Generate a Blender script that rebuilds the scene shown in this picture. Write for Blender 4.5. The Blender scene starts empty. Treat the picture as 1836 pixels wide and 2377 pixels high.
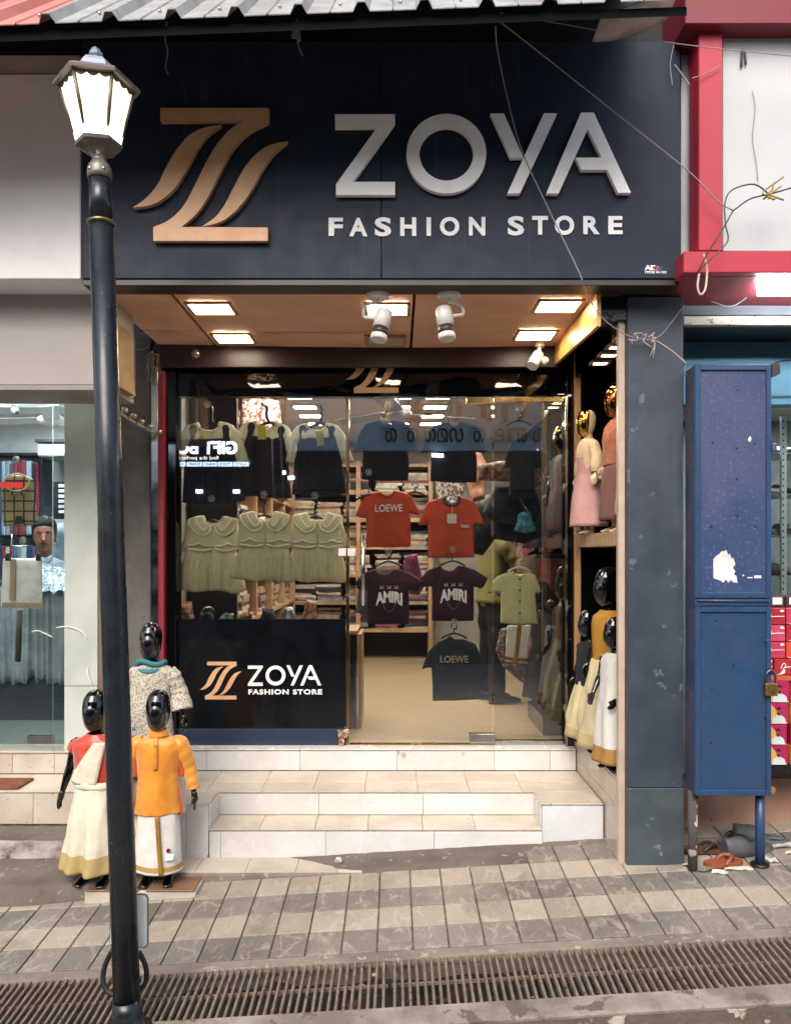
import bpy, bmesh, math, random
import numpy as np
from mathutils import Vector, Matrix, noise as mnoise
R = math.radians
random.seed(7)
S = bpy.context.scene
C = S.collection

# ------------------------------------------------------------------ camera, sky, sun, exposure
CAMZ, FK = 1.6, 1800.0
cam_d = bpy.data.cameras.new('camera'); cam = bpy.data.objects.new('camera', cam_d); C.objects.link(cam)
cam.location = (0, 0, CAMZ); cam.rotation_euler = (R(90), 0, 0)
cam_d.sensor_fit = 'VERTICAL'; cam_d.sensor_height = 24.0; cam_d.lens = 24.0*FK/2377
cam_d.shift_y = 99.5/2377; cam_d.clip_start = 0.05; cam_d.clip_end = 400
S.camera = cam
SUN_EL, SUN_AZ = 43, 194          # azimuth measured clockwise from +Y
w = bpy.data.worlds.new('World'); S.world = w; w.use_nodes = True
nt = w.node_tree; nt.nodes.clear()
sky = nt.nodes.new('ShaderNodeTexSky'); sky.sky_type = 'NISHITA'; sky.sun_disc = False
sky.sun_elevation = R(SUN_EL); sky.sun_rotation = R(SUN_AZ); sky.dust_density = 4.0; sky.air_density = 1.0; sky.ozone_density = 0.6
bg = nt.nodes.new('ShaderNodeBackground'); bg.inputs[1].default_value = 0.15
wo = nt.nodes.new('ShaderNodeOutputWorld')
nt.links.new(sky.outputs[0], bg.inputs[0]); nt.links.new(bg.outputs[0], wo.inputs[0])
sl = bpy.data.lights.new('sun', 'SUN'); sl.energy = 1.1; sl.angle = R(40); sl.color = (1.0, 0.965, 0.92)
sun = bpy.data.objects.new('sun', sl); C.objects.link(sun)
dv = Vector((math.sin(R(SUN_AZ))*math.cos(R(SUN_EL)), math.cos(R(SUN_AZ))*math.cos(R(SUN_EL)), math.sin(R(SUN_EL))))
sun.rotation_euler = dv.to_track_quat('Z', 'Y').to_euler(); sun.location = dv*30
vs = S.view_settings; vs.view_transform = 'Standard'; vs.look = 'None'; vs.gamma = 1; vs.use_curve_mapping = False
vs.exposure = 1.14

def at(px, py, d):
    "point at distance d whose measured photo position is px, py"
    return Vector(((px-918)*d/FK, d, CAMZ-(py-1288)*d/FK))
def AX(px, d): return (px-918)*d/FK
def AZ(py, d): return CAMZ-(py-1288)*d/FK
def G(x, y): return 0.06*x + 0.066*(y-4.0) - 0.01

# ------------------------------------------------------------------ materials
MATS = {}
def srgb(h):
    h = h.lstrip('#'); v = [int(h[i:i+2], 16)/255 for i in (0, 2, 4)]
    return tuple((c/12.92 if c <= 0.04045 else ((c+0.055)/1.055)**2.4) for c in v)
def M(name, col, rough=.5, metal=0., col2=None, vs=6., vmin=.42, vmax=.62, bump=0., bs=60., spec=.5, coat=0., emit=0., ecol=None,
      streak=None, rvar=0., spots=None, trans=0., aniso=None, sheen=0.):
    """procedural principled material: two noise-mixed tones, optional vertical streaks, specks and bump"""
    if name in MATS: return MATS[name]
    m = bpy.data.materials.new(name); m.use_nodes = True; MATS[name] = m
    if isinstance(col, str): col = srgb(col)
    if isinstance(col2, str): col2 = srgb(col2)
    n = m.node_tree.nodes; l = m.node_tree.links; b = n['Principled BSDF']
    b.inputs['Roughness'].default_value = rough; b.inputs['Metallic'].default_value = metal
    b.inputs['Specular IOR Level'].default_value = spec; b.inputs['Coat Weight'].default_value = coat
    b.inputs['Coat Roughness'].default_value = .05
    b.inputs['Sheen Weight'].default_value = sheen
    if trans: b.inputs['Transmission Weight'].default_value = trans
    tc = n.new('ShaderNodeTexCoord'); oi = n.new('ShaderNodeObjectInfo')
    ml = n.new('ShaderNodeMath'); ml.operation = 'MULTIPLY'; ml.inputs[1].default_value = 37.0
    l.new(oi.outputs['Random'], ml.inputs[0])
    va = n.new('ShaderNodeVectorMath'); va.operation = 'ADD'
    l.new(tc.outputs['Object'], va.inputs[0]); l.new(ml.outputs[0], va.inputs[1])
    def noise(scale, detail=6, vec=None, rough_=.6):
        t = n.new('ShaderNodeTexNoise'); t.inputs['Scale'].default_value = scale; t.inputs['Detail'].default_value = detail
        t.inputs['Roughness'].default_value = rough_
        l.new(vec or va.outputs[0], t.inputs['Vector']); return t
    def ramp(src, a, c):
        r = n.new('ShaderNodeMapRange'); r.inputs[1].default_value = a; r.inputs[2].default_value = c
        l.new(src, r.inputs[0]); return r.outputs[0]
    def mix(f, a, c):
        x = n.new('ShaderNodeMix'); x.data_type = 'RGBA'
        l.new(f, x.inputs[0])
        for sock, v in ((x.inputs[6], a), (x.inputs[7], c)):
            if isinstance(v, tuple): sock.default_value = (*v[:3], 1)
            else: l.new(v, sock)
        return x.outputs[2]
    if col2 is None: col2 = tuple(c*.86 for c in col)
    cur = mix(ramp(noise(vs).outputs['Fac'], vmin, vmax), tuple(col), tuple(col2))
    if streak:
        sc, scol, amt = streak
        mp = n.new('ShaderNodeMapping'); mp.inputs['Scale'].default_value = (sc, sc, sc*.04)
        l.new(va.outputs[0], mp.inputs[0])
        st = noise(1.0, 4, mp.outputs[0])
        f = ramp(st.outputs['Fac'], .6-.2*amt, .78)
        f2 = n.new('ShaderNodeMath'); f2.operation = 'MULTIPLY'; l.new(f, f2.inputs[0])
        l.new(ramp(noise(1.6, 3).outputs['Fac'], .4, .65), f2.inputs[1])
        cur = mix(f2.outputs[0], cur, srgb(scol) if isinstance(scol, str) else scol)
    if spots:
        sc, pcol, thr = spots
        f = ramp(noise(sc, 8).outputs['Fac'], thr, thr+.03)
        cur = mix(f, cur, srgb(pcol) if isinstance(pcol, str) else pcol)
    l.new(cur, b.inputs['Base Color'])
    if rvar:
        r = n.new('ShaderNodeMapRange'); r.inputs[1].default_value = .35; r.inputs[2].default_value = .7
        r.inputs[3].default_value = max(.0, rough-rvar); r.inputs[4].default_value = min(1, rough+rvar)
        l.new(noise(9).outputs['Fac'], r.inputs[0]); l.new(r.outputs[0], b.inputs['Roughness'])
    if bump:
        bp = n.new('ShaderNodeBump'); bp.inputs['Strength'].default_value = bump; bp.inputs['Distance'].default_value = .01
        l.new(noise(bs, 4).outputs['Fac'], bp.inputs['Height']); l.new(bp.outputs[0], b.inputs['Normal'])
    if emit:
        b.inputs['Emission Strength'].default_value = emit
        b.inputs['Emission Color'].default_value = (*(ecol or col), 1)
    return m

def glass(name, tint=(1, 1, 1), refl=1.0, wavy=0.0, ior=1.55, base=.04):
    m = bpy.data.materials.new(name); m.use_nodes = True; n = m.node_tree.nodes; l = m.node_tree.links; n.clear()
    o = n.new('ShaderNodeOutputMaterial'); t = n.new('ShaderNodeBsdfTransparent'); g = n.new('ShaderNodeBsdfGlossy')
    t.inputs[0].default_value = (*tint, 1); g.inputs['Roughness'].default_value = 0.0
    fr = n.new('ShaderNodeFresnel'); fr.inputs[0].default_value = ior
    ad = n.new('ShaderNodeMath'); ad.operation = 'MULTIPLY_ADD'; ad.inputs[1].default_value = refl; ad.inputs[2].default_value = base
    l.new(fr.outputs[0], ad.inputs[0])
    mx = n.new('ShaderNodeMixShader'); l.new(ad.outputs[0], mx.inputs[0]); l.new(t.outputs[0], mx.inputs[1]); l.new(g.outputs[0], mx.inputs[2])
    l.new(mx.outputs[0], o.inputs[0])
    if wavy:
        tc = n.new('ShaderNodeTexCoord'); nz = n.new('ShaderNodeTexNoise'); nz.inputs['Scale'].default_value = 1.7; nz.inputs['Detail'].default_value = 1
        bp = n.new('ShaderNodeBump'); bp.inputs['Strength'].default_value = wavy; bp.inputs['Distance'].default_value = .02
        l.new(tc.outputs['Object'], nz.inputs[0]); l.new(nz.outputs[0], bp.inputs['Height']); l.new(bp.outputs[0], g.inputs['Normal']); l.new(bp.outputs[0], fr.inputs['Normal'])
    MATS[name] = m
    return m

def tile_mat(name, base, base2, vein, vein_amt, scale=9., rough=.55):
    m = bpy.data.materials.new(name); m.use_nodes = True; n = m.node_tree.nodes; l = m.node_tree.links; b = n['Principled BSDF']
    geo = n.new('ShaderNodeNewGeometry')
    oi = n.new('ShaderNodeObjectInfo')
    ml = n.new('ShaderNodeMath'); ml.operation = 'MULTIPLY'; ml.inputs[1].default_value = 9.0; l.new(oi.outputs['Random'], ml.inputs[0])
    va = n.new('ShaderNodeVectorMath'); va.operation = 'ADD'; l.new(geo.outputs['Position'], va.inputs[0]); l.new(ml.outputs[0], va.inputs[1])
    def noise(s, d=4):
        t = n.new('ShaderNodeTexNoise'); t.inputs['Scale'].default_value = s; t.inputs['Detail'].default_value = d; return t
    def rng(src, a, c, lo=0, hi=1):
        r = n.new('ShaderNodeMapRange'); r.inputs[1].default_value = a; r.inputs[2].default_value = c; r.inputs[3].default_value = lo; r.inputs[4].default_value = hi
        l.new(src, r.inputs[0]); return r.outputs[0]
    mp = n.new('ShaderNodeMapping'); mp.inputs['Scale'].default_value = (1.0, .55, 1); mp.inputs['Rotation'].default_value = (0, 0, .8); l.new(va.outputs[0], mp.inputs[0])
    wn = noise(8, 3); l.new(mp.outputs[0], wn.inputs[0])
    wm = n.new('ShaderNodeVectorMath'); wm.operation = 'SCALE'; wm.inputs[3].default_value = .12; l.new(wn.outputs['Color'], wm.inputs[0])
    w2 = n.new('ShaderNodeVectorMath'); w2.operation = 'ADD'; l.new(mp.outputs[0], w2.inputs[0]); l.new(wm.outputs[0], w2.inputs[1])
    vo = n.new('ShaderNodeTexVoronoi'); vo.feature = 'DISTANCE_TO_EDGE'; vo.inputs['Scale'].default_value = scale; l.new(w2.outputs[0], vo.inputs['Vector'])
    line = rng(vo.outputs['Distance'], .0, .075, 1, 0)
    vo2 = n.new('ShaderNodeTexVoronoi'); vo2.feature = 'DISTANCE_TO_EDGE'; vo2.inputs['Scale'].default_value = scale*2.3; l.new(w2.outputs[0], vo2.inputs['Vector'])
    line2 = rng(vo2.outputs['Distance'], .0, .09, .55, 0)
    mxl = n.new('ShaderNodeMath'); mxl.operation = 'MAXIMUM'; l.new(line, mxl.inputs[0]); l.new(line2, mxl.inputs[1])
    nb = noise(14, 3); l.new(va.outputs[0], nb.inputs[0])
    brk = rng(nb.outputs['Fac'], .42, .6)
    lm = n.new('ShaderNodeMath'); lm.operation = 'MULTIPLY'; l.new(mxl.outputs[0], lm.inputs[0]); l.new(brk, lm.inputs[1])
    lm2 = n.new('ShaderNodeMath'); lm2.operation = 'MULTIPLY'; lm2.inputs[1].default_value = vein_amt; l.new(lm.outputs[0], lm2.inputs[0])
    nd = noise(2.2, 7); l.new(geo.outputs['Position'], nd.inputs[0])
    def mix(f, a, c):
        x = n.new('ShaderNodeMix'); x.data_type = 'RGBA'; l.new(f, x.inputs[0])
        for s_, v in ((x.inputs[6], a), (x.inputs[7], c)):
            if isinstance(v, tuple): s_.default_value = (*v, 1)
            else: l.new(v, s_)
        return x.outputs[2]
    c0_ = mix(rng(nd.outputs['Fac'], .38, .66), srgb(base), srgb(base2))
    ns = noise(5.5, 8); l.new(geo.outputs['Position'], ns.inputs[0])
    c0 = mix(rng(ns.outputs['Fac'], .55, .72, 0, .55), c0_, tuple(c*.45 for c in srgb(base)))
    hv = n.new('ShaderNodeHueSaturation'); l.new(c0, hv.inputs['Color']); l.new(rng(oi.outputs['Random'], 0, 1, .78, 1.12), hv.inputs['Value'])
    nf = noise(90, 4); l.new(va.outputs[0], nf.inputs[0])
    c0b = mix(rng(nf.outputs['Fac'], .45, .75, 0, .35), hv.outputs[0], tuple(c*.6 for c in srgb(base)))
    c1 = mix(lm2.outputs[0], c0b, srgb(vein))
    l.new(c1, b.inputs['Base Color']); b.inputs['Roughness'].default_value = rough
    bp = n.new('ShaderNodeBump'); bp.inputs['Strength'].default_value = .35; bp.inputs['Distance'].default_value = .004
    l.new(lm.outputs[0], bp.inputs['Height']); l.new(bp.outputs[0], b.inputs['Normal'])
    MATS[name] = m; return m

# ------------------------------------------------------------------ objects
ORG = {}
def tag(o, label=None, cat=None, group=None, kind=None):
    if label: o['label'] = label
    if cat: o['category'] = cat
    if group: o['group'] = group
    if kind: o['kind'] = kind
    return o
def thing(name, label, cat, loc=(0, 0, 0), group=None, rot=None):
    o = bpy.data.objects.new(name, None); C.objects.link(o); o.empty_display_size = .1
    o.location = loc
    if rot: o.rotation_euler = rot
    ORG[o.name] = Vector(loc)
    return tag(o, label, cat, group)
def copy_tree(o, loc=None, label=None, group=None, parent=None, rot=None, scale=None):
    c = o.copy(); C.objects.link(c); c.parent = parent
    if loc is not None: c.location = loc
    if rot is not None: c.rotation_euler = rot
    if scale is not None: c.scale = scale
    if label: c['label'] = label
    if group: c['group'] = group
    for ch in list(o.children): copy_tree(ch, parent=c)
    ORG[c.name] = Vector(c.location)
    return c
KIDS = {}

class MB:
    def __init__(s): s.v = []; s.f = []; s.mi = []; s.sm = []; s.m = 0; s.smooth = False
    def add(s, vs_, fs, smooth=None):
        b = len(s.v); s.v += [tuple(p) for p in vs_]
        for f in fs:
            s.f.append([i+b for i in f]); s.mi.append(s.m); s.sm.append(s.smooth if smooth is None else smooth)
        return s
    def box(s, x0, x1, y0, y1, z0, z1):
        if x0 > x1: x0, x1 = x1, x0
        if y0 > y1: y0, y1 = y1, y0
        if z0 > z1: z0, z1 = z1, z0
        v = [(x, y, z) for z in (z0, z1) for y in (y0, y1) for x in (x0, x1)]
        return s.add(v, [(0, 2, 3, 1), (4, 5, 7, 6), (0, 1, 5, 4), (2, 6, 7, 3), (0, 4, 6, 2), (1, 3, 7, 5)], False)
    def obox(s, c, ax, ay, az):
        "box from centre and three half-axis vectors"
        c = Vector(c); ax, ay, az = Vector(ax), Vector(ay), Vector(az)
        v = [c+ax*i+ay*j+az*k for k in (-1, 1) for j in (-1, 1) for i in (-1, 1)]
        return s.add(v, [(0, 2, 3, 1), (4, 5, 7, 6), (0, 1, 5, 4), (2, 6, 7, 3), (0, 4, 6, 2), (1, 3, 7, 5)], False)
    def loft(s, rings, closed=True, cap0=True, cap1=True, smooth=True):
        n = len(rings[0]); v = [p for r in rings for p in r]; f = []
        for i in range(len(rings)-1):
            for j in range(n if closed else n-1):
                k = (j+1) % n
                f.append((i*n+j, i*n+k, (i+1)*n+k, (i+1)*n+j))
        b = len(s.v); s.add(v, f, smooth)
        if cap0: s.f.append([b+j for j in range(n-1, -1, -1)]); s.mi.append(s.m); s.sm.append(False)
        if cap1: s.f.append([b+(len(rings)-1)*n+j for j in range(n)]); s.mi.append(s.m); s.sm.append(False)
        return s
    def tube(s, path, r, n=8, cap=True, smooth=True):
        path = [Vector(p) for p in path]; rr = r if isinstance(r, (list, tuple)) else [r]*len(path)
        up = Vector((0, 0, 1)); rings = []
        t0 = (path[1]-path[0]).normalized()
        a = t0.cross(up)
        if a.length < .05: a = t0.cross(Vector((1, 0, 0)))
        a.normalize()
        for i, p in enumerate(path):
            t = (path[min(i+1, len(path)-1)]-path[max(i-1, 0)]).normalized()
            a = (a - t*a.dot(t)); a.normalize(); b_ = t.cross(a)
            rings.append([p+(a*math.cos(2*math.pi*k/n)+b_*math.sin(2*math.pi*k/n))*rr[i] for k in range(n)])
        return s.loft(rings, True, cap, cap, smooth)
    def lathe(s, prof, c=(0, 0, 0), n=20, axis=2, smooth=True, sx=1, sy=1, ph=0):
        rings = []
        for r, z in prof:
            ring = []
            for k in range(n):
                a = 2*math.pi*k/n+ph; p = [r*math.cos(a)*sx, r*math.sin(a)*sy, z]
                if axis == 1: p = [p[0], z, -p[1]]
                if axis == 0: p = [z, p[0], p[1]]
                ring.append((p[0]+c[0], p[1]+c[1], p[2]+c[2]))
            rings.append(ring)
        return s.loft(rings, True, True, True, smooth)
    def ball(s, c, r, n=12, sx=1, sy=1, sz=1):
        prof = [(r*math.sin(math.pi*i/n)+1e-5, -r*math.cos(math.pi*i/n)*sz) for i in range(n+1)]
        return s.lathe(prof, c, n*2, sx=sx, sy=sy)
    def prism(s, pts, y0, y1, smooth=False):
        "extrude outline (x,z) from y0 (front) to y1; outline given as list of (x,z)"
        ar = sum(pts[i][0]*pts[(i+1) % len(pts)][1]-pts[(i+1) % len(pts)][0]*pts[i][1] for i in range(len(pts)))
        if ar < 0: pts = pts[::-1]
        n = len(pts)
        v = [(x, y0, z) for x, z in pts]+[(x, y1, z) for x, z in pts]
        f = [tuple(range(n)), tuple(range(2*n-1, n-1, -1))]+[(i, i+n, (i+1) % n+n, (i+1) % n) for i in range(n)]
        return s.add(v, f, smooth)
    def mesh(s, name, mats, off=Vector((0, 0, 0)), bevel=0., seg=1):
        me = bpy.data.meshes.new(name)
        me.from_pydata([(x-off[0], y-off[1], z-off[2]) for x, y, z in s.v], [], s.f)
        for i, p in enumerate(me.polygons): p.material_index = s.mi[i]; p.use_smooth = s.sm[i]
        for m in mats: me.materials.append(m)
        bm = bmesh.new(); bm.from_mesh(me)
        ng = [f for f in bm.faces if len(f.verts) > 8]
        if ng: bmesh.ops.triangulate(bm, faces=ng)
        if bevel:
            ed = [e for e in bm.edges if len(e.link_faces) == 2 and e.calc_face_angle(0) > .5]
            bmesh.ops.bevel(bm, geom=ed, offset=bevel, segments=seg, affect='EDGES', profile=.5, clamp_overlap=True)
        bmesh.ops.recalc_face_normals(bm, faces=bm.faces)
        bm.to_mesh(me); bm.free(); me.update()
        return me
    def obj(s, name, mats, parent=None, label=None, cat=None, group=None, kind=None, local=False, bevel=0., seg=1, org=None):
        if not isinstance(mats, (list, tuple)): mats = [mats]
        if parent is not None: off = Vector((0, 0, 0)) if local else ORG[parent.name]
        elif kind == 'structure': off = Vector((0, 0, 0))
        else:
            if org is None:
                a = np.array(s.v); lo, hi = a.min(0), a.max(0); org = ((lo[0]+hi[0])/2, (lo[1]+hi[1])/2, lo[2])
            off = Vector(org)
        me = s.mesh(name, mats, off, bevel, seg)
        o = bpy.data.objects.new(name, me); C.objects.link(o)
        if parent is None: o.location = off; ORG[o.name] = off
        else:
            o.parent = parent; ORG[o.name] = off; KIDS.setdefault(parent.name, []).append(o)
            if parent.type == 'MESH' and not local: pass
        return tag(o, label, cat, group, kind)
def linked(src, name, parent, loc=(0, 0, 0), rot=None, scale=None):
    "another object sharing src's mesh"
    o = bpy.data.objects.new(name, src.data if hasattr(src, 'data') and not isinstance(src, bpy.types.Mesh) else src)
    C.objects.link(o); o.parent = parent; o.location = loc
    if rot: o.rotation_euler = rot
    if scale: o.scale = scale
    if parent: KIDS.setdefault(parent.name, []).append(o)
    return o

def spline(pts, n=6, closed=False):
    "Catmull-Rom through pts"
    P = [np.array(p, float) for p in pts]; out = []
    N = len(P)
    for i in range(N if closed else N-1):
        p0, p1, p2, p3 = (P[(i-1) % N] if closed or i > 0 else P[0]), P[i], P[(i+1) % N], (P[(i+2) % N] if closed or i+2 < N else P[-1])
        for k in range(n):
            t = k/n
            out.append(tuple(.5*((2*p1)+(-p0+p2)*t+(2*p0-5*p1+4*p2-p3)*t*t+(-p0+3*p1-3*p2+p3)*t**3)))
    if not closed: out.append(tuple(P[-1]))
    return out

def text_bits(s_, bold=0., depth=0., mono=False, spacing=1.):
    cu = bpy.data.curves.new('t', 'FONT'); cu.body = s_; cu.offset = bold; cu.extrude = depth; cu.space_character = spacing; cu.resolution_u = 4
    o = bpy.data.objects.new('t', cu); C.objects.link(o)
    dg = bpy.context.evaluated_depsgraph_get()
    me = bpy.data.meshes.new_from_object(o.evaluated_get(dg))
    vs_ = [tuple(v.co) for v in me.vertices]; fs = [tuple(p.vertices) for p in me.polygons]
    bpy.data.objects.remove(o); bpy.data.curves.remove(cu); bpy.data.meshes.remove(me)
    return vs_, fs
def text_mb(mb, s_, x0, x1, z0, z1, y, depth=.001, bold=0., mirror=False, spacing=1., warp=None):
    "lettering standing in the XZ plane at y, facing -Y, fitted to the given box"
    vs_, fs = text_bits(s_, bold, .5, spacing=spacing)
    a = np.array(vs_); lo, hi = a.min(0), a.max(0)
    out = []
    for p in vs_:
        u = (p[0]-lo[0])/(hi[0]-lo[0]); t = (p[1]-lo[1])/(hi[1]-lo[1])
        zz = z0+t*(z1-z0)
        if warp: zz += warp(u, t)
        if mirror: u = 1-u
        out.append((x0+u*(x1-x0), y-(p[2]+.5)*depth, zz))
    mb.add(out, fs, False)
    return mb

def inside(poly, X, Y):
    r = np.zeros(X.shape, bool); n = len(poly)
    for i in range(n):
        x1, y1 = poly[i]; x2, y2 = poly[(i+1) % n]
        if y1 == y2: continue
        c = ((y1 > Y) != (y2 > Y)) & (X < (x2-x1)*(Y-y1)/(y2-y1)+x1)
        r ^= c
    return r
def edge_dist(poly, X, Y):
    best = np.full(X.shape, 1e9); bx = np.zeros(X.shape); by = np.zeros(X.shape); n = len(poly)
    for i in range(n):
        x1, y1 = poly[i]; x2, y2 = poly[(i+1) % n]; dx, dy = x2-x1, y2-y1; L = dx*dx+dy*dy+1e-12
        t = np.clip(((X-x1)*dx+(Y-y1)*dy)/L, 0, 1); qx, qy = x1+t*dx, y1+t*dy
        d = np.hypot(X-qx, Y-qy); m = d < best; best[m] = d[m]; bx[m] = qx[m]; by[m] = qy[m]
    return best, bx, by
def cloth(mb, poly, y, thick=.02, cell=.010, fold=None, back=.006, soft=.02):
    "a filled, softly padded piece of cloth with the outline poly (x,z), facing -Y at depth y"
    xs = [p[0] for p in poly]; zs = [p[1] for p in poly]
    gx = np.arange(min(xs)-cell, max(xs)+2*cell, cell); gz = np.arange(min(zs)-cell, max(zs)+2*cell, cell)
    CX, CZ = np.meshgrid((gx[:-1]+gx[1:])/2, (gz[:-1]+gz[1:])/2, indexing='ij')
    ins = inside(poly, CX, CZ)
    GX, GZ = np.meshgrid(gx, gz, indexing='ij')
    cnt = np.zeros(GX.shape, int)
    cnt[:-1, :-1] += ins; cnt[1:, :-1] += ins; cnt[:-1, 1:] += ins; cnt[1:, 1:] += ins
    D, QX, QZ = edge_dist(poly, GX, GZ)
    bd = (cnt > 0) & (cnt < 4)
    PX = np.where(bd, QX, GX); PZ = np.where(bd, QZ, GZ); D = np.where(bd, 0, D)
    base = len(mb.v); idf = -np.ones(GX.shape, int); idb = idf.copy(); vv = []
    for i, j in zip(*np.nonzero(cnt)):
        x, z, d = PX[i, j], PZ[i, j], D[i, j]
        k = 1-math.exp(-d/soft)
        fo = fold(x, z) if fold else 0.
        idf[i, j] = len(vv); vv.append((x, y-thick*k-fo*(.35+.65*k), z))
        if bd[i, j]: idb[i, j] = idf[i, j]
        else: idb[i, j] = len(vv); vv.append((x, y+back*k, z))
    ff = []
    for i, j in zip(*np.nonzero(ins)):
        ff.append((idf[i, j], idf[i+1, j], idf[i+1, j+1], idf[i, j+1]))
        ff.append((idb[i, j], idb[i, j+1], idb[i+1, j+1], idb[i+1, j]))
    mb.add(vv, [f for f in ff if len(set(f)) == 4], True)
    return mb
def pxpoly(pts, d): return [(AX(x, d), AZ(y, d)) for x, y in pts]
def folds(seed, amp=.008, fx=28, lo=None, tilt=.0):
    def f(x, z):
        n1 = mnoise.noise(Vector((x*fx+z*tilt*fx, z*2.2, seed*7.3)))
        n2 = mnoise.noise(Vector((x*9+3, z*8, seed*3.1)))
        a = amp
        if lo is not None: a = amp*min(1, max(.1, (lo[0]-z)/(lo[0]-lo[1])))
        return a*(n1*.9+n2*.5)
    return f
# ================================================================== MATERIALS
navy = M('navy_panel', '#1f2838', .5, col2='#242d3d', vs=3, streak=(34, '#39424d', .12), spec=.2, rvar=.06)
navy_dk = M('navy_edge', '#15181d', .4)
bronze = M('bronze_letter', '#c69c78', .45, .1, col2='#bd916b', vs=8)
whitelet = M('white_letter', '#f6f3ee', .45, col2='#e6e1da', vs=5, vmin=.5, vmax=.75)
whitelet2 = M('white_print', '#e6e6e4', .5)
wood_soffit = M('soffit_board', '#d3a587', .55, col2='#c59778', vs=3, spots=(30, '#5d3322', .72))
soffit_gap = M('soffit_groove', '#1d0f08', .7)
black_gl = M('black_gloss', '#08080a', .06, spec=.5, rvar=.0)
black_gl2 = M('black_glass_sheet', '#07070a', .03, bump=.12, bs=3.0)
black_mat = M('black_paint', '#0d0e10', .45)
rubber = M('black_rubber', '#141414', .6)
maroon = M('dark_red_board', '#2c1216', .45)
redstrip = M('red_board', '#7d1c2c', .5)
chrome = M('steel', '#b9b9b6', .18, 1.0, rvar=.08)
brass = M('brass_strip', '#b89a6c', .22, 1.0, rvar=.1)
goldpaint = M('gold_board', '#c79c58', .4, .25, rvar=.08, vs=3, col2='#b5873f')
marble_w = M('white_tile', '#cbc9c6', .25, col2='#c0bdb8', vs=2.2, rvar=.1, spots=(11, '#a39a8c', .68))
marble_b = M('block_tile', '#c3c7ca', .28, col2='#bbbfc2', vs=2, rvar=.08, spots=(16, '#9d9484', .74))
beige_t = M('beige_tile', '#b9b0a4', .32, col2='#aa9f90', vs=4, spots=(34, '#85776a', .64))
beige_wall = M('beige_wall_tile', '#b7a697', .16, col2='#a99888', vs=3, rvar=.05)
green_m = M('pale_marble', '#b5bbb3', .2, col2='#a7aea6', vs=2.5, rvar=.08)
grime = M('grime', '#4a4038', .9)
cement = M('cement', '#7b7168', .9, col2='#675e56', vs=5, bump=.5, bs=45, spots=(22, '#968b7f', .6))
cement_dk = M('dark_cement', '#655b53', .92, col2='#544b45', vs=4, bump=.6, bs=50, spots=(18, '#857b70', .62))
whitewash = M('peeling_whitewash', '#a6a29f', .9, col2='#7b7069', vs=9, bump=.8, bs=30, spots=(7, '#55493f', .58))
kerb_m = M('worn_kerb', '#8b847a', .92, col2='#6c6459', vs=5, bump=.6, bs=60, spots=(9, '#5b5248', .56))
kerb_face = M('kerb_face', '#5f564c', .95, col2='#4c443b', vs=6, bump=.8, bs=40, spots=(6, '#a79f92', .56))
road_m = M('road_surface', '#8a8278', .95, col2='#79716a', vs=4, bump=.7, bs=90, spots=(12, '#a9a298', .6))
asphalt = M('asphalt', '#4b4946', .9, col2='#3e3c3a', vs=2, bump=.5, bs=120)
grout = M('grout_bed', '#4c4239', .95, col2='#726a60', vs=20, bump=.4, bs=90)
drain_m = M('drain_mud', '#231d18', .95, col2='#3a3028', vs=14, bump=1.0, bs=30, spots=(16, '#5b4d40', .6))
rust = M('rusty_bar', '#695b4f', .75, .2, col2='#7c6f63', vs=25, vmin=.4, vmax=.6, bump=.3, bs=80, spots=(40, '#3c2c22', .62))
zinc = M('zinc_sheet', '#a2a3a2', .5, .15, col2='#8b8a87', vs=5, streak=(40, '#6f6c68', .6), spots=(18, '#77706a', .66))
zinc_red = M('faded_red_sheet', '#b0736b', .6, .0, col2='#a5655c', vs=3)
dark_under = M('eave_shade', '#060607', .8, spec=.1)  # near black to paint the shade under the roof edge onto the purlin
plaster_w = M('white_plaster', '#e6e5e4', .75, col2='#dbd9d7', vs=2, spots=(14, '#7f7972', .73))
greige = M('shutter_box_paint', '#9f9893', .6, col2='#98918c', vs=1.2, spots=(22, '#6f6761', .76))
greywall = M('grey_plaster', '#5b5856', .75, col2='#4c4947', vs=4, bump=.2, bs=60, spots=(30, '#3d3a38', .66))
pier_m = M('slate_pillar', '#2c3541', .5, col2='#363f4a', vs=3.5, streak=(20, '#222a33', .5), spots=(11, '#525b64', .64), rvar=.1, bump=.15, bs=80)
film = M('creased_film', '#0c0d10', .25, bump=.9, bs=9)
redframe = M('red_frame', '#a42638', .4, col2='#9b2234', vs=2, rvar=.05)
redframe_s = M('red_soffit', '#8e2632', .5)
pinkwall = M('pink_marble', '#a07e6d', .4, col2='#93705f', vs=5, spots=(18, '#7a5a4a', .66))
blue_wall = M('blue_wall', '#35667c', .6, col2='#305f75', vs=1.5)
grey_beam = M('grey_beam', '#5b6068', .7, col2='#50555c', vs=3)
ledge_c = M('stained_ledge', '#a19a8c', .8, col2='#8f887b', vs=6, spots=(24, '#3f3a33', .61))
cab_blue = M('blue_enamel', '#203d60', .45, .0, col2='#273a57', vs=3, spots=(75, '#324c70', .66), rvar=.12, bump=.08, bs=40)
cab_dark = M('blue_enamel_worn', '#2f3a55', .45, col2='#4a4554', vs=6, spots=(30, '#6f6a78', .64))
pole_m = M('pole_paint', '#1b2024', .30, .2, col2='#22282d', vs=12, streak=(50, '#565c62', .1), spots=(80, '#8d9295', .69), rvar=.08)
lamp_m = M('lamp_paint', '#6d675e', .4, .3, col2='#57524b', vs=9)
lamp_gl = M('lit_lamp_glass', '#fff1d8', .3, emit=.95, ecol=(1.0, .82, .52))
lampcap = M('lamp_cap_paint', '#8c93a0', .45, .2)
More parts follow.
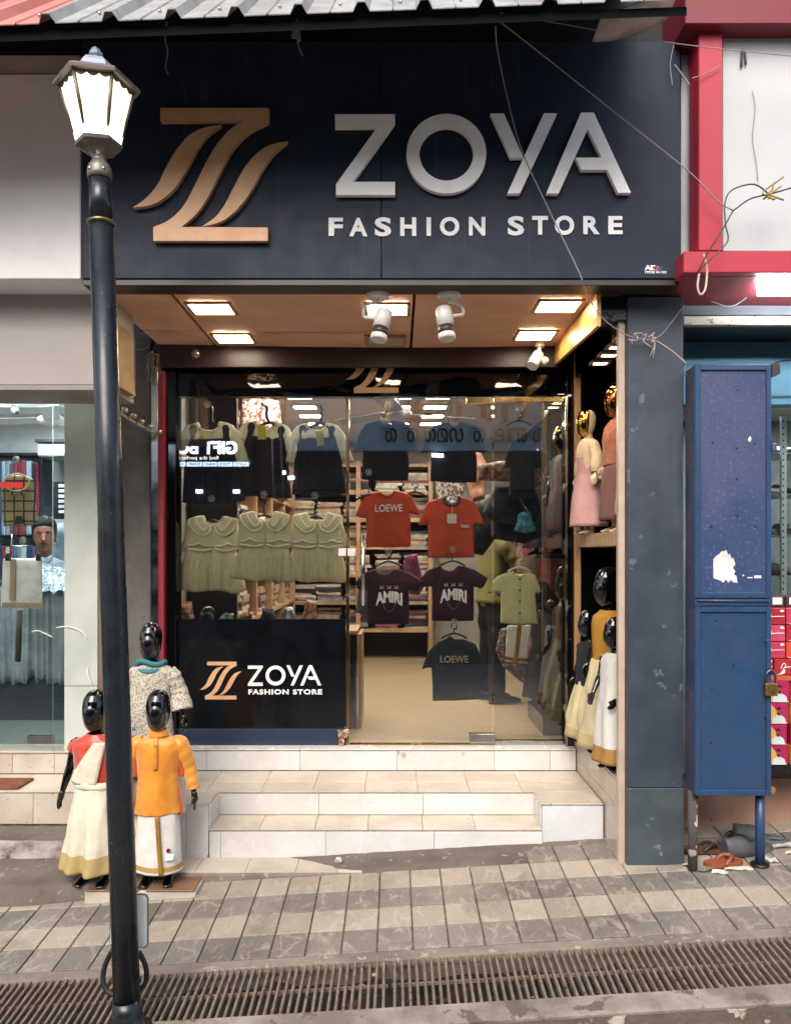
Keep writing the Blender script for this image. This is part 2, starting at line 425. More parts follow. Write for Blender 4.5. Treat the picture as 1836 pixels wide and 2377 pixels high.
emit_w = M('lit_diffuser_warm', '#fff6e6', .5, emit=16, ecol=(1.0, .86, .62))
emit_int = M('lit_diffuser', '#ffffff', .5, emit=66, ecol=(1.0, .93, .82))
emit_cool = M('lit_tube', '#ffffff', .5, emit=50, ecol=(.9, .97, 1.0))
unlit = M('unlit_diffuser', '#b3a186', .4)
whitepl = M('white_plastic', '#d5cfca', .35)
glass_shop = glass('shop_glass', (.95, .95, .94), 1.15, wavy=.0, base=.095)
glass_left = glass('left_glass', (.93, .965, .96), .8)
glass_bulb = glass('clear_bulb', (.85, .85, .85), 1.6)
wood_tan = M('shelf_wood', '#a58360', .45, col2='#937250', vs=5)
wood_floor = M('shop_floor', '#9c8767', .38, col2='#93805f', vs=.8)
int_wall = M('interior_wall', '#9d958b', .7)
int_ceil = M('interior_ceiling', '#bdb7af', .8)

# ================================================================== GROUND
# street sheet (reaches far behind the camera and to both sides)
mb = MB()
def gp(x, y, dz=0): return (x, y, G(x, y)+dz)
mb.add([gp(-40, -40, -.09), gp(40, -40, -.09), gp(40, 2.78, -.09), gp(-40, 2.78, -.09)], [(0, 1, 2, 3)])
mb.obj('road', [road_m], kind='structure')
def gbox(mb, x0, x1, y0, y1, za, zb):
    v = [(x, y, G(x, y)+z) for z in (za, zb) for y in (y0, y1) for x in (x0, x1)]
    mb.add(v, [(0, 2, 3, 1), (4, 5, 7, 6), (0, 1, 5, 4), (2, 6, 7, 3), (0, 4, 6, 2), (1, 3, 7, 5)], False)
# drain: channel floor and back wall, kerbs on both sides
DR0, DR1 = 2.885, 3.185
mb = MB()
n = 60
for i in range(n):
    for j in range(8):
        pass
gx = np.linspace(-8, 8, 161); gy = np.linspace(DR0-.02, DR1+.02, 9)
vv = []; ff = []
for i, x in enumerate(gx):
    for j, y in enumerate(gy):
        h = .035*mnoise.noise(Vector((x*6, y*14, 1))) + .03*mnoise.noise(Vector((x*17, y*20, 4)))
        edge = .10*max(0, (j-4)/4)**1.2
        vv.append((x, y, G(x, y)-.17+h+edge))
for i in range(len(gx)-1):
    for j in range(len(gy)-1):
        a = i*len(gy)+j; ff.append((a, a+len(gy), a+len(gy)+1, a+1))
mb.smooth = True; mb.add(vv, ff); mb.obj('drain_channel', [drain_m], kind='structure')
mb = MB(); gbox(mb, -8, 8, 2.78, DR0, -.35, .006); mb.obj('kerb', [kerb_m], kind='structure', bevel=.008)
mb = MB()
vv = []; ff = []; gx = np.linspace(-8, 8, 321)
for i, x in enumerate(gx):
    for j, z in enumerate((-.004, -.03, -.06, -.09)):
        vv.append((x, 2.777-.006*mnoise.noise(Vector((x*9, z*30, 2)))-.012*j/3-.004, G(x, 2.78)+z-.002))
for i in range(len(gx)-1):
    for j in range(3):
        a = i*4+j; ff.append((a, a+1, a+5, a+4))
mb.smooth = True; mb.add(vv, ff); mb.obj('kerb_face', [kerb_face], kind='structure')
mb = MB(); gbox(mb, -8, 8, DR1, 3.247, -.3, .004); mb.obj('kerb_back', [cement], kind='structure', bevel=.006)
mb = MB(); vv = []; ff = []
gx = np.linspace(-8, 8, 81); gy = np.linspace(3.247, 5.2, 14)
for x in gx:
    for y in gy: vv.append((x, y, G(x, y)-.006+.003*mnoise.noise(Vector((x*5, y*5, 0)))))
for i in range(len(gx)-1):
    for j in range(len(gy)-1):
        a = i*len(gy)+j; ff.append((a, a+len(gy), a+len(gy)+1, a+1))
mb.smooth = True; mb.add(vv, ff)
pav = mb.obj('pavement', [grout], kind='structure')
light_tile = tile_mat('light_paving_tile', '#8f8579', '#9c9285', '#b6ad9f', .36, 9.5)
dark_tile = tile_mat('dark_paving_tile', '#6b645d', '#7a736b', '#a0978a', .68, 9.0)
TX, TY = .151, .1755
def tilemesh(name, mat, wx, wy, th=.012):
    m_ = MB(); v = [(x, y, .06*x+.066*y+z) for z in (-th, 0) for y in (0, wy) for x in (0, wx)]
    m_.add(v, [(0, 2, 3, 1), (4, 5, 7, 6), (0, 1, 5, 4), (2, 6, 7, 3), (0, 4, 6, 2), (1, 3, 7, 5)], False)
    return m_.mesh(name, [mat], bevel=.0022)
tl, td = tilemesh('light_tile', light_tile, TX-.007, TY-.007), tilemesh('dark_tile', dark_tile, TX-.007, TY-.007)
for r in range(6):
    y = 3.2475+r*TY
    for c in range(-25, 24):
        x = .0775+c*TX
        px = 918+(x+.07)*FK/(y+.08)
        if px < -420 or px > 2300: continue
        if r == 4 and (x < .55): continue
        if r == 5 and (x < 1.42): continue
        if r >= 4 and 1.10 < x < 1.4: continue
        if r == 4 and x < -1.0: continue
        if r == 3 and x < -2.9: continue
        o = linked(td if r % 2 == 0 else tl, 'paving_tile', pav, (x, y+.0035, G(x, y)+.0045+random.uniform(-.0012, .0012)))
# cement smear along the foot of the stairs
mb = MB(); vv = []; ff = []
nx, ny = 120, 8
for i in range(nx+1):
    x = -1.5+2.7*i/nx
    y0 = 3.955+.012*mnoise.noise(Vector((x*7, 0, 0))) + (.0 if x < .55 else min(.17, (x-.55)*.8))
    for j in range(ny+1):
        y = y0+(4.2-y0)*j/ny
        k = j/ny
        vv.append((x, y, G(x, y)+.008*min(1, k*8)+.012*k*k+.003*mnoise.noise(Vector((x*18, y*18, 0)))-.004*(j == 0)))
for i in range(nx):
    for j in range(ny):
        a = i*(ny+1)+j; ff.append((a, a+ny+1, a+ny+2, a+1))
mb.smooth = True; mb.add(vv, ff); mb.obj('cement_patch', [cement_dk], kind='structure')

# drain grating: every bar a part
def grate(x0, x1, label):
    g = thing('drain_grate', label, 'drain grate', ((x0+x1)/2, DR0, G((x0+x1)/2, DR0)-.02), 'drain gratings in the kerb')
    o0 = ORG[g.name]
    m_ = MB(); m_.obox((0, 0, 0), (.0056, 0, .0056*.06), (0, (DR1-DR0)/2+.004, ((DR1-DR0)/2)*.066), (0, 0, .012)); me = m_.mesh('grate_bar', [rust], bevel=.002)
    k = 0; x = x0+.012
    while x < x1-.006:
        yc = (DR0+DR1)/2
        b = linked(me, 'grate_bar', g, (x+random.uniform(-.0012, .0012)-o0.x, yc-o0.y, G(x, yc)-.010-o0.z), rot=(0, random.uniform(-.03, .03), random.uniform(-.012, .012)))
        x += .0296
    for yy in (DR0+.004, (DR0+DR1)/2+.01, DR1-.004):
        m_ = MB(); m_.obox(((x0+x1)/2, yy, G((x0+x1)/2, yy)-.018), ((x1-x0)/2, 0, (x1-x0)/2*.06), (0, .004, 0), (0, 0, .006))
        m_.obj('cross_bar', [rust], g)
grate(-2.1, -.03, 'rusty steel drain grating, the left one, running behind the lamp post foot')
grate(-.015, 2.05, 'rusty steel drain grating, the right one, below the blue cabinet side')
for i in range(26):
    pass

# ================================================================== STEPS (both shops share the landing)
FZ, LZ, TZ2 = .4, .265, .132          # floor, landing, tread
XR = 1.12
def stepbox(name, mats, x0, x1, y0, y1, z0, z1, **k):
    m_ = MB(); m_.box(x0, x1, y0, y1, z0, z1); return m_.obj(name, mats, kind='structure', **k)
core = stepbox('landing', [grout], -4.2, XR, 4.384, 4.86, -.5, LZ-.007)
lower = stepbox('step', [grout], -1.0, .785, 4.156, 4.384, -.5, TZ2-.007)
lb = stepbox('step_block', [grout], -1.55, -1.0, 4.158, 4.384, -.5, LZ-.007)
rb = stepbox('step_block_right', [grout], .785, XR-.005, 4.168, 4.384, -.5, LZ-.007)
fl = stepbox('shop_floor', [wood_floor], -1.5, 1.45, 4.93, 9.3, .2, FZ)
thr = stepbox('threshold', [grout], -4.2, XR-.002, 4.806, 4.95, -.2, FZ-.007)
def tiles(parent, mat, name, axis, xs, ys, z, gap=.0009, th=.008, bev=.0014):
    "a course of thin tiles; axis z: lying at height z; axis y: standing with front face at y=z"
    for i in range(len(xs)-1):
        for j in range(len(ys)-1):
            m_ = MB()
            if axis == 'z': m_.box(xs[i]+gap, xs[i+1]-gap, ys[j]+gap, ys[j+1]-gap, z-th, z+random.uniform(0, .0006))
            elif axis == 'y': m_.box(xs[i]+gap, xs[i+1]-gap, z-random.uniform(0, .0008), z+th, ys[j]+gap, ys[j+1]-gap)
            else: m_.box(z-random.uniform(0, .0008), z+th, xs[i]+gap, xs[i+1]-gap, ys[j]+gap, ys[j+1]-gap)
            m_.obj(name, [mat], parent, bevel=bev)
def X_(d, *px): return [AX(p, d) for p in px]
tiles(thr, marble_w, 'riser_tile', 'y', [-1.33]+X_(4.8, 480, 697, 922, 1147, 1276)+[XR-.004], [LZ+.001, FZ-.0125], 4.798)
tiles(thr, marble_w, 'edge_tile', 'z', [-1.33]+X_(4.8, 697, 1147)+[XR-.004], [4.79, 4.93], FZ)
tiles(core, beige_t, 'landing_tile', 'z', [-1.33]+X_(4.6, 500, 620, 735, 850, 967, 1082, 1200)+[XR-.004], [4.376, 4.56, 4.79], LZ)
tiles(core, marble_w, 'riser_tile', 'y', [-1.0]+X_(4.376, 740, 982)+[.785], [TZ2+.001, LZ-.0125], 4.376)
tiles(lower, beige_t, 'tread_tile', 'z', [-1.0]+X_(4.26, 610, 735, 855, 980, 1100)+[.785], [4.148, 4.376], TZ2)
tiles(lower, marble_w, 'riser_tile', 'y', [-.995]+X_(4.148, 512, 756, 1008)+[.785], [-.2, TZ2-.0125], 4.148)
tiles(rb, marble_b, 'front_tile', 'y', [.785, XR-.006], [-.2, LZ-.0115], 4.16)
tiles(rb, marble_w, 'side_tile', 'x', [4.17, 4.376], [TZ2, LZ-.008], .777)
tiles(rb, beige_t, 'top_tile', 'z', [.777, XR-.006], [4.16, 4.376], LZ)
tiles(lb, marble_w, 'front_tile', 'y', [-1.45, -1.12, -1.0], [-.2, LZ-.008], 4.15)
tiles(lb, beige_t, 'top_tile', 'z', [-1.45, -1.0], [4.15, 4.376], LZ)
tiles(lb, marble_w, 'side_tile', 'x', [4.158, 4.376], [TZ2, LZ-.008], -1.0)
# left shop landing, floor edge and rough base
tiles(thr, beige_t, 'floor_tile', 'z', [-4.2, -3.4, -2.6]+X_(4.75, 128)+[-1.33], [4.72, 4.92], FZ)
tiles(thr, beige_t, 'riser_tile', 'y', [-4.2, -3.2]+X_(4.73, 30, 128)+[-1.9, -1.33], [LZ+.001, FZ-.0125], 4.728)
stepbox('threshold_base', [grout], -4.2, -1.33, 4.736, 4.81, -.2, FZ-.008)
tiles(core, beige_t, 'landing_tile', 'z', [-4.2, -3.2, -2.5]+X_(4.6, 60)+[-1.8, -1.33], [4.376, 4.72], LZ)
tiles(core, beige_t, 'riser_tile', 'y', [-4.2, -3.0]+X_(4.376, -40, 78, 200)+[-1.45], [.08, LZ-.0125], 4.376)
stepbox('concrete_step', [cement_dk], -4.2, -1.46, 4.17, 4.37, -.6, .075, bevel=.01, seg=2)
mb = MB(); vv = []; ff = []; gx = np.linspace(-4.2, -1.47, 110)
for i, x in enumerate(gx):
    for j in range(8):
        z = .068-.1*j/7
        vv.append((x, 4.158-.012*mnoise.noise(Vector((x*11, 0, z*25))), z))
for i in range(len(gx)-1):
    for j in range(7):
        a = i*8+j; ff.append((a, a+1, a+9, a+8))
mb.smooth = True; mb.add(vv, ff); mb.obj('whitewashed_riser', [whitewash], kind='structure')
mb = MB(); vv = []; ff = []; gx = np.linspace(-4.2, -1.2, 90); gy = np.linspace(0, 1, 8)
for i, x in enumerate(gx):
    yf = 3.83+.03*mnoise.noise(Vector((x*3, 2, 0)))
    for j in range(9):
        if j == 0: vv.append((x, yf-.01, G(x, yf)-.01))
        else:
            y = yf+(4.18-yf)*(j-1)/7; vv.append((x, y, -.028-.012*(1-(j-1)/7)+.004*mnoise.noise(Vector((x*9, y*9, 0)))))
for i in range(len(gx)-1):
    for j in range(8):
        a = i*9+j; ff.append((a, a+9, a+10, a+1))
mb.smooth = True; mb.add(vv, ff); mb.obj('concrete_apron', [cement_dk], kind='structure')
# level tiled ledge in front of the stair
lg = stepbox('tiled_ledge', [cement], -1.28, -.16, 3.945, 4.15, -.2, -.026, bevel=.004)
tiles(lg, M('ledge_tile', '#b3aa9d', .4, col2='#a3998b', vs=4, spots=(40, '#81766a', .7)), 'ledge_tile', 'z', X_(4.03, 345, 460, 575, 690, 785, 842), [3.96, 4.148], -.019)
mat_ = MB(); v0 = [at(-40, 1795, 4.6), at(80, 1795, 4.6)]
mat_.box(-2.9, -2.14, 4.40, 4.60, LZ+.001, LZ+.014); mt = mat_.obj('doormat', [M('coir', '#7a4a31', .95, col2='#66391f', vs=30, bump=1, bs=140)], label='brown coir doormat lying on the landing of the left shop', cat='doormat', bevel=.004)

# ================================================================== SHOP BUILDING
shop = thing('shop_building', 'dark clothing shop front with glass facade between the white shop and the blue pillar', 'shop', (0, 4.9, FZ))
CEIL = 2.90
# upper wall behind the sign, roof shade put into its dark colour
uw = MB(); uw.box(-5, 4.5, 3.80, 3.95, CEIL+.1, 6); uw.obj('upper_wall', [M('shaded_plaster', '#1a1b1f', .8)], shop)
# soffit: panels with open grooves, slightly sagging at the back
sof = MB(); sof.box(-1.475, 1.42, 3.70, 4.92, CEIL+.015, CEIL+.06); sof = sof.obj('soffit', [soffit_gap], kind='structure')
xsv = [-1.475, -1.115, .095, 1.42]; ysv = [3.70, 4.50, 4.80]
for i in range(3):
    for j in range(2):
        m_ = MB(); g_ = .008; vv = []; ff = []
        nxx, nyy = 10, 4
        for a in range(nxx+1):
            for b in range(nyy+1):
                x = xsv[i]+g_+(xsv[i+1]-xsv[i]-2*g_)*a/nxx; y = ysv[j]+g_*.5+(ysv[j+1]-ysv[j]-g_)*b/nyy
                sag = .0 + (.02*math.sin((x+1.4)*1.1)*(y-3.7)/1.1) + .003*mnoise.noise(Vector((x*3, y*3, 1)))
                vv.append((x, y, CEIL+.002-sag))
        for a in range(nxx):
            for b in range(nyy):
                k = a*(nyy+1)+b; ff.append((k, k+1, k+nyy+2, k+nyy+1))
        k0 = len(vv); vv += [(v[0], v[1], v[2]+.012) for v in vv]; ff += [tuple(q+k0 for q in reversed(f)) for f in ff]
        m_.smooth = True; m_.add(vv, ff); m_.obj('soffit_panel', [wood_soffit], sof)
# dark red pelmet above the glazing and the black header
m_ = MB(); m_.box(-1.50, 1.02, 4.80, 4.835, AZ(852, 4.8), CEIL+.0); m_.obj('pelmet', [maroon], shop, bevel=.003)
m_ = MB()   # header, slightly wavy glass sheet
vv = []; ff = []; n1 = 50
for i in range(n1+1):
    x = -1.45+2.58*i/n1
    for j in range(9):
        z = AZ(921, 4.9)+(CEIL-AZ(921, 4.9))*j/8
        vv.append((x, 4.895-.004*mnoise.noise(Vector((x*4.3, 7, z*7))), z))
for i in range(n1):
    for j in range(8):
        a = i*9+j; ff.append((a, a+9, a+10, a+1))
m_.smooth = True; m_.add(vv, ff); m_.obj('header_panel', [black_gl2], shop)
m_ = MB(); m_.box(-1.46, 1.15, 4.905, 4.99, AZ(919, 4.9), CEIL+.2); m_.obj('header_board', [black_mat], shop)
# jambs
m_ = MB(); m_.box(AX(382, 4.86), AX(409, 4.86), 4.86, 4.99, FZ, CEIL); m_.obj('jamb', [black_gl], shop, bevel=.003)
m_ = MB(); m_.box(AX(1314, 4.88), AX(1336, 4.88), 4.86, 4.99, FZ, CEIL); m_.obj('jamb', [black_gl], shop, bevel=.003)
m_ = MB(); m_.box(AX(1312, 4.85), AX(1317, 4.85), 4.85, 4.86, FZ, AZ(920, 4.85)); m_.obj('jamb_trim', [chrome], shop)
# side piers at the left of the opening
m_ = MB(); m_.box(AX(225, 4.83), AX(350, 4.83), 4.83, 5.4, -.2, AZ(788, 4.83)); m_.obj('left_pier', [greywall], shop, bevel=.004)
m_ = MB(); m_.box(AX(225, 4.9), AX(350, 4.9), 4.88, 5.0, AZ(788, 4.83), CEIL+.2); m_.obj('pier_head', [M('pier_head_paint', '#8e8985', .7)], shop)
m_ = MB(); m_.box(AX(351, 4.8), AX(367, 4.8), 4.80, 4.99, FZ-.1, AZ(815, 4.8)); m_.obj('steel_strip', [chrome], shop, bevel=.002)
m_ = MB(); m_.box(AX(368, 4.81), AX(381, 4.81), 4.81, 4.99, FZ-.1, AZ(860, 4.8)); m_.obj('red_strip', [redstrip], shop, bevel=.002)
# glazing: window on the left, door, sidelight
GY = 4.905
def pane(name, x0, x1, z0, z1, mat, y=GY, parent=shop):
    m_ = MB(); m_.box(x0, x1, y, y+.010, z0, z1); return m_.obj(name, [mat], parent)
zt = AZ(921, 4.9)
pw = pane('window_pane', AX(409, 4.9), AX(803, 4.9), AZ(1690, 4.9), zt, glass_shop)
pd = pane('door_pane', AX(812, 4.9), AX(1142, 4.9), AZ(1727, 4.9), zt, glass_shop)
ps = pane('sidelight_pane', AX(1146, 4.9), AX(1311, 4.9), AZ(1722, 4.9), zt-.035, glass_shop)
# black vinyl lower window with logo
vin = MB(); vin.box(AX(409, 4.9), AX(803, 4.9), 4.8985, 4.9035, AZ(1690, 4.9), AZ(1437, 4.9)); vin = vin.obj('vinyl_panel', [M('vinyl_black', '#0b0c0f', .12, col2='#101216', rvar=.05)], shop)
m_ = MB(); m_.box(AX(395, 4.9), AX(806, 4.9), 4.885, 4.93, AZ(1737, 4.9), AZ(1691, 4.9)); m_.obj('skirting', [M('blue_skirting', '#1d2a3d', .4, col2='#233247', vs=5)], shop, bevel=.002)
m_ = MB(); m_.box(AX(804, 4.9), AX(811, 4.9), 4.88, 4.93, FZ, zt); m_.obj('door_frame', [brass], shop, bevel=.002)
m_ = MB(); m_.box(AX(1146, 4.9), AX(1313, 4.9), 4.885, 4.925, zt-.034, zt-.001); m_.obj('transom', [brass], shop, bevel=.002)
m_ = MB(); m_.box(AX(1148, 4.9), AX(1313, 4.9), 4.885, 4.925, FZ+.001, AZ(1718, 4.9)); m_.obj('bottom_rail', [chrome], shop, bevel=.002)
m_ = MB(); m_.box(AX(812, 4.9), AX(1146, 4.9), 4.885, 4.93, FZ+.001, FZ+.007); m_.obj('door_sill', [brass], shop)
for (a, b, c, d_) in ((1083, 1143, 921, 937), (1089, 1149, 1703, 1726)):
    m_ = MB(); m_.box(AX(a, 4.89), AX(b, 4.89), 4.882, 4.928, AZ(d_, 4.89), AZ(c, 4.89)); m_.obj('patch_fitting', [chrome if c > 1000 else brass], pd, bevel=.003)
m_ = MB()
m_.box(AX(786, 4.88), AX(803, 4.88), 4.875, 4.9, AZ(1290, 4.88), AZ(1273, 4.88)); m_.box(AX(807, 4.88), AX(826, 4.88), 4.875, 4.9, AZ(1290, 4.88), AZ(1273, 4.88))
m_.lathe([(.008, 4.868), (.012, 4.870), (.012, 4.876)], (AX(822, 4.87), 0, AZ(1281, 4.87)), 14, axis=1)
m_.obj('door_lock', [whitepl], pd, bevel=.004, seg=2)
m_ = MB(); m_.tube([(AX(843, 4.85), 4.84, AZ(1405, 4.85)), (AX(843, 4.85), 4.84, AZ(1243, 4.85))], .0125, 14)
for zz in (1270, 1380): m_.tube([(AX(843, 4.85), 4.84, AZ(zz, 4.85)), (AX(843, 4.85), 4.905, AZ(zz, 4.85))], .007, 10)
m_.obj('door_handle', [chrome], pd)
# crumpled foil at the foot of the frame
m_ = MB(); rnd = random.Random(3); rings = []
for k in range(7):
    z = AZ(1732, 4.87)+k*.017; c = Vector((AX(792+4*(k > 3), 4.87), 4.872, z)); w_ = .018 if k < 4 else .04
    rings.append([c+Vector((math.cos(a)*w_*rnd.uniform(.6, 1.2), math.sin(a)*.01*rnd.uniform(.4, 1.4), rnd.uniform(-.006, .006))) for a in np.linspace(0, 2*math.pi, 11)[:-1]])
m_.loft(rings, smooth=False); m_.obj('foil_scrap', [M('foil', '#b98b5f', .25, .9, col2='#e0d6c8', vs=30)], label='crumpled gold foil stuck at the foot of the door frame', cat='foil')
# interior shell
room = thing('shop_interior', 'lit shop room behind the glass with tan floor and grey ceiling', 'room', (0, 7, FZ))
m_ = MB(); m_.box(-1.5, 1.6, 9.3, 9.4, .2, 3.2); m_.obj('back_wall', [int_wall], room)
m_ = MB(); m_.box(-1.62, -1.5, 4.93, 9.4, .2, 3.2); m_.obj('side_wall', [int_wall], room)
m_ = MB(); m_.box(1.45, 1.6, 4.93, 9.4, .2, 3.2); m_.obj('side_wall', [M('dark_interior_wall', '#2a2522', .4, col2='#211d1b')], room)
m_ = MB(); m_.box(-1.62, 1.6, 4.93, 9.4, 2.95, 3.1); m_.obj('ceiling', [int_ceil], room)
# alcove: back wall, ceiling, shelf, plinth
alc = thing('display_alcove', 'black glossy mannequin alcove to the right of the door, open towards the entrance', 'alcove', (1.3, 4.4, .47))
m_ = MB(); m_.box(1.405, 1.425, 4.0, 4.93, FZ, CEIL); m_.obj('back_panel', [black_gl], alc)
m_ = MB(); m_.box(1.145, 1.404, 4.85, 4.93, FZ, CEIL); m_.obj('end_panel', [black_gl], alc)
m_ = MB(); m_.box(1.115, 1.404, 4.001, 4.85, 2.70, 2.76); m_.obj('ceiling_panel', [black_gl], alc)
m_ = MB(); m_.box(1.115, 1.155, 3.9, 4.85, 2.76, CEIL+.01); m_.obj('pelmet', [black_gl], alc)
sz = AZ(1243, 4.85)
m_ = MB(); m_.box(1.125, 1.404, 4.001, 4.85, sz-.075, sz); m_.obj('shelf', [M('shelf_edge', '#a98d6f', .4, col2='#9a7c5d', vs=12, streak=(60, '#7d6349', .4))], alc, bevel=.002)
m_ = MB(); m_.box(1.116, 1.149, 3.885, 3.925, 0.05, 2.8); m_.obj('front_post', [M('post_trim', '#b3a291', .35)], alc, bevel=.002)
m_ = MB(); m_.box(1.113, 1.150, 4.815, 4.85, .47, 2.8); m_.obj('rear_post', [M('post_wood', '#a9825d', .35)], alc, bevel=.002)
m_ = MB(); m_.box(1.128, 1.425, 3.9, 4.93, -.3, .455); pl = m_.obj('plinth', [grout], alc)
for (ya, yb, za, zb) in ((3.9, 4.45, -.1, .2), (4.45, 4.93, -.1, .2), (3.9, 4.33, .2, .33), (4.33, 4.93, .2, .33), (3.9, 4.5, .33, .455), (4.5, 4.93, .33, .455)):
    m_ = MB(); m_.box(1.12, 1.13, ya+.001, yb-.001, za+.001, zb-.001); m_.obj('wall_tile', [beige_wall], pl, bevel=.001)
m_ = MB(); m_.box(1.12, 1.404, 3.93, 4.85, .456, .47); m_.obj('ledge_top', [M('ledge_top_marble', '#9a8d7b', .2, col2='#7d705e', vs=7)], pl, bevel=.001)
# gold pelmet board hanging along the ceiling edge
m_ = MB()
x = .985
pts = [(3.80, CEIL-.012), (4.80, CEIL-.012), (4.80, AZ(845, 4.80)), (3.80, AZ(757, 3.80))]
m_.add([(x, y, z) for y, z in pts]+[(x+.02, y, z) for y, z in pts], [(0, 1, 2, 3), (7, 6, 5, 4), (0, 4, 5, 1), (1, 5, 6, 2), (2, 6, 7, 3), (3, 7, 4, 0)])
m_.obj('gold_fascia', [goldpaint], shop)
m_ = MB(); m_.box(1.008, 1.42, 3.86, 3.885, 2.77, CEIL-.014); m_.obj('film_panel', [film], shop)
m_ = MB(); m_.box(1.008, 1.11, 3.89, 4.84, CEIL-.10, CEIL-.014); m_.obj('film_soffit', [black_gl], shop)
# pillar
pil = thing('pillar', 'tall slate blue square pillar between the alcove and the blue cabinet', 'pillar', (1.28, 3.9, 0))
m_ = MB(); m_.box(1.150, 1.425, 3.845, 4.0, AZ(1828, 3.85), CEIL-.02); m_.obj('shaft', [pier_m], pil, bevel=.003)
m_ = MB(); m_.box(1.148, 1.428, 3.842, 4.0, -.15, AZ(1828, 3.85)-.002); m_.obj('base_panel', [M('pillar_base', '#353f46', .55, col2='#414b50', vs=5, spots=(8, '#69706d', .62))], pil, bevel=.002)
m_ = MB(); m_.box(1.13, 1.45, 3.83, 3.9, -.02, .062); m_.obj('mortar_footing', [M('mortar', '#99907f', .9, bump=.8, bs=60)], pil, bevel=.01, seg=2)

# ================================================================== SIGN
SY = 3.66
sg = thing('fascia_sign', 'large dark navy shop sign reading ZOYA FASHION STORE with a bronze emblem', 'shop sign', (0, SY, 2.9))
sx0, sx1, sz0, sz1 = AX(192, SY), AX(1578, SY), AZ(646, SY), AZ(96, SY)
xm = AX(885, SY)
for a, b in ((sx0, xm-.0015), (xm+.0015, sx1)):
    m_ = MB(); m_.box(a, b, SY, SY+.04, sz0, sz1); m_.obj('sign_panel', [navy], sg, bevel=.002)
m_ = MB(); m_.box(sx0, sx1, SY+.01, SY+.14, sz0-.03, sz0-.002); m_.obj('bottom_trim', [M('trim_brown', '#2a211d', .35)], sg, bevel=.002)
m_ = MB(); m_.box(sx0-.001, sx0+.03, SY+.041, SY+.15, sz0, sz1); m_.box(sx1-.03, sx1+.001, SY+.041, SY+.15, sz0, sz1); m_.box(xm-.02, xm+.02, SY+.041, SY+.05, sz0, sz1)
m_.obj('return_side', [navy_dk], sg)
c1 = lambda p: (p[0]*.5442, p[1]*.5442)
c2 = lambda p: (918+p[0]*.5442, p[1]*.5442)
LY = SY-.035
def P3(pts): return [(AX(x, LY), AZ(y, LY)) for x, y in pts]
def solid(name, pts, parent, y0, y1, mat, conv, bev=.0):
    m_ = MB(); m_.prism(conv(pts), y0, y1); return m_.obj(name, [mat], parent, bevel=bev)
e1 = [(685, 460), (1147, 460), (1147, 518)]+spline([(1147, 520), (1060, 566), (990, 640), (938, 740), (885, 845), (838, 912), (775, 968)], 5)[1:]+[(1143, 970), (1143, 1027), (655, 1027), (655, 970)]+spline([(657, 968), (722, 938), (782, 880), (832, 790), (880, 692), (930, 610), (985, 550), (1037, 516)], 5)+[(685, 516)]
e2 = spline([(945, 533), (888, 574), (840, 640), (797, 722), (748, 800), (692, 850), (640, 875), (567, 885)], 4)+spline([(567, 885), (620, 848), (672, 788), (716, 700), (760, 630), (812, 573), (875, 543), (945, 533)], 4)[1:-1]
e3 = spline([(1228, 603), (1172, 650), (1122, 720), (1080, 800), (1032, 870), (982, 920), (930, 950), (860, 967)], 4)+spline([(860, 967), (920, 925), (962, 868), (1002, 790), (1047, 710), (1100, 650), (1160, 615), (1228, 603)], 4)[1:-1]
EMB = [[c1(p) for p in e] for e in (e1, e2, e3)]
Zl = [(778, 265), (917, 265), (917, 284), (820, 422), (917, 422), (917, 452), (780, 452), (780, 427), (876, 295), (778, 295)]
Yl1 = [c2(p) for p in ((405, 483), (462, 483), (545, 672), (490, 672))]
Yl2 = [c2(p) for p in ((632, 483), (689, 483), (530, 825), (476, 825))]
Al = [c2(p) for p in ((790, 480), (845, 480), (1003, 822), (948, 822), (903, 724), (792, 724), (768, 672), (878, 672), (820, 548), (695, 825), (642, 825))]
def ringmesh(m_, cx, cz, ro, ri, y0, y1, n=56):
    v = []
    for k in range(n):
        a = 2*math.pi*k/n; c, s_ = math.cos(a), math.sin(a)
        v += [(cx+ro*c, y0, cz+ro*s_), (cx+ri*c, y0, cz+ri*s_), (cx+ro*c, y1, cz+ro*s_), (cx+ri*c, y1, cz+ri*s_)]
    f = []
    for k in range(n):
        a = 4*k; b = 4*((k+1) % n); f += [(a, b, b+1, a+1), (a+2, a+3, b+3, b+2), (a, a+2, b+2, b), (a+1, b+1, b+3, a+3)]
    m_.add(v, f, False)
em = solid('emblem_stroke', EMB[0], sg, LY, SY-.008, bronze, P3)
for e in EMB[1:]: solid('emblem_leaf', e, sg, LY, SY-.008, bronze, P3)
solid('letter_z', Zl, sg, LY, SY-.008, whitelet, P3)
m_ = MB(); ringmesh(m_, AX(1036, LY), AZ(356.5, LY), 92.5*LY/FK, 62.5*LY/FK, LY, SY-.008); m_.obj('letter_o', [whitelet], sg)
m_ = MB(); m_.prism(P3(Yl2), LY, SY-.008); m_.prism(P3(Yl1), LY+.0015, SY-.008); m_.obj('letter_y', [whitelet], sg)
solid('letter_a', Al, sg, LY, SY-.008, whitelet, P3)
FS = [('F', 763, 796, 506, 548), ('A', 811, 853, 506, 549), ('S', 870, 908, 505, 549), ('H', 929, 966, 505, 548), ('I', 990, 1000, 505, 548), ('O', 1021, 1066, 504, 548), ('N', 1088, 1126, 504, 547),
      ('S', 1178, 1216, 502, 547), ('T', 1235, 1271, 502, 545), ('O', 1287, 1332, 501, 546), ('R', 1353, 1391, 502, 544), ('E', 1411, 1444, 502, 544)]
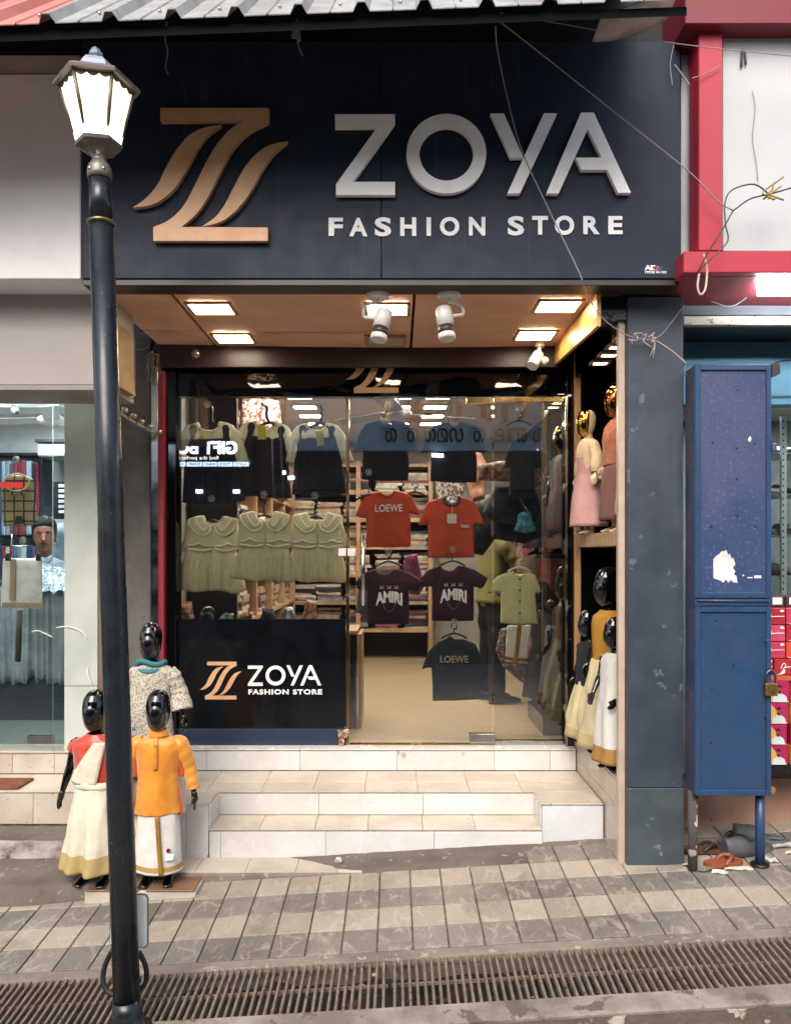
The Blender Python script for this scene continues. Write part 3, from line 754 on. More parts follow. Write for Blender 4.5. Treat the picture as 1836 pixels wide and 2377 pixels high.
for ch, a, b, c, d_ in FS:
    m_ = MB(); dd = SY-.003
    text_mb(m_, ch, AX(a, dd), AX(b, dd), AZ(d_, dd), AZ(c, dd), SY-.002, .004, bold=.035)
    m_.obj('letter_'+ch.lower(), [whitelet2], sg)
m_ = MB()
text_mb(m_, 'AD', AX(1495, SY), AX(1523, SY), AZ(627, SY), AZ(616, SY), SY-.001, .0015, bold=.06)
m_.m = 1; m_.prism(P3([(1522, 612), (1536, 612), (1524, 627)]), SY-.0025, SY-.001)
m_.m = 2; m_.prism(P3([(1530, 619), (1542, 613), (1545, 613), (1536, 620), (1543, 627), (1537, 627)]), SY-.0025, SY-.001)
m_.m = 0; text_mb(m_, '79928 04002', AX(1495, SY), AX(1546, SY), AZ(635, SY), AZ(629, SY), SY-.001, .0015, bold=.03)
m_.obj('maker_print', [whitelet2, M('print_pink', '#c05a70', .5), M('print_grey', '#4a5058', .5)], sg)
# small copies of the logo: vinyl and header
def logo(parent, name, x0, y0, x1, y1, sx0_, sy0_, sx1_, sy1_, d, th, shapes):
    pass
def remap(pts, src, dst): return [(dst[0]+(x-src[0])/(src[2]-src[0])*(dst[2]-dst[0]), dst[1]+(y-src[1])/(src[3]-src[1])*(dst[3]-dst[1])) for x, y in pts]
esrc = (308.6, 250.3, 668.3, 559)
d_ = 4.898
edst = (360+349/3.374, 1380+526/3.374, 360+681/3.374, 1380+822/3.374)
lm = MB()
for e in EMB: lm.prism([(AX(x, d_), AZ(y, d_)) for x, y in remap(e, esrc, edst)], d_-.0015, d_-.0005)
lm.obj('emblem_print', [bronze], vin)
zsrc = (778, 261, 1464, 452); zdst = (576, 1544, 746, 1592)
lm = MB(); cv = lambda pts: [(AX(x, d_), AZ(y, d_)) for x, y in remap(pts, zsrc, zdst)]
def fat(pts): return pts
for e in (Zl, Yl1, Yl2, Al): lm.prism(cv(e), d_-.0015-.0001*len(e), d_-.0005)
oc = remap([(1036, 356.5)], zsrc, zdst)[0]; ringmesh(lm, AX(oc[0], d_), AZ(oc[1], d_), 23*d_/FK, 15*d_/FK, d_-.0015, d_-.0005, 40)
text_mb(lm, 'FASHION STORE', AX(577, d_), AX(748, d_), AZ(1612, d_), AZ(1600, d_), d_-.0005, .001, bold=.04, spacing=1.15)
lm.obj('name_print', [whitelet2], vin)
lm = MB(); edst = (803, 790, 943, 912); hd = 4.885
for e in EMB: lm.prism([(AX(x, hd), AZ(y, hd)) for x, y in remap(e, esrc, edst)], hd-.001, hd+.003)
lm.obj('header_emblem', [bronze], shop)

# ================================================================== ROOF SHEETS
RYE = 2.94; ry0 = RYE; th_ = R(41.6)
rf = thing('corrugated_roof', 'silver corrugated sheet roof over the sign with a faded red end', 'roof', (0, ry0, 3.5))
def roofsheet(xa, xb, mat):
    m_ = MB(); pitch = .238; x = xa; prof = []
    ph0 = AX(256, RYE)
    k0 = math.floor((xa-ph0)/pitch)-1
    for k in range(k0, k0+60):
        c = ph0+k*pitch
        for dx, h in ((-.032, 0), (-.014, .030), (.014, .030), (.032, 0), (pitch/2-.004, 0), (pitch/2, .006), (pitch/2+.004, 0)):
            prof.append((c+dx, h))
    hx = lambda x: float(np.interp(x, [p[0] for p in prof], [p[1] for p in prof]))
    prof = [(xa, hx(xa))]+[p for p in prof if xa < p[0] < xb]+[(xb, hx(xb))]
    v = []; f = []
    for (x, h) in prof:
        z0 = AZ(57, RYE)+(x-AX(0, RYE))*.038
        for j in range(2):
            L = 3.2*j; up = Vector((0, -math.sin(th_), math.cos(th_)))*h
            v.append((x+L*.0, ry0+L*math.cos(th_)+up.y, z0+L*math.sin(th_)+up.z))
    for i in range(len(prof)-1): f.append((2*i, 2*i+2, 2*i+3, 2*i+1))
    n0 = len(v); v += [(a, b+.002, c-.003) for a, b, c in v]; f += [tuple(q+n0 for q in reversed(t)) for t in list(f)]
    for i in range(len(prof)-1): f.append((2*i, 2*i+n0, 2*i+2+n0, 2*i+2))
    m_.add(v, f); m_.obj('roof_sheet', [mat], rf)
roofsheet(-3.0, AX(112, RYE), zinc_red); roofsheet(AX(112, RYE)-.004, AX(690, RYE), zinc); roofsheet(AX(690, RYE)-.004, AX(1600, RYE), zinc)
m_ = MB(); x0_, x1_ = -3.0, AX(1600, RYE)
za = AZ(57, RYE)+(x0_-AX(0, RYE))*.038; zb = AZ(57, RYE)+(x1_-AX(0, RYE))*.038
m_.add([(x0_, RYE+.03, za-.045), (x1_, RYE+.03, zb-.045), (x1_, RYE+.06, zb-.02), (x0_, RYE+.06, za-.02), (x0_, RYE+.03, za-.01), (x1_, RYE+.03, zb-.01), (x1_, RYE+.06, zb-.0), (x0_, RYE+.06, za-.0)], [(0, 1, 2, 3), (4, 5, 6, 7), (0, 1, 5, 4), (1, 2, 6, 5), (2, 3, 7, 6), (3, 0, 4, 7)])
m_.obj('eave_purlin', [dark_under], rf)
for k in range(9):
    px = 60+k*145; x = AX(px, RYE); L = .16; z = AZ(57, RYE)+(x-AX(0, RYE))*.038
    m_ = MB(); m_.ball((x, ry0+L*math.cos(th_)-.004, z+L*math.sin(th_)+.004), .008, 6); m_.obj('roof_screw', [chrome], rf)
# flex sheet under the roof, its bright highlight put into pale colour and crescent shape
m_ = MB(); vv = []; ff = []
for i in range(25):
    t = i/24; px = 1385+t*178; py = 66-62*t**1.5; hw = 3+15*math.sin(min(1, t*1.15)*math.pi*.6)
    for j in range(9):
        u = j/8-.5
        q = at(px, py+hw*u*1.5, 3.3); vv.append((q.x, 3.3+.16*u-.05*(1-4*u*u), q.z))
for i in range(24):
    for j in range(8): a = i*9+j; ff.append((a, a+9, a+10, a+1))
m_.smooth = True; m_.add(vv, ff); o = m_.obj('flex_sheet', [M('flex_banner', '#b5aca0', .3, col2='#8c8072', vs=5)], label='curled flex banner shaped and coloured as a bright highlight under the roof, above the letter A', cat='banner'); o.modifiers.new('th', 'SOLIDIFY').thickness = .003
# ================================================================== CEILING LIGHTS, SPOTS
def square_light(name, x, y, z, sx, sy, mat, label, cat, group, down=.012):
    t = thing(name, label, cat, (x, y, z-down), group)
    m_ = MB(); f = .018
    for a, b, c, d in ((-sx/2-f, sx/2+f, -sy/2-f, -sy/2), (-sx/2-f, sx/2+f, sy/2, sy/2+f), (-sx/2-f, -sx/2, -sy/2, sy/2), (sx/2, sx/2+f, -sy/2, sy/2)):
        m_.box(x+a, x+b, y+c, y+d, z-down, z)
    m_.obj('frame', [M('light_frame', '#a5825f', .4)], t)
    m_ = MB(); m_.box(x-sx/2, x+sx/2, y-sy/2, y+sy/2, z-down+.003, z-.001); m_.obj('diffuser', [mat], t)
    return t
zc = CEIL-.002
for px, y, m, lab in ((492, 4.06, emit_w, 'front left lit square panel light in the brown soffit'), (899, 4.06, emit_w, 'front middle lit square panel light in the brown soffit, behind the spotlight'),
                      (1294, 4.02, emit_w, 'front right lit square panel light in the brown soffit'), (543, 4.60, emit_w, 'rear left lit square panel light in the brown soffit'),
                      (895, 4.63, unlit, 'unlit square panel light in the brown soffit behind the spotlights'), (1242, 4.53, emit_w, 'rear right lit square panel light in the brown soffit')):
    x = AX(px, y); sag = .02*math.sin((x+1.4)*1.1)*(y-3.7)/1.1
    square_light('ceiling_light', x, y, zc-sag, .205, .17, m, lab, 'ceiling light', 'square panel lights in the soffit')
for k, y in enumerate((4.42, 4.24, 4.08, 3.95)):
    square_light('alcove_light', 1.165, y, 2.70, .075, .05, emit_w, 'small lit downlight in the black ceiling of the alcove, '+['farthest', 'second from the back', 'third from the back', 'nearest'][k], 'downlight', 'downlights in the alcove')
def spot(px, py0, tip, side, label):
    y = 3.80; x = AX(px, y); t = thing('spotlight', label, 'spotlight', (x, y, CEIL-.05), 'white spotlights under the sign')
    m_ = MB(); m_.lathe([(.050, CEIL-.045), (.056, CEIL-.038), (.056, CEIL-.006), (.052, CEIL-.003)], (x, y, 0), 24); m_.obj('base', [whitepl], t)
    a = at(tip[0], tip[1], y); b = at(tip[2], tip[3], y-.03)
    m_ = MB(); s_ = side
    m_.tube([(x+.0, y, CEIL-.044), (x+.0, y, CEIL-.06), (x+.06*s_, y, CEIL-.075), (x+.07*s_, y, CEIL-.10), (x+.07*s_, y, a.z-.03)], .008, 8)
    m_.tube([(x+.07*s_, y, a.z-.03), (a.x+.02*s_, y, a.z-.04)], .009, 8); m_.obj('arm', [whitepl], t)
    d = (b-a); p = lambda q: a+d*q
    m_ = MB(); m_.tube([p(0), p(.03), p(.60)], [.036, .040, .041], 20); m_.obj('body', [whitepl], t)
    m_ = MB(); m_.tube([p(.60), p(.83)], .0385, 20); m_.obj('heat_band', [M('dark_band', '#3a2a22', .5)], t)
    m_ = MB(); m_.tube([p(.83), p(.97), p(1.)], [.041, .041, .036], 20); m_.obj('rim', [whitepl], t)
spot(877, 0, (893, 722, 878, 790), -1, 'white adjustable spotlight under the sign, left one, in front of the lit panel')
spot(1042, 0, (1029, 716, 1038, 788), 1, 'white adjustable spotlight under the sign, right one')
t = thing('spotlight', 'small white spotlight with a bare bulb by the gold board', 'spotlight', (AX(1250, 4.72), 4.72, 2.8))
m_ = MB(); m_.lathe([(.028, CEIL-.04), (.03, CEIL-.03), (.03, CEIL-.012)], (AX(1252, 4.70), 4.70, 0), 16); m_.tube([at(1252, 806, 4.7), at(1250, 832, 4.7)], .012, 8); m_.obj('base', [whitepl], t)
m_ = MB(); m_.tube([at(1250, 822, 4.7), at(1234, 850, 4.66)], [.034, .036], 16); m_.obj('body', [whitepl], t)
m_ = MB(); m_.ball(at(1264, 838, 4.7), .026, 8); m_.obj('bulb', [M('bulb_frost', '#cfc3b5', .15)], t)
t = thing('bulb', 'small clear round bulb below the soffit at the left', 'bulb', (AX(455, 4.75), 4.75, AZ(834, 4.75)))
m_ = MB(); m_.ball(at(455, 822, 4.72), .029, 9); m_.obj('globe', [M('bulb_glass', '#8b8078', .08, .7)], t)
m_ = MB(); m_.tube([at(455, 812, 4.73), (AX(452, 4.76), 4.76, CEIL-.03)], .010, 8); m_.obj('holder', [black_mat], t)
m_ = MB(); m_.tube(spline([at(325, 768, 4.62), at(350, 762, 4.60), at(372, 764, 4.6), at(420, 767, 4.6), at(560, 770, 4.6), at(700, 772, 4.6), at(980, 771, 4.6), at(1240, 764, 4.55)], 5), .004, 6); 
m_.obj('ceiling_cable', [black_mat], label='thin black cable running across the brown soffit', cat='cable')

# ================================================================== LEFT SHOP
ls = thing('left_shop', 'pale shop with a white sign box and clear glass front, left of the lamp post', 'shop', (-2.6, 4.7, FZ))
m_ = MB(); m_.box(-4.4, AX(188, 3.68), 3.68, 4.0, AZ(647, 3.68), AZ(172, 3.68)); m_.obj('sign_board', [plaster_w], ls, bevel=.004)
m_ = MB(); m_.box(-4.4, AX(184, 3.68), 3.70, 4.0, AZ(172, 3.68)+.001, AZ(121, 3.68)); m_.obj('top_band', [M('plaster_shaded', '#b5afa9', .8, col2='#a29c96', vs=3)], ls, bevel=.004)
m_ = MB(); m_.box(-4.4, AX(262, 3.93), 3.90, 4.25, AZ(894, 3.9), AZ(640, 3.9)); m_.obj('shutter_box', [greige], ls, bevel=.004)
m_ = MB(); m_.box(-4.4, AX(262, 3.93), 3.895, 4.25, AZ(906, 3.9), AZ(894.5, 3.9)); m_.obj('bottom_lip', [M('lip_paint', '#8a827b', .5, col2='#7b736c', vs=5)], ls, bevel=.002)
m_ = MB(); m_.prism([(AX(263, 4.0), AZ(903, 4.0)), (AX(289, 4.0), AZ(904, 4.0)), (AX(284, 4.0), AZ(856, 4.0)), (AX(276, 4.0), AZ(750, 4.0)), (AX(263, 4.0), AZ(745, 4.0))], 3.95, 4.18)
m_.obj('end_board', [M('raw_wood', '#96764f', .6, col2='#84663f', vs=10, streak=(60, '#7d5c34', .6))], ls, bevel=.002)
m_ = MB(); m_.box(AX(276, 4.1), AX(286, 4.1), 4.08, 4.3, AZ(880, 4.1), AZ(750, 4.1)); m_.obj('end_post', [M('brown_post', '#5d4232', .6)], ls)
for a, b in ((AZ(1592, 4.7), AZ(900, 4.7)), (FZ+.0, AZ(1593.5, 4.7))):
    m_ = MB(); m_.box(AX(150, 4.7), AX(227, 4.7), 4.70, 5.0, a, b); m_.obj('marble_panel', [green_m], ls, bevel=.002)
m_ = MB(); m_.box(AX(227.5, 4.7), AX(238, 4.7), 4.71, 5.0, FZ-.1, AZ(900, 4.7)); m_.obj('joint_strip', [M('brown_joint', '#6e5c55', .7)], ls)
m_ = MB(); m_.box(-4.2, AX(122, 4.76), 4.76, 4.77, FZ, AZ(880, 4.76)); gp1 = m_.obj('glass_pane', [glass_left], ls)
m_ = MB(); m_.box(AX(123, 4.75), AX(150, 4.75), 4.75, 4.76, FZ, AZ(880, 4.76)); gp2 = m_.obj('glass_pane', [glass_left], ls)
m_ = MB(); m_.box(AX(65, 4.75), AX(125, 4.75), 4.742, 4.775, AZ(1727, 4.75), AZ(1708, 4.75)); m_.obj('patch_fitting', [chrome], gp1, bevel=.002)
m_ = MB(); m_.tube(spline([at(75, 1466, 4.74), at(90, 1464, 4.74), at(105, 1470, 4.74), at(123, 1479, 4.74)], 4), .003, 5); m_.tube(spline([at(131, 1457, 4.73), at(160, 1455, 4.69), at(190, 1466, 4.69), at(203, 1482, 4.69)], 4), .003, 5)
m_.tube(spline([at(203, 1550, 4.69), at(207, 1572, 4.69), at(215, 1590, 4.69)], 4), .0025, 5)
m_.obj('adhesive_trail', [whitelet2], gp1)
ri = thing('left_shop_interior', 'cool lit draper room behind the left glass', 'room', (-3, 6.2, FZ))
cw = M('cool_wall', '#c6cccb', .7); 
for n_, b in (('back_wall', (-5.5, -1.75, 8.2, 8.3, .2, 3.3)), ('side_wall', (-1.76, -1.66, 5.0, 8.3, .2, 3.3)), ('side_wall', (-5.6, -5.5, 4.8, 8.3, .2, 3.3)), ('ceiling', (-5.6, -1.66, 4.78, 8.3, 2.98, 3.1)), ('ceiling_beam', (-5.5, -1.76, 6.3, 6.6, 2.8, 2.98))):
    m_ = MB(); m_.box(*b); m_.obj(n_, [cw if n_ != 'ceiling' else M('cool_ceiling', '#9fa9aa', .7)], ri)
m_ = MB(); m_.box(-5.5, -1.7, 4.79, 8.3, FZ-.2, FZ-.001); m_.obj('floor', [M('grey_floor', '#6e7a74', .25)], ri)
square_light('ceiling_light', -3.35, 6.0, 2.98, .25, .12, emit_cool, 'bright ceiling panel inside the left shop near the camera dome', 'ceiling light', None)
square_light('ceiling_light', -2.5, 5.15, 2.98, .8, .22, emit_cool, 'unseen ceiling panel added in the left shop to light the face of the man', 'ceiling light', None)  # hidden panel added to brighten the man's face
square_light('ceiling_light', -3.2, 7.4, 2.98, .9, .2, emit_cool, 'wide ceiling panel at the back of the left shop', 'ceiling light', None)
# ceiling fan
fx, fy = AX(122, 6.0), 6.0; fz = AZ(975, 6.0)
t = thing('ceiling_fan', 'white ceiling fan inside the left shop', 'fan', (fx, fy, fz-.05))
m_ = MB(); m_.lathe([(.03, fz-.05), (.10, fz-.03), (.11, fz+.01), (.06, fz+.04), (.03, fz+.1)], (fx, fy, 0), 20); m_.obj('motor', [whitepl], t)
m_ = MB(); m_.tube([(fx, fy, fz+.05), (fx, fy, 2.98)], .012, 8); m_.lathe([(.05, 2.95), (.03, 2.9)], (fx, fy, 0), 12); m_.obj('rod', [whitepl], t)
for k in range(3):
    a = R(172+120*k); m_ = MB(); m_.obox((fx+math.cos(a)*.36, fy+math.sin(a)*.36, fz), (math.cos(a)*.26, math.sin(a)*.26, 0), (-math.sin(a)*.06, math.cos(a)*.06, .012), (0, 0, .003)); m_.obj('blade', [whitepl], t, bevel=.001)
t = thing('security_camera', 'small white dome security camera on the ceiling of the left shop', 'camera', (AX(38, 5.9), 5.9, AZ(962, 5.9)))
m_ = MB(); m_.ball(at(36, 952, 5.9), .03, 8); m_.tube([at(32, 944, 5.9), at(30, 925, 5.9)], .012, 8); m_.obj('housing', [whitepl], t)
m_ = MB(); m_.ball(at(41, 958, 5.86), .016, 8); m_.obj('lens', [black_gl], t)
t = thing('wall_unit', 'white wall mounted air unit with a dark top edge, high in the left shop', 'air conditioner', (AX(120, 7.8), 7.8, AZ(1085, 7.8)))
m_ = MB(); m_.box(AX(86, 7.7), AX(165, 7.7), 7.7, 8.1, AZ(1060, 7.7), AZ(1027, 7.7)); m_.obj('casing', [M('unit_grey', '#7f8786', .5)], t, bevel=.02, seg=2)
m_ = MB(); m_.box(AX(84, 7.7), AX(165, 7.7), 7.68, 8.12, AZ(1027, 7.7)+.001, AZ(1020, 7.7)); m_.obj('top_edge', [black_mat], t)
# shelves of rolled cloth at the back
cols = ['#2b3f63', '#4d6f92', '#8fa9bd', '#c9c3b8', '#7d3942', '#202531', '#5a4a6b', '#b9c8cf', '#3b4b5a', '#6b1f2b', '#8a8f95', '#d8d6d0']
cm = [M('cloth_'+str(i), c, .85, bump=.2, bs=60) for i, c in enumerate(cols)]
t = thing('cloth_rack', 'dark rack of upright cloth bolts behind the checked shirt', 'rack', (AX(50, 8), 8, AZ(1240, 8)))
m_ = MB(); m_.box(-4.6, AX(104, 8.0), 7.95, 8.18, AZ(1058, 8), AZ(1052, 8)); m_.box(-4.6, AX(104, 8.0), 7.95, 8.18, AZ(1248, 8), AZ(1243, 8)); m_.box(AX(99, 8), AX(104, 8), 7.95, 8.18, AZ(1400, 8), AZ(1052, 8)); m_.obj('frame', [M('rack_navy', '#1d2433', .5)], t)
rnd = random.Random(5)
x = -4.3
while x < AX(96, 8):
    w_ = rnd.uniform(.035, .06); 
    for (z0, z1) in ((AZ(1243, 8), AZ(1070+rnd.uniform(0, 8), 8)), (AZ(1390, 8), AZ(1262+rnd.uniform(0, 8), 8))):
        m_ = MB(); m_.box(x, x+w_*.9, 7.93, 8.15, z0, z1); m_.obj('cloth_bolt', [rnd.choice(cm)], t, bevel=.008, seg=2)
    x += w_
t = thing('label_rack', 'dark panel of small white labels on the right wall of the left shop', 'panel', (AX(135, 7.6), 7.6, AZ(1200, 7.6)))
m_ = MB(); m_.box(AX(122, 7.6), AX(160, 7.6), 7.6, 7.64, AZ(1205, 7.6), AZ(1118, 7.6)); m_.obj('board', [M('navy_board', '#20262f', .5)], t)
for k in range(6):
    m_ = MB(); m_.box(AX(137, 7.59), AX(149, 7.59), 7.588, 7.599, AZ(1131+k*12, 7.59), AZ(1124+k*12, 7.59)); m_.obj('label_card', [whitelet2], t)
def curtain(name, px0, px1, py0, py1, d, mat, label, cat, amp=.03, fr=55, ragged=0, parent=None):
    m_ = MB(); n1, n2 = 160, 14; x0, x1 = AX(px0, d), AX(px1, d); z0, z1 = AZ(py1, d), AZ(py0, d); vv = []; ff = []
    for i in range(n1+1):
        x = x0+(x1-x0)*i/n1; rg = ragged*abs(mnoise.noise(Vector((x*12, 0, 3))))
        for j in range(n2+1):
            t_ = j/n2; z = z1+(z0+rg-z1)*t_
            vv.append((x+.006*mnoise.noise(Vector((x*20, z*3, 5))), d-amp*(.4+.6*t_)*mnoise.noise(Vector((x*fr/ (1+0*t_), z*.5, 9))), z))
    for i in range(n1):
        for j in range(n2): a = i*(n2+1)+j; ff.append((a, a+n2+1, a+n2+2, a+1))
    m_.smooth = True; m_.add(vv, ff)
    o = m_.obj(name, [mat], parent, label=label, cat=cat); o.modifiers.new('th', 'SOLIDIFY').thickness = .003; return o
curtain('hanging_cloth', 104, 160, 1215, 1560, 7.4, M('pale_blue_cloth', '#7f93a3', .8, col2='#9fb0bc', vs=12), 'pale blue cloth lengths hanging behind the shopkeeper', 'cloth', amp=.05)
curtain('table_skirt', -120, 152, 1362, 1590, 5.6, M('grey_skirt', '#7b858a', .8, col2='#8f999c', vs=10, streak=(30, '#5b666d', .6)), 'pleated grey skirt around the display table in the left shop', 'table skirt', amp=.05, fr=35, ragged=.1)
m_ = MB(); m_.box(-5, AX(156, 5.62), 5.63, 6.0, FZ, AZ(1350, 5.62)); m_.obj('display_table', [M('dark_table', '#2c3136', .6)], label='dark display table under the pleated grey skirt', cat='table')
m_ = MB(); rnd = random.Random(12); vv = []; ff = []
for i in range(40):
    x = AX(60, 5.55)+(AX(160, 5.55)-AX(60, 5.55))*i/39
    for j in range(12):
        t_ = j/11; z = AZ(1372, 5.55)+(.17-.03*abs(i-10)/29)*math.sin(min(1, t_*1.2)*1.5)
        vv.append((x, 5.52+.35*t_+.03*mnoise.noise(Vector((x*16, t_*6, 1))), z+.025*mnoise.noise(Vector((x*22, t_*9, 7)))))
for i in range(39):
    for j in range(11): a = i*12+j; ff.append((a, a+12, a+13, a+1))
m_.smooth = False; m_.add(vv, ff); m_.obj('wrapped_cloth', [M('foil_wrap', '#b9c6cc', .35, .2, col2='#4a555b', vs=60, vmin=.50, vmax=.58)], label='heap of foil wrapped cloth on the display table', cat='cloth')
m_ = MB(); m_.tube([at(28, 1240, 5.3), at(28, 1300, 5.3)], .004, 6); m_.tube([at(0, 1300, 5.3), at(70, 1300, 5.3)], .005, 6); m_.tube([at(0, 1268, 5.3), at(64, 1268, 5.3)], .005, 6)
m_.obj('wire_stand', [chrome], label='thin wire display stand behind the checked shirt', cat='stand')

# ================================================================== RIGHT SHOP
rs = thing('right_shop', 'red framed shop with blue wall to the right of the pillar', 'shop', (2.2, 4.4, 0))
def pbox(parent, name, mat, px0, px1, py0, py1, d, depth=.1, bevel=.002, xo=0):
    m_ = MB(); m_.box(AX(px0, d), AX(px1, d), d, d+depth, AZ(py1, d), AZ(py0, d)); return m_.obj(name, [mat], parent, bevel=bevel)
pbox(rs, 'white_strip', M('pale_strip', '#a9acb4', .6, col2='#9699a3', vs=3), 1580, 1612, 58, 636, 3.72, .3)
pbox(rs, 'red_column', redframe, 1621, 1677, -40, 582, 3.56, .12, .004)
pbox(rs, 'red_bar', redframe, 1586, 2300, 583, 633, 3.555, .5, .004)
pbox(rs, 'top_bar', M('red_top', '#6d1621', .5), 1590, 2300, -80, 55, 3.50, .5, .004)
pbox(rs, 'white_panel', M('white_sign_panel', '#aeb1b4', .6, col2='#a4a7a9', vs=1.2, spots=(12, '#8d8d8a', .76)), 1677, 2300, 55, 583, 3.60, .08)
m_ = MB(); m_.box(AX(1586, 3.56), 3.6, 3.60, 4.10, AZ(634, 3.555)+.0, AZ(634, 3.555)+.02); m_.obj('red_soffit', [redframe_s], rs)
zt_ = AZ(634, 3.555)
for k, y in enumerate((3.68, 3.78)):
    t = thing('tube_light', ['front', 'rear'][k]+' white tube light under the red bar at the right edge', 'tube light', (AX(1900, y), y, zt_-.03), 'tube lights under the red bar')
    m_ = MB(); m_.tube([(AX(1758, y), y, zt_-.018), (AX(2300, y), y, zt_-.018)], .010, 12); m_.obj('tube', [emit_cool], t)
    m_ = MB(); m_.box(AX(1756, y), AX(2300, y), y-.008, y+.008, zt_-.006, zt_); m_.obj('batten', [whitepl], t)
pbox(rs, 'grey_beam', grey_beam, 1570, 2300, 655, 731, 4.02, .3)
pbox(rs, 'ledge', ledge_c, 1585, 2300, 733, 754, 3.98, .34, .004)
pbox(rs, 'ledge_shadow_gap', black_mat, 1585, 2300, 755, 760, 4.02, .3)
pbox(rs, 'blue_lintel', blue_wall, 1585, 2300, 761, 939, 4.30, .1)
m_ = MB(); m_.tube(spline([at(1780, 850, 4.29), at(1810, 838, 4.29), at(1836, 835, 4.29), at(1900, 836, 4.29)], 4), .003, 5); m_.tube([at(1790, 920, 4.29), at(1900, 919, 4.29)], .003, 5); m_.obj('wall_cable', [black_mat], rs)
m_ = MB(); m_.box(AX(1600, 4.33), 4.2, 4.33, 4.34, AZ(1420, 4.33), AZ(940, 4.33)); m_.obj('glass_pane', [glass_left], rs)
m_ = MB(); m_.box(1.62, 4.4, 5.8, 5.9, -.1, 3.2); m_.obj('back_wall', [M('grey_back', '#6e7470', .8, col2='#5c625f', vs=4)], rs)
m_ = MB(); m_.box(1.62, 4.4, 4.4, 5.9, 2.6, 2.7); m_.obj('ceiling', [int_ceil], rs)
pbox(rs, 'plinth', pinkwall, 1545, 2300, 1806, 2050, 4.25, .4, .003)
pbox(rs, 'plinth_top', M('plinth_edge', '#5d4a44', .6), 1545, 2300, 1794, 1805, 4.22, .9, .003)
square_light('ceiling_light', 2.5, 5.0, 2.6, .8, .15, emit_cool, 'ceiling panel inside the right shop above the shoe shelves', 'ceiling light', None)
# slotted upright and shelves with shoes
t = thing('shoe_rack', 'slotted steel shoe rack behind the glass at the right edge', 'shelf', (2.35, 4.7, AZ(1420, 4.6)))
for z_, (pa, pb) in enumerate(((965, 1640),)):
    m_ = MB(); m_.box(AX(1813, 4.6), AX(1825, 4.6), 4.6, 4.62, AZ(1420, 4.6), AZ(965, 4.6)); u = m_.obj('upright', [M('slotted_steel', '#b9c2bd', .4, .3)], t)
    for k in range(28):
        m_ = MB(); zz = AZ(975+k*15, 4.59); m_.box(AX(1817, 4.59), AX(1820, 4.59), 4.597, 4.599, zz-.012, zz); m_.obj('slot', [black_mat], u)
for py in (1055, 1150, 1245, 1340):
    m_ = MB(); m_.box(AX(1780, 4.65), 3.2, 4.63, 4.95, AZ(py, 4.65), AZ(py-4, 4.65)); m_.obj('shelf', [M('steel_shelf', '#8d9693', .4, .5)], t)
rnd = random.Random(2)
shoe_c = [M('shoe_'+str(i), c, .5) for i, c in enumerate(['#2b2b2c', '#5d5f60', '#8a8378', '#3b3a44', '#a9a79f', '#5b3f33'])]
def shoe(name, x, y, z, L, mat, label, cat, group, rot=0):
    m_ = MB(); rings = []
    for k in range(9):
        t_ = k/8; yy = -L/2+L*t_; wd = .032+.012*math.sin(t_*2.4)-(.02 if t_ in (0,) else 0); h = .03+.045*t_**1.5
        rings.append([(math.cos(a)*wd, yy, max(0, h*(.5+.5*math.sin(a)))) for a in np.linspace(0, 2*math.pi, 13)[:-1]])
    m_.smooth = True; m_.loft(rings); o = m_.obj(name, [mat], None, label=label, cat=cat, group=group, org=(0, 0, 0))
    o.location = (x, y, z); o.rotation_euler = (0, 0, rot); return o
for py in (1055, 1150, 1245, 1340):
    x = AX(1785, 4.7)
    while x < 2.75:
        shoe('shoe', x, 4.75, AZ(py-4, 4.65)+.001, .24, rnd.choice(shoe_c), 'shoe on the slotted steel rack behind the right glass', 'shoe', 'shoes on the steel rack', rnd.uniform(-.3, .3)); x += rnd.uniform(.10, .14)
# shoe boxes
def box_red(px0, px1, py0, py1, d, tone, label):
    t = thing('shoe_box', label, 'shoe box', (AX((px0+px1)/2, d), d, AZ(py1, d)), 'shoe boxes stacked beside the cabinet')
    m_ = MB(); m_.box(AX(px0, d)+.001, AX(px1, d)-.001, d, d+.2, AZ(py1, d)+.001, AZ(py0, d)-.001); m_.obj('carton', [M('box_red_'+tone, tone, .45)], t, bevel=.002)
    w_ = px1-px0; m_ = MB(); q = lambda pts: [(AX(px0+x*w_, d), AZ(py0+y*(py1-py0), d)) for x, y in pts]
    m_.prism(q(spline([(.05, .95), (.22, .9), (.35, .6), (.3, .45), (.42, .7), (.38, .9), (.2, 1.0-.02)], 3)), d-.0015, d-.0003); m_.obj('foot_print', [M('print_cream', '#e9cfc4', .5)], t)
    m_ = MB(); m_.tube([Vector((a, d-.001, b)) for a, b in q(spline([(.25, .62), (.32, .35), (.4, .3), (.45, .45), (.38, .55), (.5, .52), (.66, .5), (.95, .5)], 3))], .0022, 5); m_.obj('script_print', [whitelet2], t)
    m_ = MB(); m_.prism(q([(.8, .1), (.94, .1), (.94, .22), (.8, .22)]), d-.0015, d-.0003); m_.obj('size_label', [whitelet2], t)
tones = ['#9e2231', '#b8405f', '#ad3450', '#a3232f', '#c4482f']
rows = [(1412, 1450), (1451, 1489), (1490, 1528), (1529, 1567)]
nm = ['top', 'second', 'third', 'bottom']
for r, (a, b) in enumerate(rows):
    o_ = [0, 0, 0, -28][r]
    box_red(1762+o_, 1822+o_, a, b, 3.98, tones[r], 'red shoe box with script print, '+nm[r]+' one above the padlock')
    box_red(1824+o_, 1884+o_, a, b, 3.98, tones[(r+2) % 5], 'red shoe box, '+nm[r]+' of the stack at the photo edge')
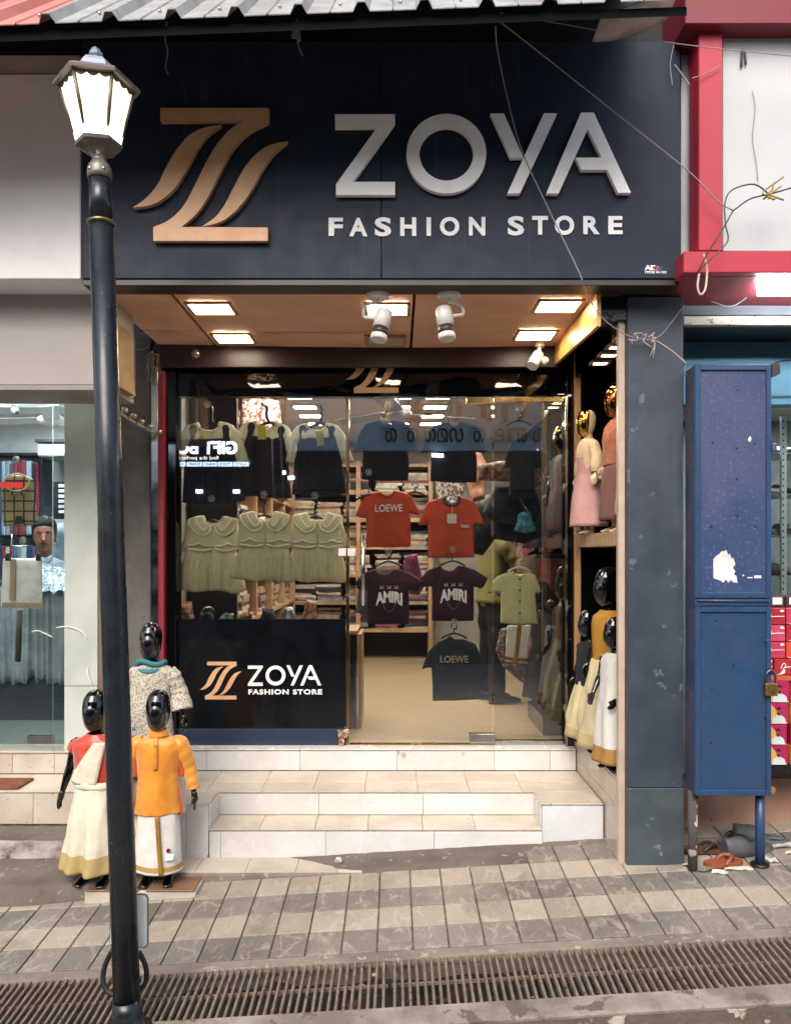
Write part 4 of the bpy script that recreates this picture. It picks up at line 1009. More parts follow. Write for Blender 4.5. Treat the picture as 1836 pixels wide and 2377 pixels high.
if True:
    for k, (px, lab) in enumerate(((1806, 'left'), (1845, 'right'))):
        t = thing('carton', 'dark carton with a white label on top of the red shoe boxes, '+lab+' one', 'carton', (AX(px, 4.05), 4.05, AZ(1411, 4.0)), 'dark cartons on the shoe boxes')
        m_ = MB(); m_.box(AX(px-22, 4.05), AX(px+14, 4.05), 4.05, 4.22, AZ(1409, 4.05), AZ(1384, 4.05)); m_.obj('carton', [M('dark_carton', '#3b2327', .6)], t, bevel=.003)
        m_ = MB(); m_.box(AX(px-14, 4.048), AX(px+8, 4.048), 4.047, 4.0495, AZ(1403, 4.05), AZ(1387, 4.05)); m_.obj('label_sticker', [whitelet2], t)
def box_man(px0, px1, py0, py1, d, label):
    t = thing('shoe_box', label, 'shoe box', (AX((px0+px1)/2, d), d, AZ(py1, d)), 'printed boxes showing a man in a white shirt')
    m_ = MB(); m_.box(AX(px0, d)+.001, AX(px1, d)-.001, d, d+.2, AZ(py1, d)+.001, AZ(py0, d)-.001); m_.obj('carton', [M('box_magenta', '#a31d55', .4)], t, bevel=.002)
    w_ = px1-px0; h_ = py1-py0; q = lambda pts: [(AX(px0+x*w_, d), AZ(py0+y*h_, d)) for x, y in pts]
    m_ = MB(); m_.prism(q([(.01, .02), (.32, .02), (.97, .98), (.01, .98)]), d-.0012, d-.0003); m_.obj('yellow_print', [M('print_yellow', '#d0a250', .45)], t)
    m_ = MB(); m_.prism(q(spline([(.38, .97), (.42, .72), (.52, .6), (.62, .55), (.74, .6), (.86, .72), (.9, .97)], 3)), d-.0024, d-.0013); m_.obj('shirt_print', [M('print_shirt', '#c6d0d0', .5)], t)
    m_ = MB(); m_.prism(q([(.62+.075*math.cos(a), .40+.17*math.sin(a)) for a in np.linspace(0, 2*math.pi, 13)[:-1]]), d-.0034, d-.0025); m_.obj('face_print', [M('print_skin', '#7c4b38', .5)], t)
    m_ = MB(); m_.prism(q([(.54, .36), (.56, .22), (.62, .17), (.69, .22), (.7, .36), (.66, .29), (.58, .29)]), d-.0044, d-.0035); m_.prism(q([(.56, .46), (.68, .46), (.65, .58), (.59, .58)]), d-.0044, d-.0035)
    m_.obj('hair_print', [black_mat], t)
for r, (a, b) in enumerate(((1581, 1631), (1632, 1681), (1682, 1729), (1730, 1776))):
    box_man(1768, [1832, 1829, 1826, 1828][r], a, b, 3.97, 'yellow and magenta box with a man in white, '+nm[r]+' one under the padlock')
    box_red(1834, 1900, a, b, 3.98, ['#c4482f', '#d0882f', '#a3232f', '#d0882f'][r], 'orange red box, '+nm[r]+' of the lower edge stack')
m_ = MB(); m_.box(AX(1760, 3.97), 3.2, 3.97, 4.3, AZ(1580, 3.97), AZ(1569, 3.97)); m_.obj('divider_board', [M('orange_board', '#b5533a', .5)], label='orange board between the red boxes and the printed boxes', cat='board')
m_ = MB(); m_.box(AX(1755, 3.96), 3.2, 3.97, 4.25, AZ(1796, 3.97), AZ(1778, 3.97)); m_.obj('base_board', [black_mat], label='dark plank under the stacked shoe boxes', cat='plank')

# ================================================================== BLUE CABINET
CD = 3.72
cb = thing('metal_cabinet', 'tall narrow blue steel cabinet on legs with a torn white sticker', 'cabinet', (AX(1700, CD), CD, .08))
cx0, cx1 = AX(1612, CD), AX(1787, CD)
m_ = MB(); m_.box(cx0, cx1, CD+.012, CD+.125, AZ(1846, CD), AZ(847, CD)); m_.obj('case', [cab_dark], cb, bevel=.003)
def cpanel(name, py0, py1, mat):
    m_ = MB(); m_.box(cx0+.001, cx1-.001, CD+.002, CD+.0125, AZ(py1, CD), AZ(py0, CD)); p = m_.obj(name, [mat], cb, bevel=.001)
    m_ = MB(); f = .026
    z0, z1 = AZ(py1, CD), AZ(py0, CD); x0, x1 = cx0-.001, cx1+.001
    for b in ((x0, x0+f, z0, z1), (x1-f*.85, x1, z0, z1), (x0+f, x1-f*.85, z1-.026, z1), (x0+f, x1-f*.85, z0, z0+.026)):
        m_.box(b[0], b[1], CD-.008, CD+.006, b[2], b[3])
    m_.obj('panel_frame', [cab_blue], p, bevel=.0015); return p
c_up = cpanel('upper_door', 847, 1388, M('blue_faded', '#2c3d61', .5, col2='#3a4160', vs=2.2, spots=(60, '#48557c', .58), rvar=.12)); c_lo = cpanel('lower_door', 1408, 1846, cab_blue)
m_ = MB(); m_.box(cx0-.002, cx1+.002, CD-.006, CD+.02, AZ(1406, CD), AZ(1390, CD)); m_.obj('middle_rail', [cab_blue], cb, bevel=.001)
m_ = MB(); m_.tube([at(1618, 1394, CD-.012), at(1785, 1396, CD-.012)], .004, 8); m_.obj('hinge_rod', [cab_dark], cb)
for px, py, p in [(1654, 1383, c_up), (1738, 1383, c_up), (1711, 905, c_up), (1653, 1028, c_up), (1751, 1030, c_up), (1709, 1040, c_up), (1710, 1112, c_up), (1711, 1198, c_up), (1650, 1222, c_up), (1752, 1222, c_up),
              (1615, 1487, c_lo), (1777, 1487, c_lo), (1615, 1659, c_lo), (1777, 1662, c_lo), (1614, 1838, c_lo), (1696, 1837, c_lo), (1778, 1838, c_lo), (1702, 1545, c_lo), (1660, 1441, c_lo), (1652, 1601, c_lo), (1649, 1724, c_lo)]:
    edge = py > 1830 or px < 1620 or px > 1770 or py == 1383
    m_ = MB(); c_ = at(px, py, CD-(.008 if edge else -.002)); m_.lathe([(.0045 if edge else .003, c_.y-.004), (.007 if edge else .004, c_.y)], (c_.x, 0, c_.z), 10, axis=1); m_.obj('rivet', [cab_blue if edge else black_mat], p)
stk = [(1655, 1340), (1655, 1298), (1662, 1290), (1668, 1287), (1674, 1280), (1683, 1279), (1685, 1276), (1689, 1288), (1693, 1285), (1697, 1296), (1702, 1296), (1706, 1310), (1700, 1318), (1706, 1326), (1702, 1334), (1708, 1336), (1711, 1353), (1700, 1351), (1696, 1346), (1690, 1353), (1684, 1345), (1678, 1353), (1672, 1348), (1658, 1343)]
m_ = MB(); m_.prism(pxpoly(stk, CD), CD, CD+.0018); m_.obj('torn_sticker', [M('sticker', '#cfd0cd', .6, col2='#b8b9b7', vs=14)], c_up)
m_ = MB(); m_.prism(pxpoly([(1723, 1333), (1727, 1336), (1723, 1338)], CD), CD, CD+.0018); m_.box(AX(1734, CD), AX(1746, CD), CD, CD+.0018, AZ(1342, CD), AZ(1340, CD)); m_.box(AX(1750, CD), AX(1766, CD), CD, CD+.0018, AZ(1342, CD), AZ(1336, CD)); m_.obj('sticker_scrap', [whitelet2], c_up)
m_ = MB(); m_.prism(pxpoly([(1736, 1018), (1741, 1012), (1743, 1020), (1740, 1026), (1735, 1022)], CD), CD, CD+.0018); m_.obj('paint_chip', [whitelet2], c_up)
for px, mt_, nm_ in ((1607, M('peeling_leg', '#4a4644', .8, col2='#39393c', vs=10, spots=(14, '#b5ada5', .57)), 'left'), (1763, cab_blue, 'right')):
    y = CD+.06; x = AX(px, y); gz = G(x, y)
    m_ = MB(); m_.tube([(x, y, gz-.01), (x, y, AZ(1844, CD))], .0225, 16); l_ = m_.obj('leg', [mt_], cb)
    if nm_ == 'right':
        m_ = MB(); m_.lathe([(.042, gz+.004), (.044, gz+.012), (.025, gz+.018)], (x, y, 0), 18); m_.obj('foot_plate', [black_mat], l_)
t = thing('padlock', 'brass padlock hanging at the right edge of the blue cabinet', 'padlock', (AX(1789, 3.70), 3.70, AZ(1616, 3.70)))
m_ = MB(); m_.box(AX(1774, 3.70), AX(1802, 3.70), 3.688, 3.712, AZ(1615, 3.70), AZ(1586, 3.70)); m_.obj('lock_body', [M('lock_brass', '#a88b4e', .35, .9, col2='#8f7440', vs=20)], t, bevel=.003, seg=2)
m_ = MB(); m_.tube(spline([at(1778, 1588, 3.70), at(1778, 1566, 3.7), at(1788, 1556, 3.7), at(1798, 1566, 3.7), at(1798, 1588, 3.7)], 5), .0055, 10); m_.obj('shackle', [M('lock_steel', '#6a6763', .3, .9)], t)
m_ = MB(); m_.lathe([(.003, 3.686), (.003, 3.689)], (AX(1789, 3.7), 0, AZ(1606, 3.7)), 8, axis=1); m_.obj('keyhole', [black_mat], t)
m_ = MB(); m_.box(AX(1780, 3.72), AX(1797, 3.72), 3.716, 3.73, AZ(1566, 3.72), AZ(1556, 3.72)); m_.obj('hasp', [cab_dark], cb)
m_ = MB(); m_.box(AX(1787, 3.73), AX(1798, 3.73), 3.71, 3.75, AZ(1050, 3.73), AZ(1030, 3.73)); m_.obj('latch', [cab_dark], cb, bevel=.002)
m_ = MB(); m_.prism([(AX(1789, 3.73), AZ(877, 3.73)), (AX(1789, 3.73), AZ(845, 3.73)), (AX(1807, 3.73), AZ(846, 3.73)), (AX(1809, 3.73), AZ(868, 3.73))], 3.72, 3.80); m_.obj('bent_flap', [M('rust_flap', '#2d2020', .6)], cb, bevel=.001)
m_ = MB(); m_.prism([(AX(1788, 3.73), AZ(1846, 3.73)), (AX(1788, 3.73), AZ(1825, 3.73)), (AX(1807, 3.73), AZ(1834, 3.73)), (AX(1804, 3.73), AZ(1847, 3.73))], 3.76, 3.77); m_.obj('carton_flap', [M('brown_card', '#8a6247', .8)], label='brown carton flap sticking out behind the cabinet foot', cat='cardboard')
# footwear and litter under the cabinet
def sandal(x, y, z, L, W, rot, sole, strap, name, label, tilt=0):
    t = thing(name, label, 'sandal', (x, y, z), None, (tilt, 0, rot))
    prof = spline([(-.0, -.5), (.38, -.42), (.46, -.2), (.40, .1), (.42, .35), (.25, .5), (0, .54), (-.28, .48), (-.42, .3), (-.36, .05), (-.42, -.25), (-.3, -.45)], 3, closed=True)
    n_ = len(prof); v = [(a*W, b*L, 0) for a, b in prof]+[(a*W*1.03, b*L, .016) for a, b in prof]
    m_ = MB(); m_.add(v, [tuple(range(n_-1, -1, -1)), tuple(range(n_, 2*n_))]+[(i, (i+1) % n_, (i+1) % n_+n_, i+n_) for i in range(n_)], False); m_.obj('sole', [sole], t, local=True)
    m_ = MB()
    for s_ in (-1, 1):
        p = spline([(s_*.42*W, -.05*L, .010), (s_*.36*W, .08*L, .032), (s_*.12*W, .22*L, .036), (0, .32*L, .018)], 5)
        m_.tube(p, [.010]*(len(p)-3)+[.007, .005, .004], 8)
    m_.obj('strap', [strap], t, local=True)
    return t
br = M('tan_leather', '#8a4a2e', .5, col2='#7a3f26', vs=8)
sandal(AX(1677, 3.80), 3.80, G(1.6, 3.8)+.012, .20, .085, R(-75), br, br, 'sandal', 'tan brown thong sandal lying between the cabinet legs')
def clog(x, y, z, rot, label, mark=True):
    t = thing('clog', label, 'clog', (x, y, z), None, (0, 0, rot)); dk = M('dark_clog', '#4a4b4f', .6, col2='#3a3b3f', vs=6)
    m_ = MB(); rings = []
    for k in range(11):
        t_ = k/10; yy = -.13+.27*t_; wd = .052*(math.sin(math.pi*(.12+.76*t_))**.5); h = .03+(.055*math.sin(min(1, max(0, (t_-.35))/.45)*math.pi*.62) if t_ > .35 else 0)
        rings.append([(math.cos(a)*wd, yy, (h*math.sin(a) if math.sin(a) > 0 else .004*math.sin(a))) for a in np.linspace(0, 2*math.pi, 17)[:-1]])
    m_.smooth = True; m_.loft(rings); m_.obj('upper', [dk], t, local=True)
    m_ = MB(); m_.lathe([(.034, .031), (.030, .036), (.012, .033)], (0, -.045, 0), 18, sy=1.8); m_.obj('insole', [M('insole_grey', '#54575b', .7)], t, local=True)
    if mark:
        m_ = MB(); p = spline([(-.03, .02, .086), (-.022, .03, .088), (0, .035, .090), (.03, .055, .086)], 4); m_.tube(p, [.004, .005]+[.004]*(len(p)-4)+[.002, .001], 6); m_.obj('curved_mark', [black_mat], t, local=True)
clog(AX(1735, 3.92), 3.92, G(1.77, 3.92)+.006, R(105), 'dark grey clog with a black curved mark, in front by the right leg')
clog(AX(1768, 4.02), 4.02, G(1.9, 4.0)+.008, R(70), 'dark grey clog partly hidden behind the right leg', False)
sandal(AX(1632, 3.95), 3.95, G(1.55, 3.95)+.012, .22, .09, R(-95), M('brown_sole', '#5a3a2a', .6), M('dark_strap', '#2d211b', .5), 'sandal', 'dark brown strapped sandal behind the tan sandal')
sandal(AX(1700, 4.05), 4.05, G(1.7, 4.0)+.012, .2, .085, R(-60), M('dark_clog', '#4a4b4f', .6), black_mat, 'sandal', 'black sandal in the shade behind the clogs')
rnd = random.Random(9)
pap = M('paper_scrap', '#c9c3b8', .8, col2='#b5aea2', vs=10); pap2 = M('plastic_scrap', '#9b9992', .3, col2='#c3c3c0', vs=20)
def scrap(x, y, r, mat, label, cat='litter', h=.02, group=None, base=None, name='paper_scrap'):
    m_ = MB(); n_ = 9; z = (G(x, y) if base is None else base)+.006
    cc = [(r*rnd.uniform(.6, 1.1)*math.cos(2*math.pi*k/n_), r*.6*rnd.uniform(.5, 1.1)*math.sin(2*math.pi*k/n_), rnd.uniform(0, h)) for k in range(n_)]
    v = [(x, y, z+h*.6)]+[(x+a, y+b, z+c) for a, b, c in cc]+[(x, y, z)]+[(x+a, y+b, z+c-.002) for a, b, c in cc]
    f = [(0, 1+k, 1+(k+1) % n_) for k in range(n_)]+[(n_+1, n_+2+(k+1) % n_, n_+2+k) for k in range(n_)]+[(1+k, n_+2+k, n_+2+(k+1) % n_, 1+(k+1) % n_) for k in range(n_)]
    m_.add(v, f, False); return m_.obj(name, [mat], label=label, cat=cat, group=group)
for px, y, r, m, lab in ((1660, 3.80, .045, pap2, 'crumpled white wrapper on the tan sandal'), (1600, 3.82, .04, pap, 'torn white paper at the foot of the pillar'), (1640, 3.76, .05, cement, 'grey broken stone lump by the peeling leg'),
                         (1700, 3.76, .07, pap, 'flat torn paper in front of the tan sandal'), (1670, 3.73, .05, pap, 'small torn paper strip below the stone lump'), (1790, 3.8, .04, pap2, 'white and blue plastic scrap beside the right leg'),
                         (1820, 3.95, .07, pap2, 'clear plastic bag at the foot of the pink plinth'), (1835, 3.88, .04, pap, 'white crumpled scrap at the right photo edge'), (1735, 3.745, .035, pap, 'small paper scrap left of the round foot plate')):
    scrap(AX(px, y), y, r, m, lab, h=.03 if m is not pap else .012)
scrap(AX(788, 4.06), 4.06, .028, pap2, 'crumpled white tissue on the tiled ledge', h=.03, base=-.02, name='tissue')
scrap(AX(40, 3.85), 3.63, .03, pap, 'flat white paper scrap on the left paving', h=.004)
for k in range(34):
    px = rnd.uniform(520, 1830); y = rnd.uniform(DR0+.05, DR1-.03); 
    scrap(AX(px, y), y, rnd.uniform(.006, .013), rnd.choice([pap, pap, M('dry_leaf', '#6b4b2c', .9), M('orange_scrap', '#b5562a', .6)]), 'scrap of litter lying in the drain under the bars', group='litter in the drain', base=G(AX(px, y), y)-.085+.05*max(0, (y-3.03)/.15), h=.008, name='litter_scrap')

# ================================================================== LAMP POST
lx, ly = -.979, 2.84
lp = thing('street_lamp', 'lit six-sided street lantern on a dark leaning pole in the foreground', 'street lamp', (lx, ly, G(lx, ly)), rot=(0, R(-1.88), 0))
H = lambda py: (1288-py)*2.84/FK+1.6-G(lx, ly)
m_ = MB(); m_.lathe([(.085, -.05), (.085, .012), (.06, .03), (.052, .07), (.05, .12)], (0, 0, 0), 28); m_.obj('base', [pole_m], lp, local=True)
m_ = MB(); m_.lathe([(.0475, .1), (.0468, 1.0), (.0455, 2.0), (.0432, H(520))], (0, 0, 0), 32); m_.obj('pole', [pole_m], lp, local=True)
m_ = MB(); m_.lathe([(.0405, H(514)), (.039, H(408))], (0, 0, 0), 32); m_.obj('upper_pole', [pole_m], lp, local=True)
m_ = MB(); m_.lathe([(.044, H(521)), (.050, H(519)), (.050, H(515)), (.042, H(512))], (0, 0, 0), 32); m_.obj('collar_ring', [M('ring_brass', '#8a7a55', .3, .8)], lp, local=True)
m_ = MB(); m_.lathe([(.0425, H(416)), (.044, H(405)), (.043, H(392)), (.036, H(382)), (.026, H(374)), (.024, H(366)), (.036, H(358))], (0, 0, 0), 24); hd_ = m_.obj('socket', [lamp_m], lp, local=True)
for a in (-2.1, -.9):
    m_ = MB(); m_.ball((.043*math.cos(a), .043*math.sin(a), H(400)), .006, 6); b_ = m_.obj('bolt', [chrome], hd_, local=True)
ph = R(14)
def hexr(r, z, ph=ph, n=6): return [(r*math.cos(2*math.pi*k/n+ph), r*math.sin(2*math.pi*k/n+ph), z) for k in range(n)]
zb_, zt2 = H(334), H(203)
m_ = MB(); m_.loft([hexr(.034, H(362)), hexr(.05, H(352)), hexr(.082, H(341)), hexr(.085, zb_)], smooth=False); m_.obj('lantern_base', [lamp_m], lp, local=True)
rb_, rt_ = .078, .128
for k in range(6):
    a0, a1 = 2*math.pi*k/6+ph, 2*math.pi*(k+1)/6+ph
    p = [Vector((r*math.cos(a), r*math.sin(a), z)) for r, a, z in ((rb_, a0, zb_), (rb_, a1, zb_), (rt_, a1, zt2), (rt_, a0, zt2))]
    m_ = MB(); nrm = -(p[1]-p[0]).cross(p[3]-p[0]).normalized()*.003
    m_.add(p+[q+nrm for q in p], [(0, 1, 2, 3), (7, 6, 5, 4), (0, 4, 5, 1), (1, 5, 6, 2), (2, 6, 7, 3), (3, 7, 4, 0)], False); m_.obj('glass_panel', [lamp_gl], lp, local=True)
    m_ = MB(); m_.tube([p[0]*1.01, (p[3].x*1.01, p[3].y*1.01, p[3].z)], .0075, 6); m_.obj('corner_bar', [lamp_m], lp, local=True)
    for zz, e, s_ in ((zt2, 1, -1), (zb_, 0, 1)):                # scalloped trim
        q0, q1 = (p[3], p[2]) if e else (p[0], p[1]); v = []; n_ = 18
        for i in range(n_+1):
            t_ = i/n_; q = q0.lerp(q1, t_)*1.012; q.z = zz
            dz = s_*(.010+.010*abs(math.sin(t_*math.pi*3)))*(1 if e else .7)
            inn = Vector((-q.x, -q.y, 0)).normalized()*(.0 if not e else dz*s_*.30)
            v += [q, Vector((q.x, q.y, q.z+dz))+(inn if e else -inn*0)]
        m_ = MB(); m_.add(v, [(2*i, 2*i+2, 2*i+3, 2*i+1) for i in range(n_)], False); o = m_.obj('scalloped_trim', [lamp_m], lp, local=True); o.modifiers.new('th', 'SOLIDIFY').thickness = .002
m_ = MB(); m_.loft([hexr(.150, H(206)), hexr(.153, H(200)), hexr(.148, H(196)), hexr(.118, H(184))], smooth=False); m_.obj('rim', [M('lamp_rim', '#77706a', .45, .4)], lp, local=True)
m_ = MB(); m_.loft([hexr(.116, H(183.5)), hexr(.088, H(176)), hexr(.080, H(170)), hexr(.072, H(158)), hexr(.054, H(146)), hexr(.03, H(141)), hexr(.016, H(138))], smooth=False); m_.obj('roof_cap', [lampcap], lp, local=True)
m_ = MB(); m_.lathe([(.012, H(140)), (.014, H(135)), (.024, H(129)), (.026, H(124)), (.016, H(118)), (.018, H(115)), (.006, H(109)), (.001, H(107))], (0, 0, 0), 6, smooth=False); m_.obj('finial', [lampcap], lp, local=True)
# plate and cable loop on the pole
pt = thing('notice_plate', 'white rounded plate with a dark rim fixed behind the lamp pole', 'plate', (AX(300, 2.93), 2.93, AZ(2200, 2.93)))
def rrect(x0, x1, z0, z1, r, n=5):
    o = []
    for cx, cz, a0 in ((x1-r, z1-r, 0), (x0+r, z1-r, 90), (x0+r, z0+r, 180), (x1-r, z0+r, 270)):
        o += [(cx+r*math.cos(R(a0+90*k/n)), cz+r*math.sin(R(a0+90*k/n))) for k in range(n+1)]
    return o
m_ = MB(); m_.prism(rrect(AX(255, 2.93), AX(345, 2.93), AZ(2201, 2.93), AZ(2075, 2.93), .02), 2.93, 2.936); m_.obj('rim', [M('plate_rim', '#5e6a66', .5)], pt)
m_ = MB(); m_.prism(rrect(AX(258, 2.93), AX(342, 2.93), AZ(2198, 2.93), AZ(2078, 2.93), .017), 2.9265, 2.9298); m_.obj('plate', [M('plate_white', '#dedfdc', .5, col2='#cfd0cc', vs=8)], pt)
m_ = MB(); m_.tube(spline([at(262, 2205, 2.92), at(245, 2240, 2.92), at(240, 2275, 2.91), at(250, 2300, 2.9), at(270, 2310, 2.89), at(300, 2302, 2.89), at(325, 2296, 2.9), at(340, 2275, 2.91), at(338, 2240, 2.91), at(322, 2208, 2.92)], 5), .0095, 10)
m_.obj('cable_loop', [rubber], label='thick black cable loop around the foot of the lamp pole', cat='cable')

# ================================================================== WIRES AND STRINGS
def wire(name, pts, r, mat, label, cat='wire', group=None, n=6):
    m_ = MB(); m_.tube(spline([at(*p) for p in pts], 5), r, n); return m_.obj(name, [mat], label=label, cat=cat, group=group)
strm = M('grey_twine', '#8d8686', .8); strw = M('white_twine', '#b5a598', .8)
wire('string', [(1150, 60, 3.4), (1155, 120, 3.5), (1185, 260, 3.56), (1215, 360, 3.56), (1280, 500, 3.56), (1345, 635, 3.56), (1352, 660, 3.58), (1390, 730, 3.7), (1440, 770, 3.78), (1470, 783, 3.80), (1525, 792, 3.80)], .0028, strm, 'slack grey string from the roof past the letter A to the pillar', 'string')
wire('string', [(1160, 50, 3.4), (1300, 160, 3.45), (1450, 280, 3.5), (1600, 400, 3.5), (1665, 467, 3.5), (1700, 488, 3.5)], .0028, strm, 'taut grey string from the roof across the sign to the red column', 'string')
wire('string', [(1160, 30, 3.4), (1300, 55, 3.4), (1560, 100, 3.4), (1836, 130, 3.4), (1950, 140, 3.4)], .002, strm, 'thin string running nearly level under the roof to the right edge', 'string')
wire('string', [(1525, 792, 3.80), (1560, 815, 3.76), (1592, 843, 3.72)], .0025, strw, 'pale string from the knot to the cabinet corner', 'string')
wire('string', [(1500, 787, 3.80), (1530, 780, 3.8), (1560, 745, 3.8), (1590, 705, 3.8)], .0022, strm, 'forked string rising from the knot to the pillar top', 'string')
m_ = MB(); rnd = random.Random(4)
for k in range(9):
    a = at(1468+rnd.uniform(-2, 50), 780+rnd.uniform(-2, 12), 3.79); m_.tube(spline([a, a+Vector((rnd.uniform(-.02, .02), -.008, rnd.uniform(-.03, .01))), a+Vector((rnd.uniform(-.05, .05), .0, rnd.uniform(-.05, .03)))], 4), .0022, 5)
m_.tube([at(1520, 800, 3.79), at(1515, 830, 3.79)], .002, 5); m_.tube([at(1520, 800, 3.79), at(1508, 827, 3.79)], .002, 5)
m_.obj('string_knot', [strw], label='knotted white string ends on the pillar top', cat='knot')
wire('power_cable', [(1700, 490, 3.45), (1740, 462, 3.45), (1788, 450, 3.45), (1836, 436, 3.45), (1950, 400, 3.45)], .0035, M('dark_cable', '#26303c', .5), 'dark cable from the red column to the right edge', 'cable')
wire('power_cable', [(1785, 452, 3.45), (1750, 428, 3.45), (1700, 440, 3.45), (1682, 470, 3.45), (1683, 520, 3.45), (1688, 560, 3.45), (1650, 600, 3.46), (1620, 630, 3.5)], .0035, M('grey_cable', '#4a4742', .5), 'grey cable looping down beside the red column', 'cable')
wire('power_cable', [(1700, 490, 3.45), (1672, 540, 3.45), (1640, 590, 3.47), (1618, 634, 3.5)], .0035, MATS['dark_cable'], 'dark cable running down to the red bar corner', 'cable')
wire('power_cable', [(1632, 590, 3.5), (1640, 625, 3.5), (1636, 670, 3.5), (1625, 684, 3.5), (1618, 665, 3.5), (1622, 636, 3.5)], .005, M('cream_cable', '#b5a597', .6), 'cream cable loop hanging at the corner of the red bar', 'cable')
m_ = MB()
for k in range(6):
    a = at(1780, 455, 3.44); m_.tube(spline([a, a+Vector((rnd.uniform(-.02, .03), 0, rnd.uniform(-.03, .04))), a+Vector((rnd.uniform(.0, .08), .0, rnd.uniform(-.03, .09)))], 3), .004, 5)
m_.obj('cable_tie', [M('yellow_tie', '#8f7838', .7)], label='yellowish cable tie ends on the dark cable at the right', cat='cable tie')
wire('wire_scrap', [(1650, 700, 3.9), (1690, 712, 3.9), (1720, 700, 3.9), (1745, 678, 3.9)], .003, strm, 'tangled pale twine under the red soffit', 'twine')
wire('wire_scrap', [(1745, 210, 3.59), (1752, 250, 3.59), (1746, 320, 3.59), (1755, 380, 3.59), (1758, 420, 3.59)], .0016, strm, 'thin grey thread on the white panel at the right', 'thread')
m_ = MB(); m_.tube([at(1722, 117, 3.59), at(1720, 155, 3.59)], .006, 5); m_.tube([at(1728, 118, 3.59), at(1730, 150, 3.59)], .005, 5); m_.obj('paint_mark', [M('soot', '#45484c', .8)], rs)
wire('web_strand', [(1563, 105, 3.62), (1555, 150, 3.62), (1560, 200, 3.62)], .002, strm, 'frayed grey strand hanging at the upper right corner of the sign', 'strand')
wire('web_strand', [(1565, 150, 3.61), (1580, 170, 3.61), (1600, 198, 3.6)], .003, strm, 'frayed pale strand crossing from the sign to the white strip', 'strand')
wire('web_strand', [(1605, 182, 3.54), (1640, 170, 3.54), (1672, 152, 3.54)], .0025, strm, 'fine broken web across the top of the red column', 'strand')
for nm_, pts, r, lab in (('web_strand', [(388, 50, 3.3), (384, 90, 3.35), (390, 120, 3.4), (385, 155, 3.42), (391, 172, 3.42)], .003, 'frayed grey strand hanging from the roof above the emblem'),
                    ('web_strand', [(690, 45, 3.3), (696, 75, 3.35), (692, 100, 3.4), (702, 130, 3.42)], .004, 'ragged dark strand hanging under the middle of the roof')):
    wire(nm_, pts, r, M('web_grey', '#6d6a69', .9), lab, 'strand')
m_ = MB(); m_.prism(pxpoly([(677, 90), (680, 72), (690, 68), (697, 80), (700, 98), (694, 96), (688, 92)], 3.34), 3.335, 3.338); m_.obj('paper_tatter', [M('tatter', '#7f7d7d', .8)], label='torn pale scrap caught under the middle of the roof', cat='scrap')
# frayed tape and beaded hook arm on the left
m_ = MB()
for k in range(10):
    px = 341+k*3.2; a = at(px, 822+rnd.uniform(-3, 3), 4.76); m_.tube(spline([a, at(px+rnd.uniform(-8, 2), 845, 4.75), at(px+rnd.uniform(-6, 6), 870+rnd.uniform(-12, 18), 4.75)], 4), .003, 5)
m_.tube(spline([at(338, 828, 4.75), at(352, 820, 4.75), at(372, 826, 4.75)], 4), .005, 5); m_.tube(spline([at(370, 835, 4.75), at(375, 862, 4.75), at(385, 864, 4.75)], 4), .002, 5)
m_.obj('frayed_rope', [M('rope', '#857468', .9, col2='#6d5c50', vs=30)], label='frayed rope ends tied at the top of the steel strip', cat='rope')
wire('web_strand', [(272, 742, 4.3), (290, 765, 4.4), (305, 800, 4.5), (330, 812, 4.6), (350, 798, 4.7)], .0025, M('web_grey2', '#7a7068', .9), 'loose web strand in the corner under the soffit at the left', 'strand')
t = thing('hook_arm', 'beige display arm with five glass balls beside the lamp pole', 'display arm', (AX(330, 4.7), 4.7, AZ(1000, 4.7)))
m_ = MB(); m_.tube(spline([at(268, 952, 4.4), at(295, 970, 4.5), at(320, 985, 4.6), at(350, 1000, 4.72), at(372, 1006, 4.8)], 4), .009, 8); m_.obj('arm', [M('arm_beige', '#97877a', .5)], t)
for px, py, d in ((292, 952, 4.4), (312, 966, 4.47), (330, 979, 4.54), (350, 991, 4.62), (371, 1003, 4.7)):
    m_ = MB(); m_.ball(at(px, py, d), .0165, 8); b_ = m_.obj('ball', [M('ball_glass', '#a99c90', .08, .6)], t)
    m_ = MB(); m_.tube([at(px, py, d), at(px-14, py+4, d)], .006, 6); m_.obj('peg', [MATS['arm_beige']], b_)
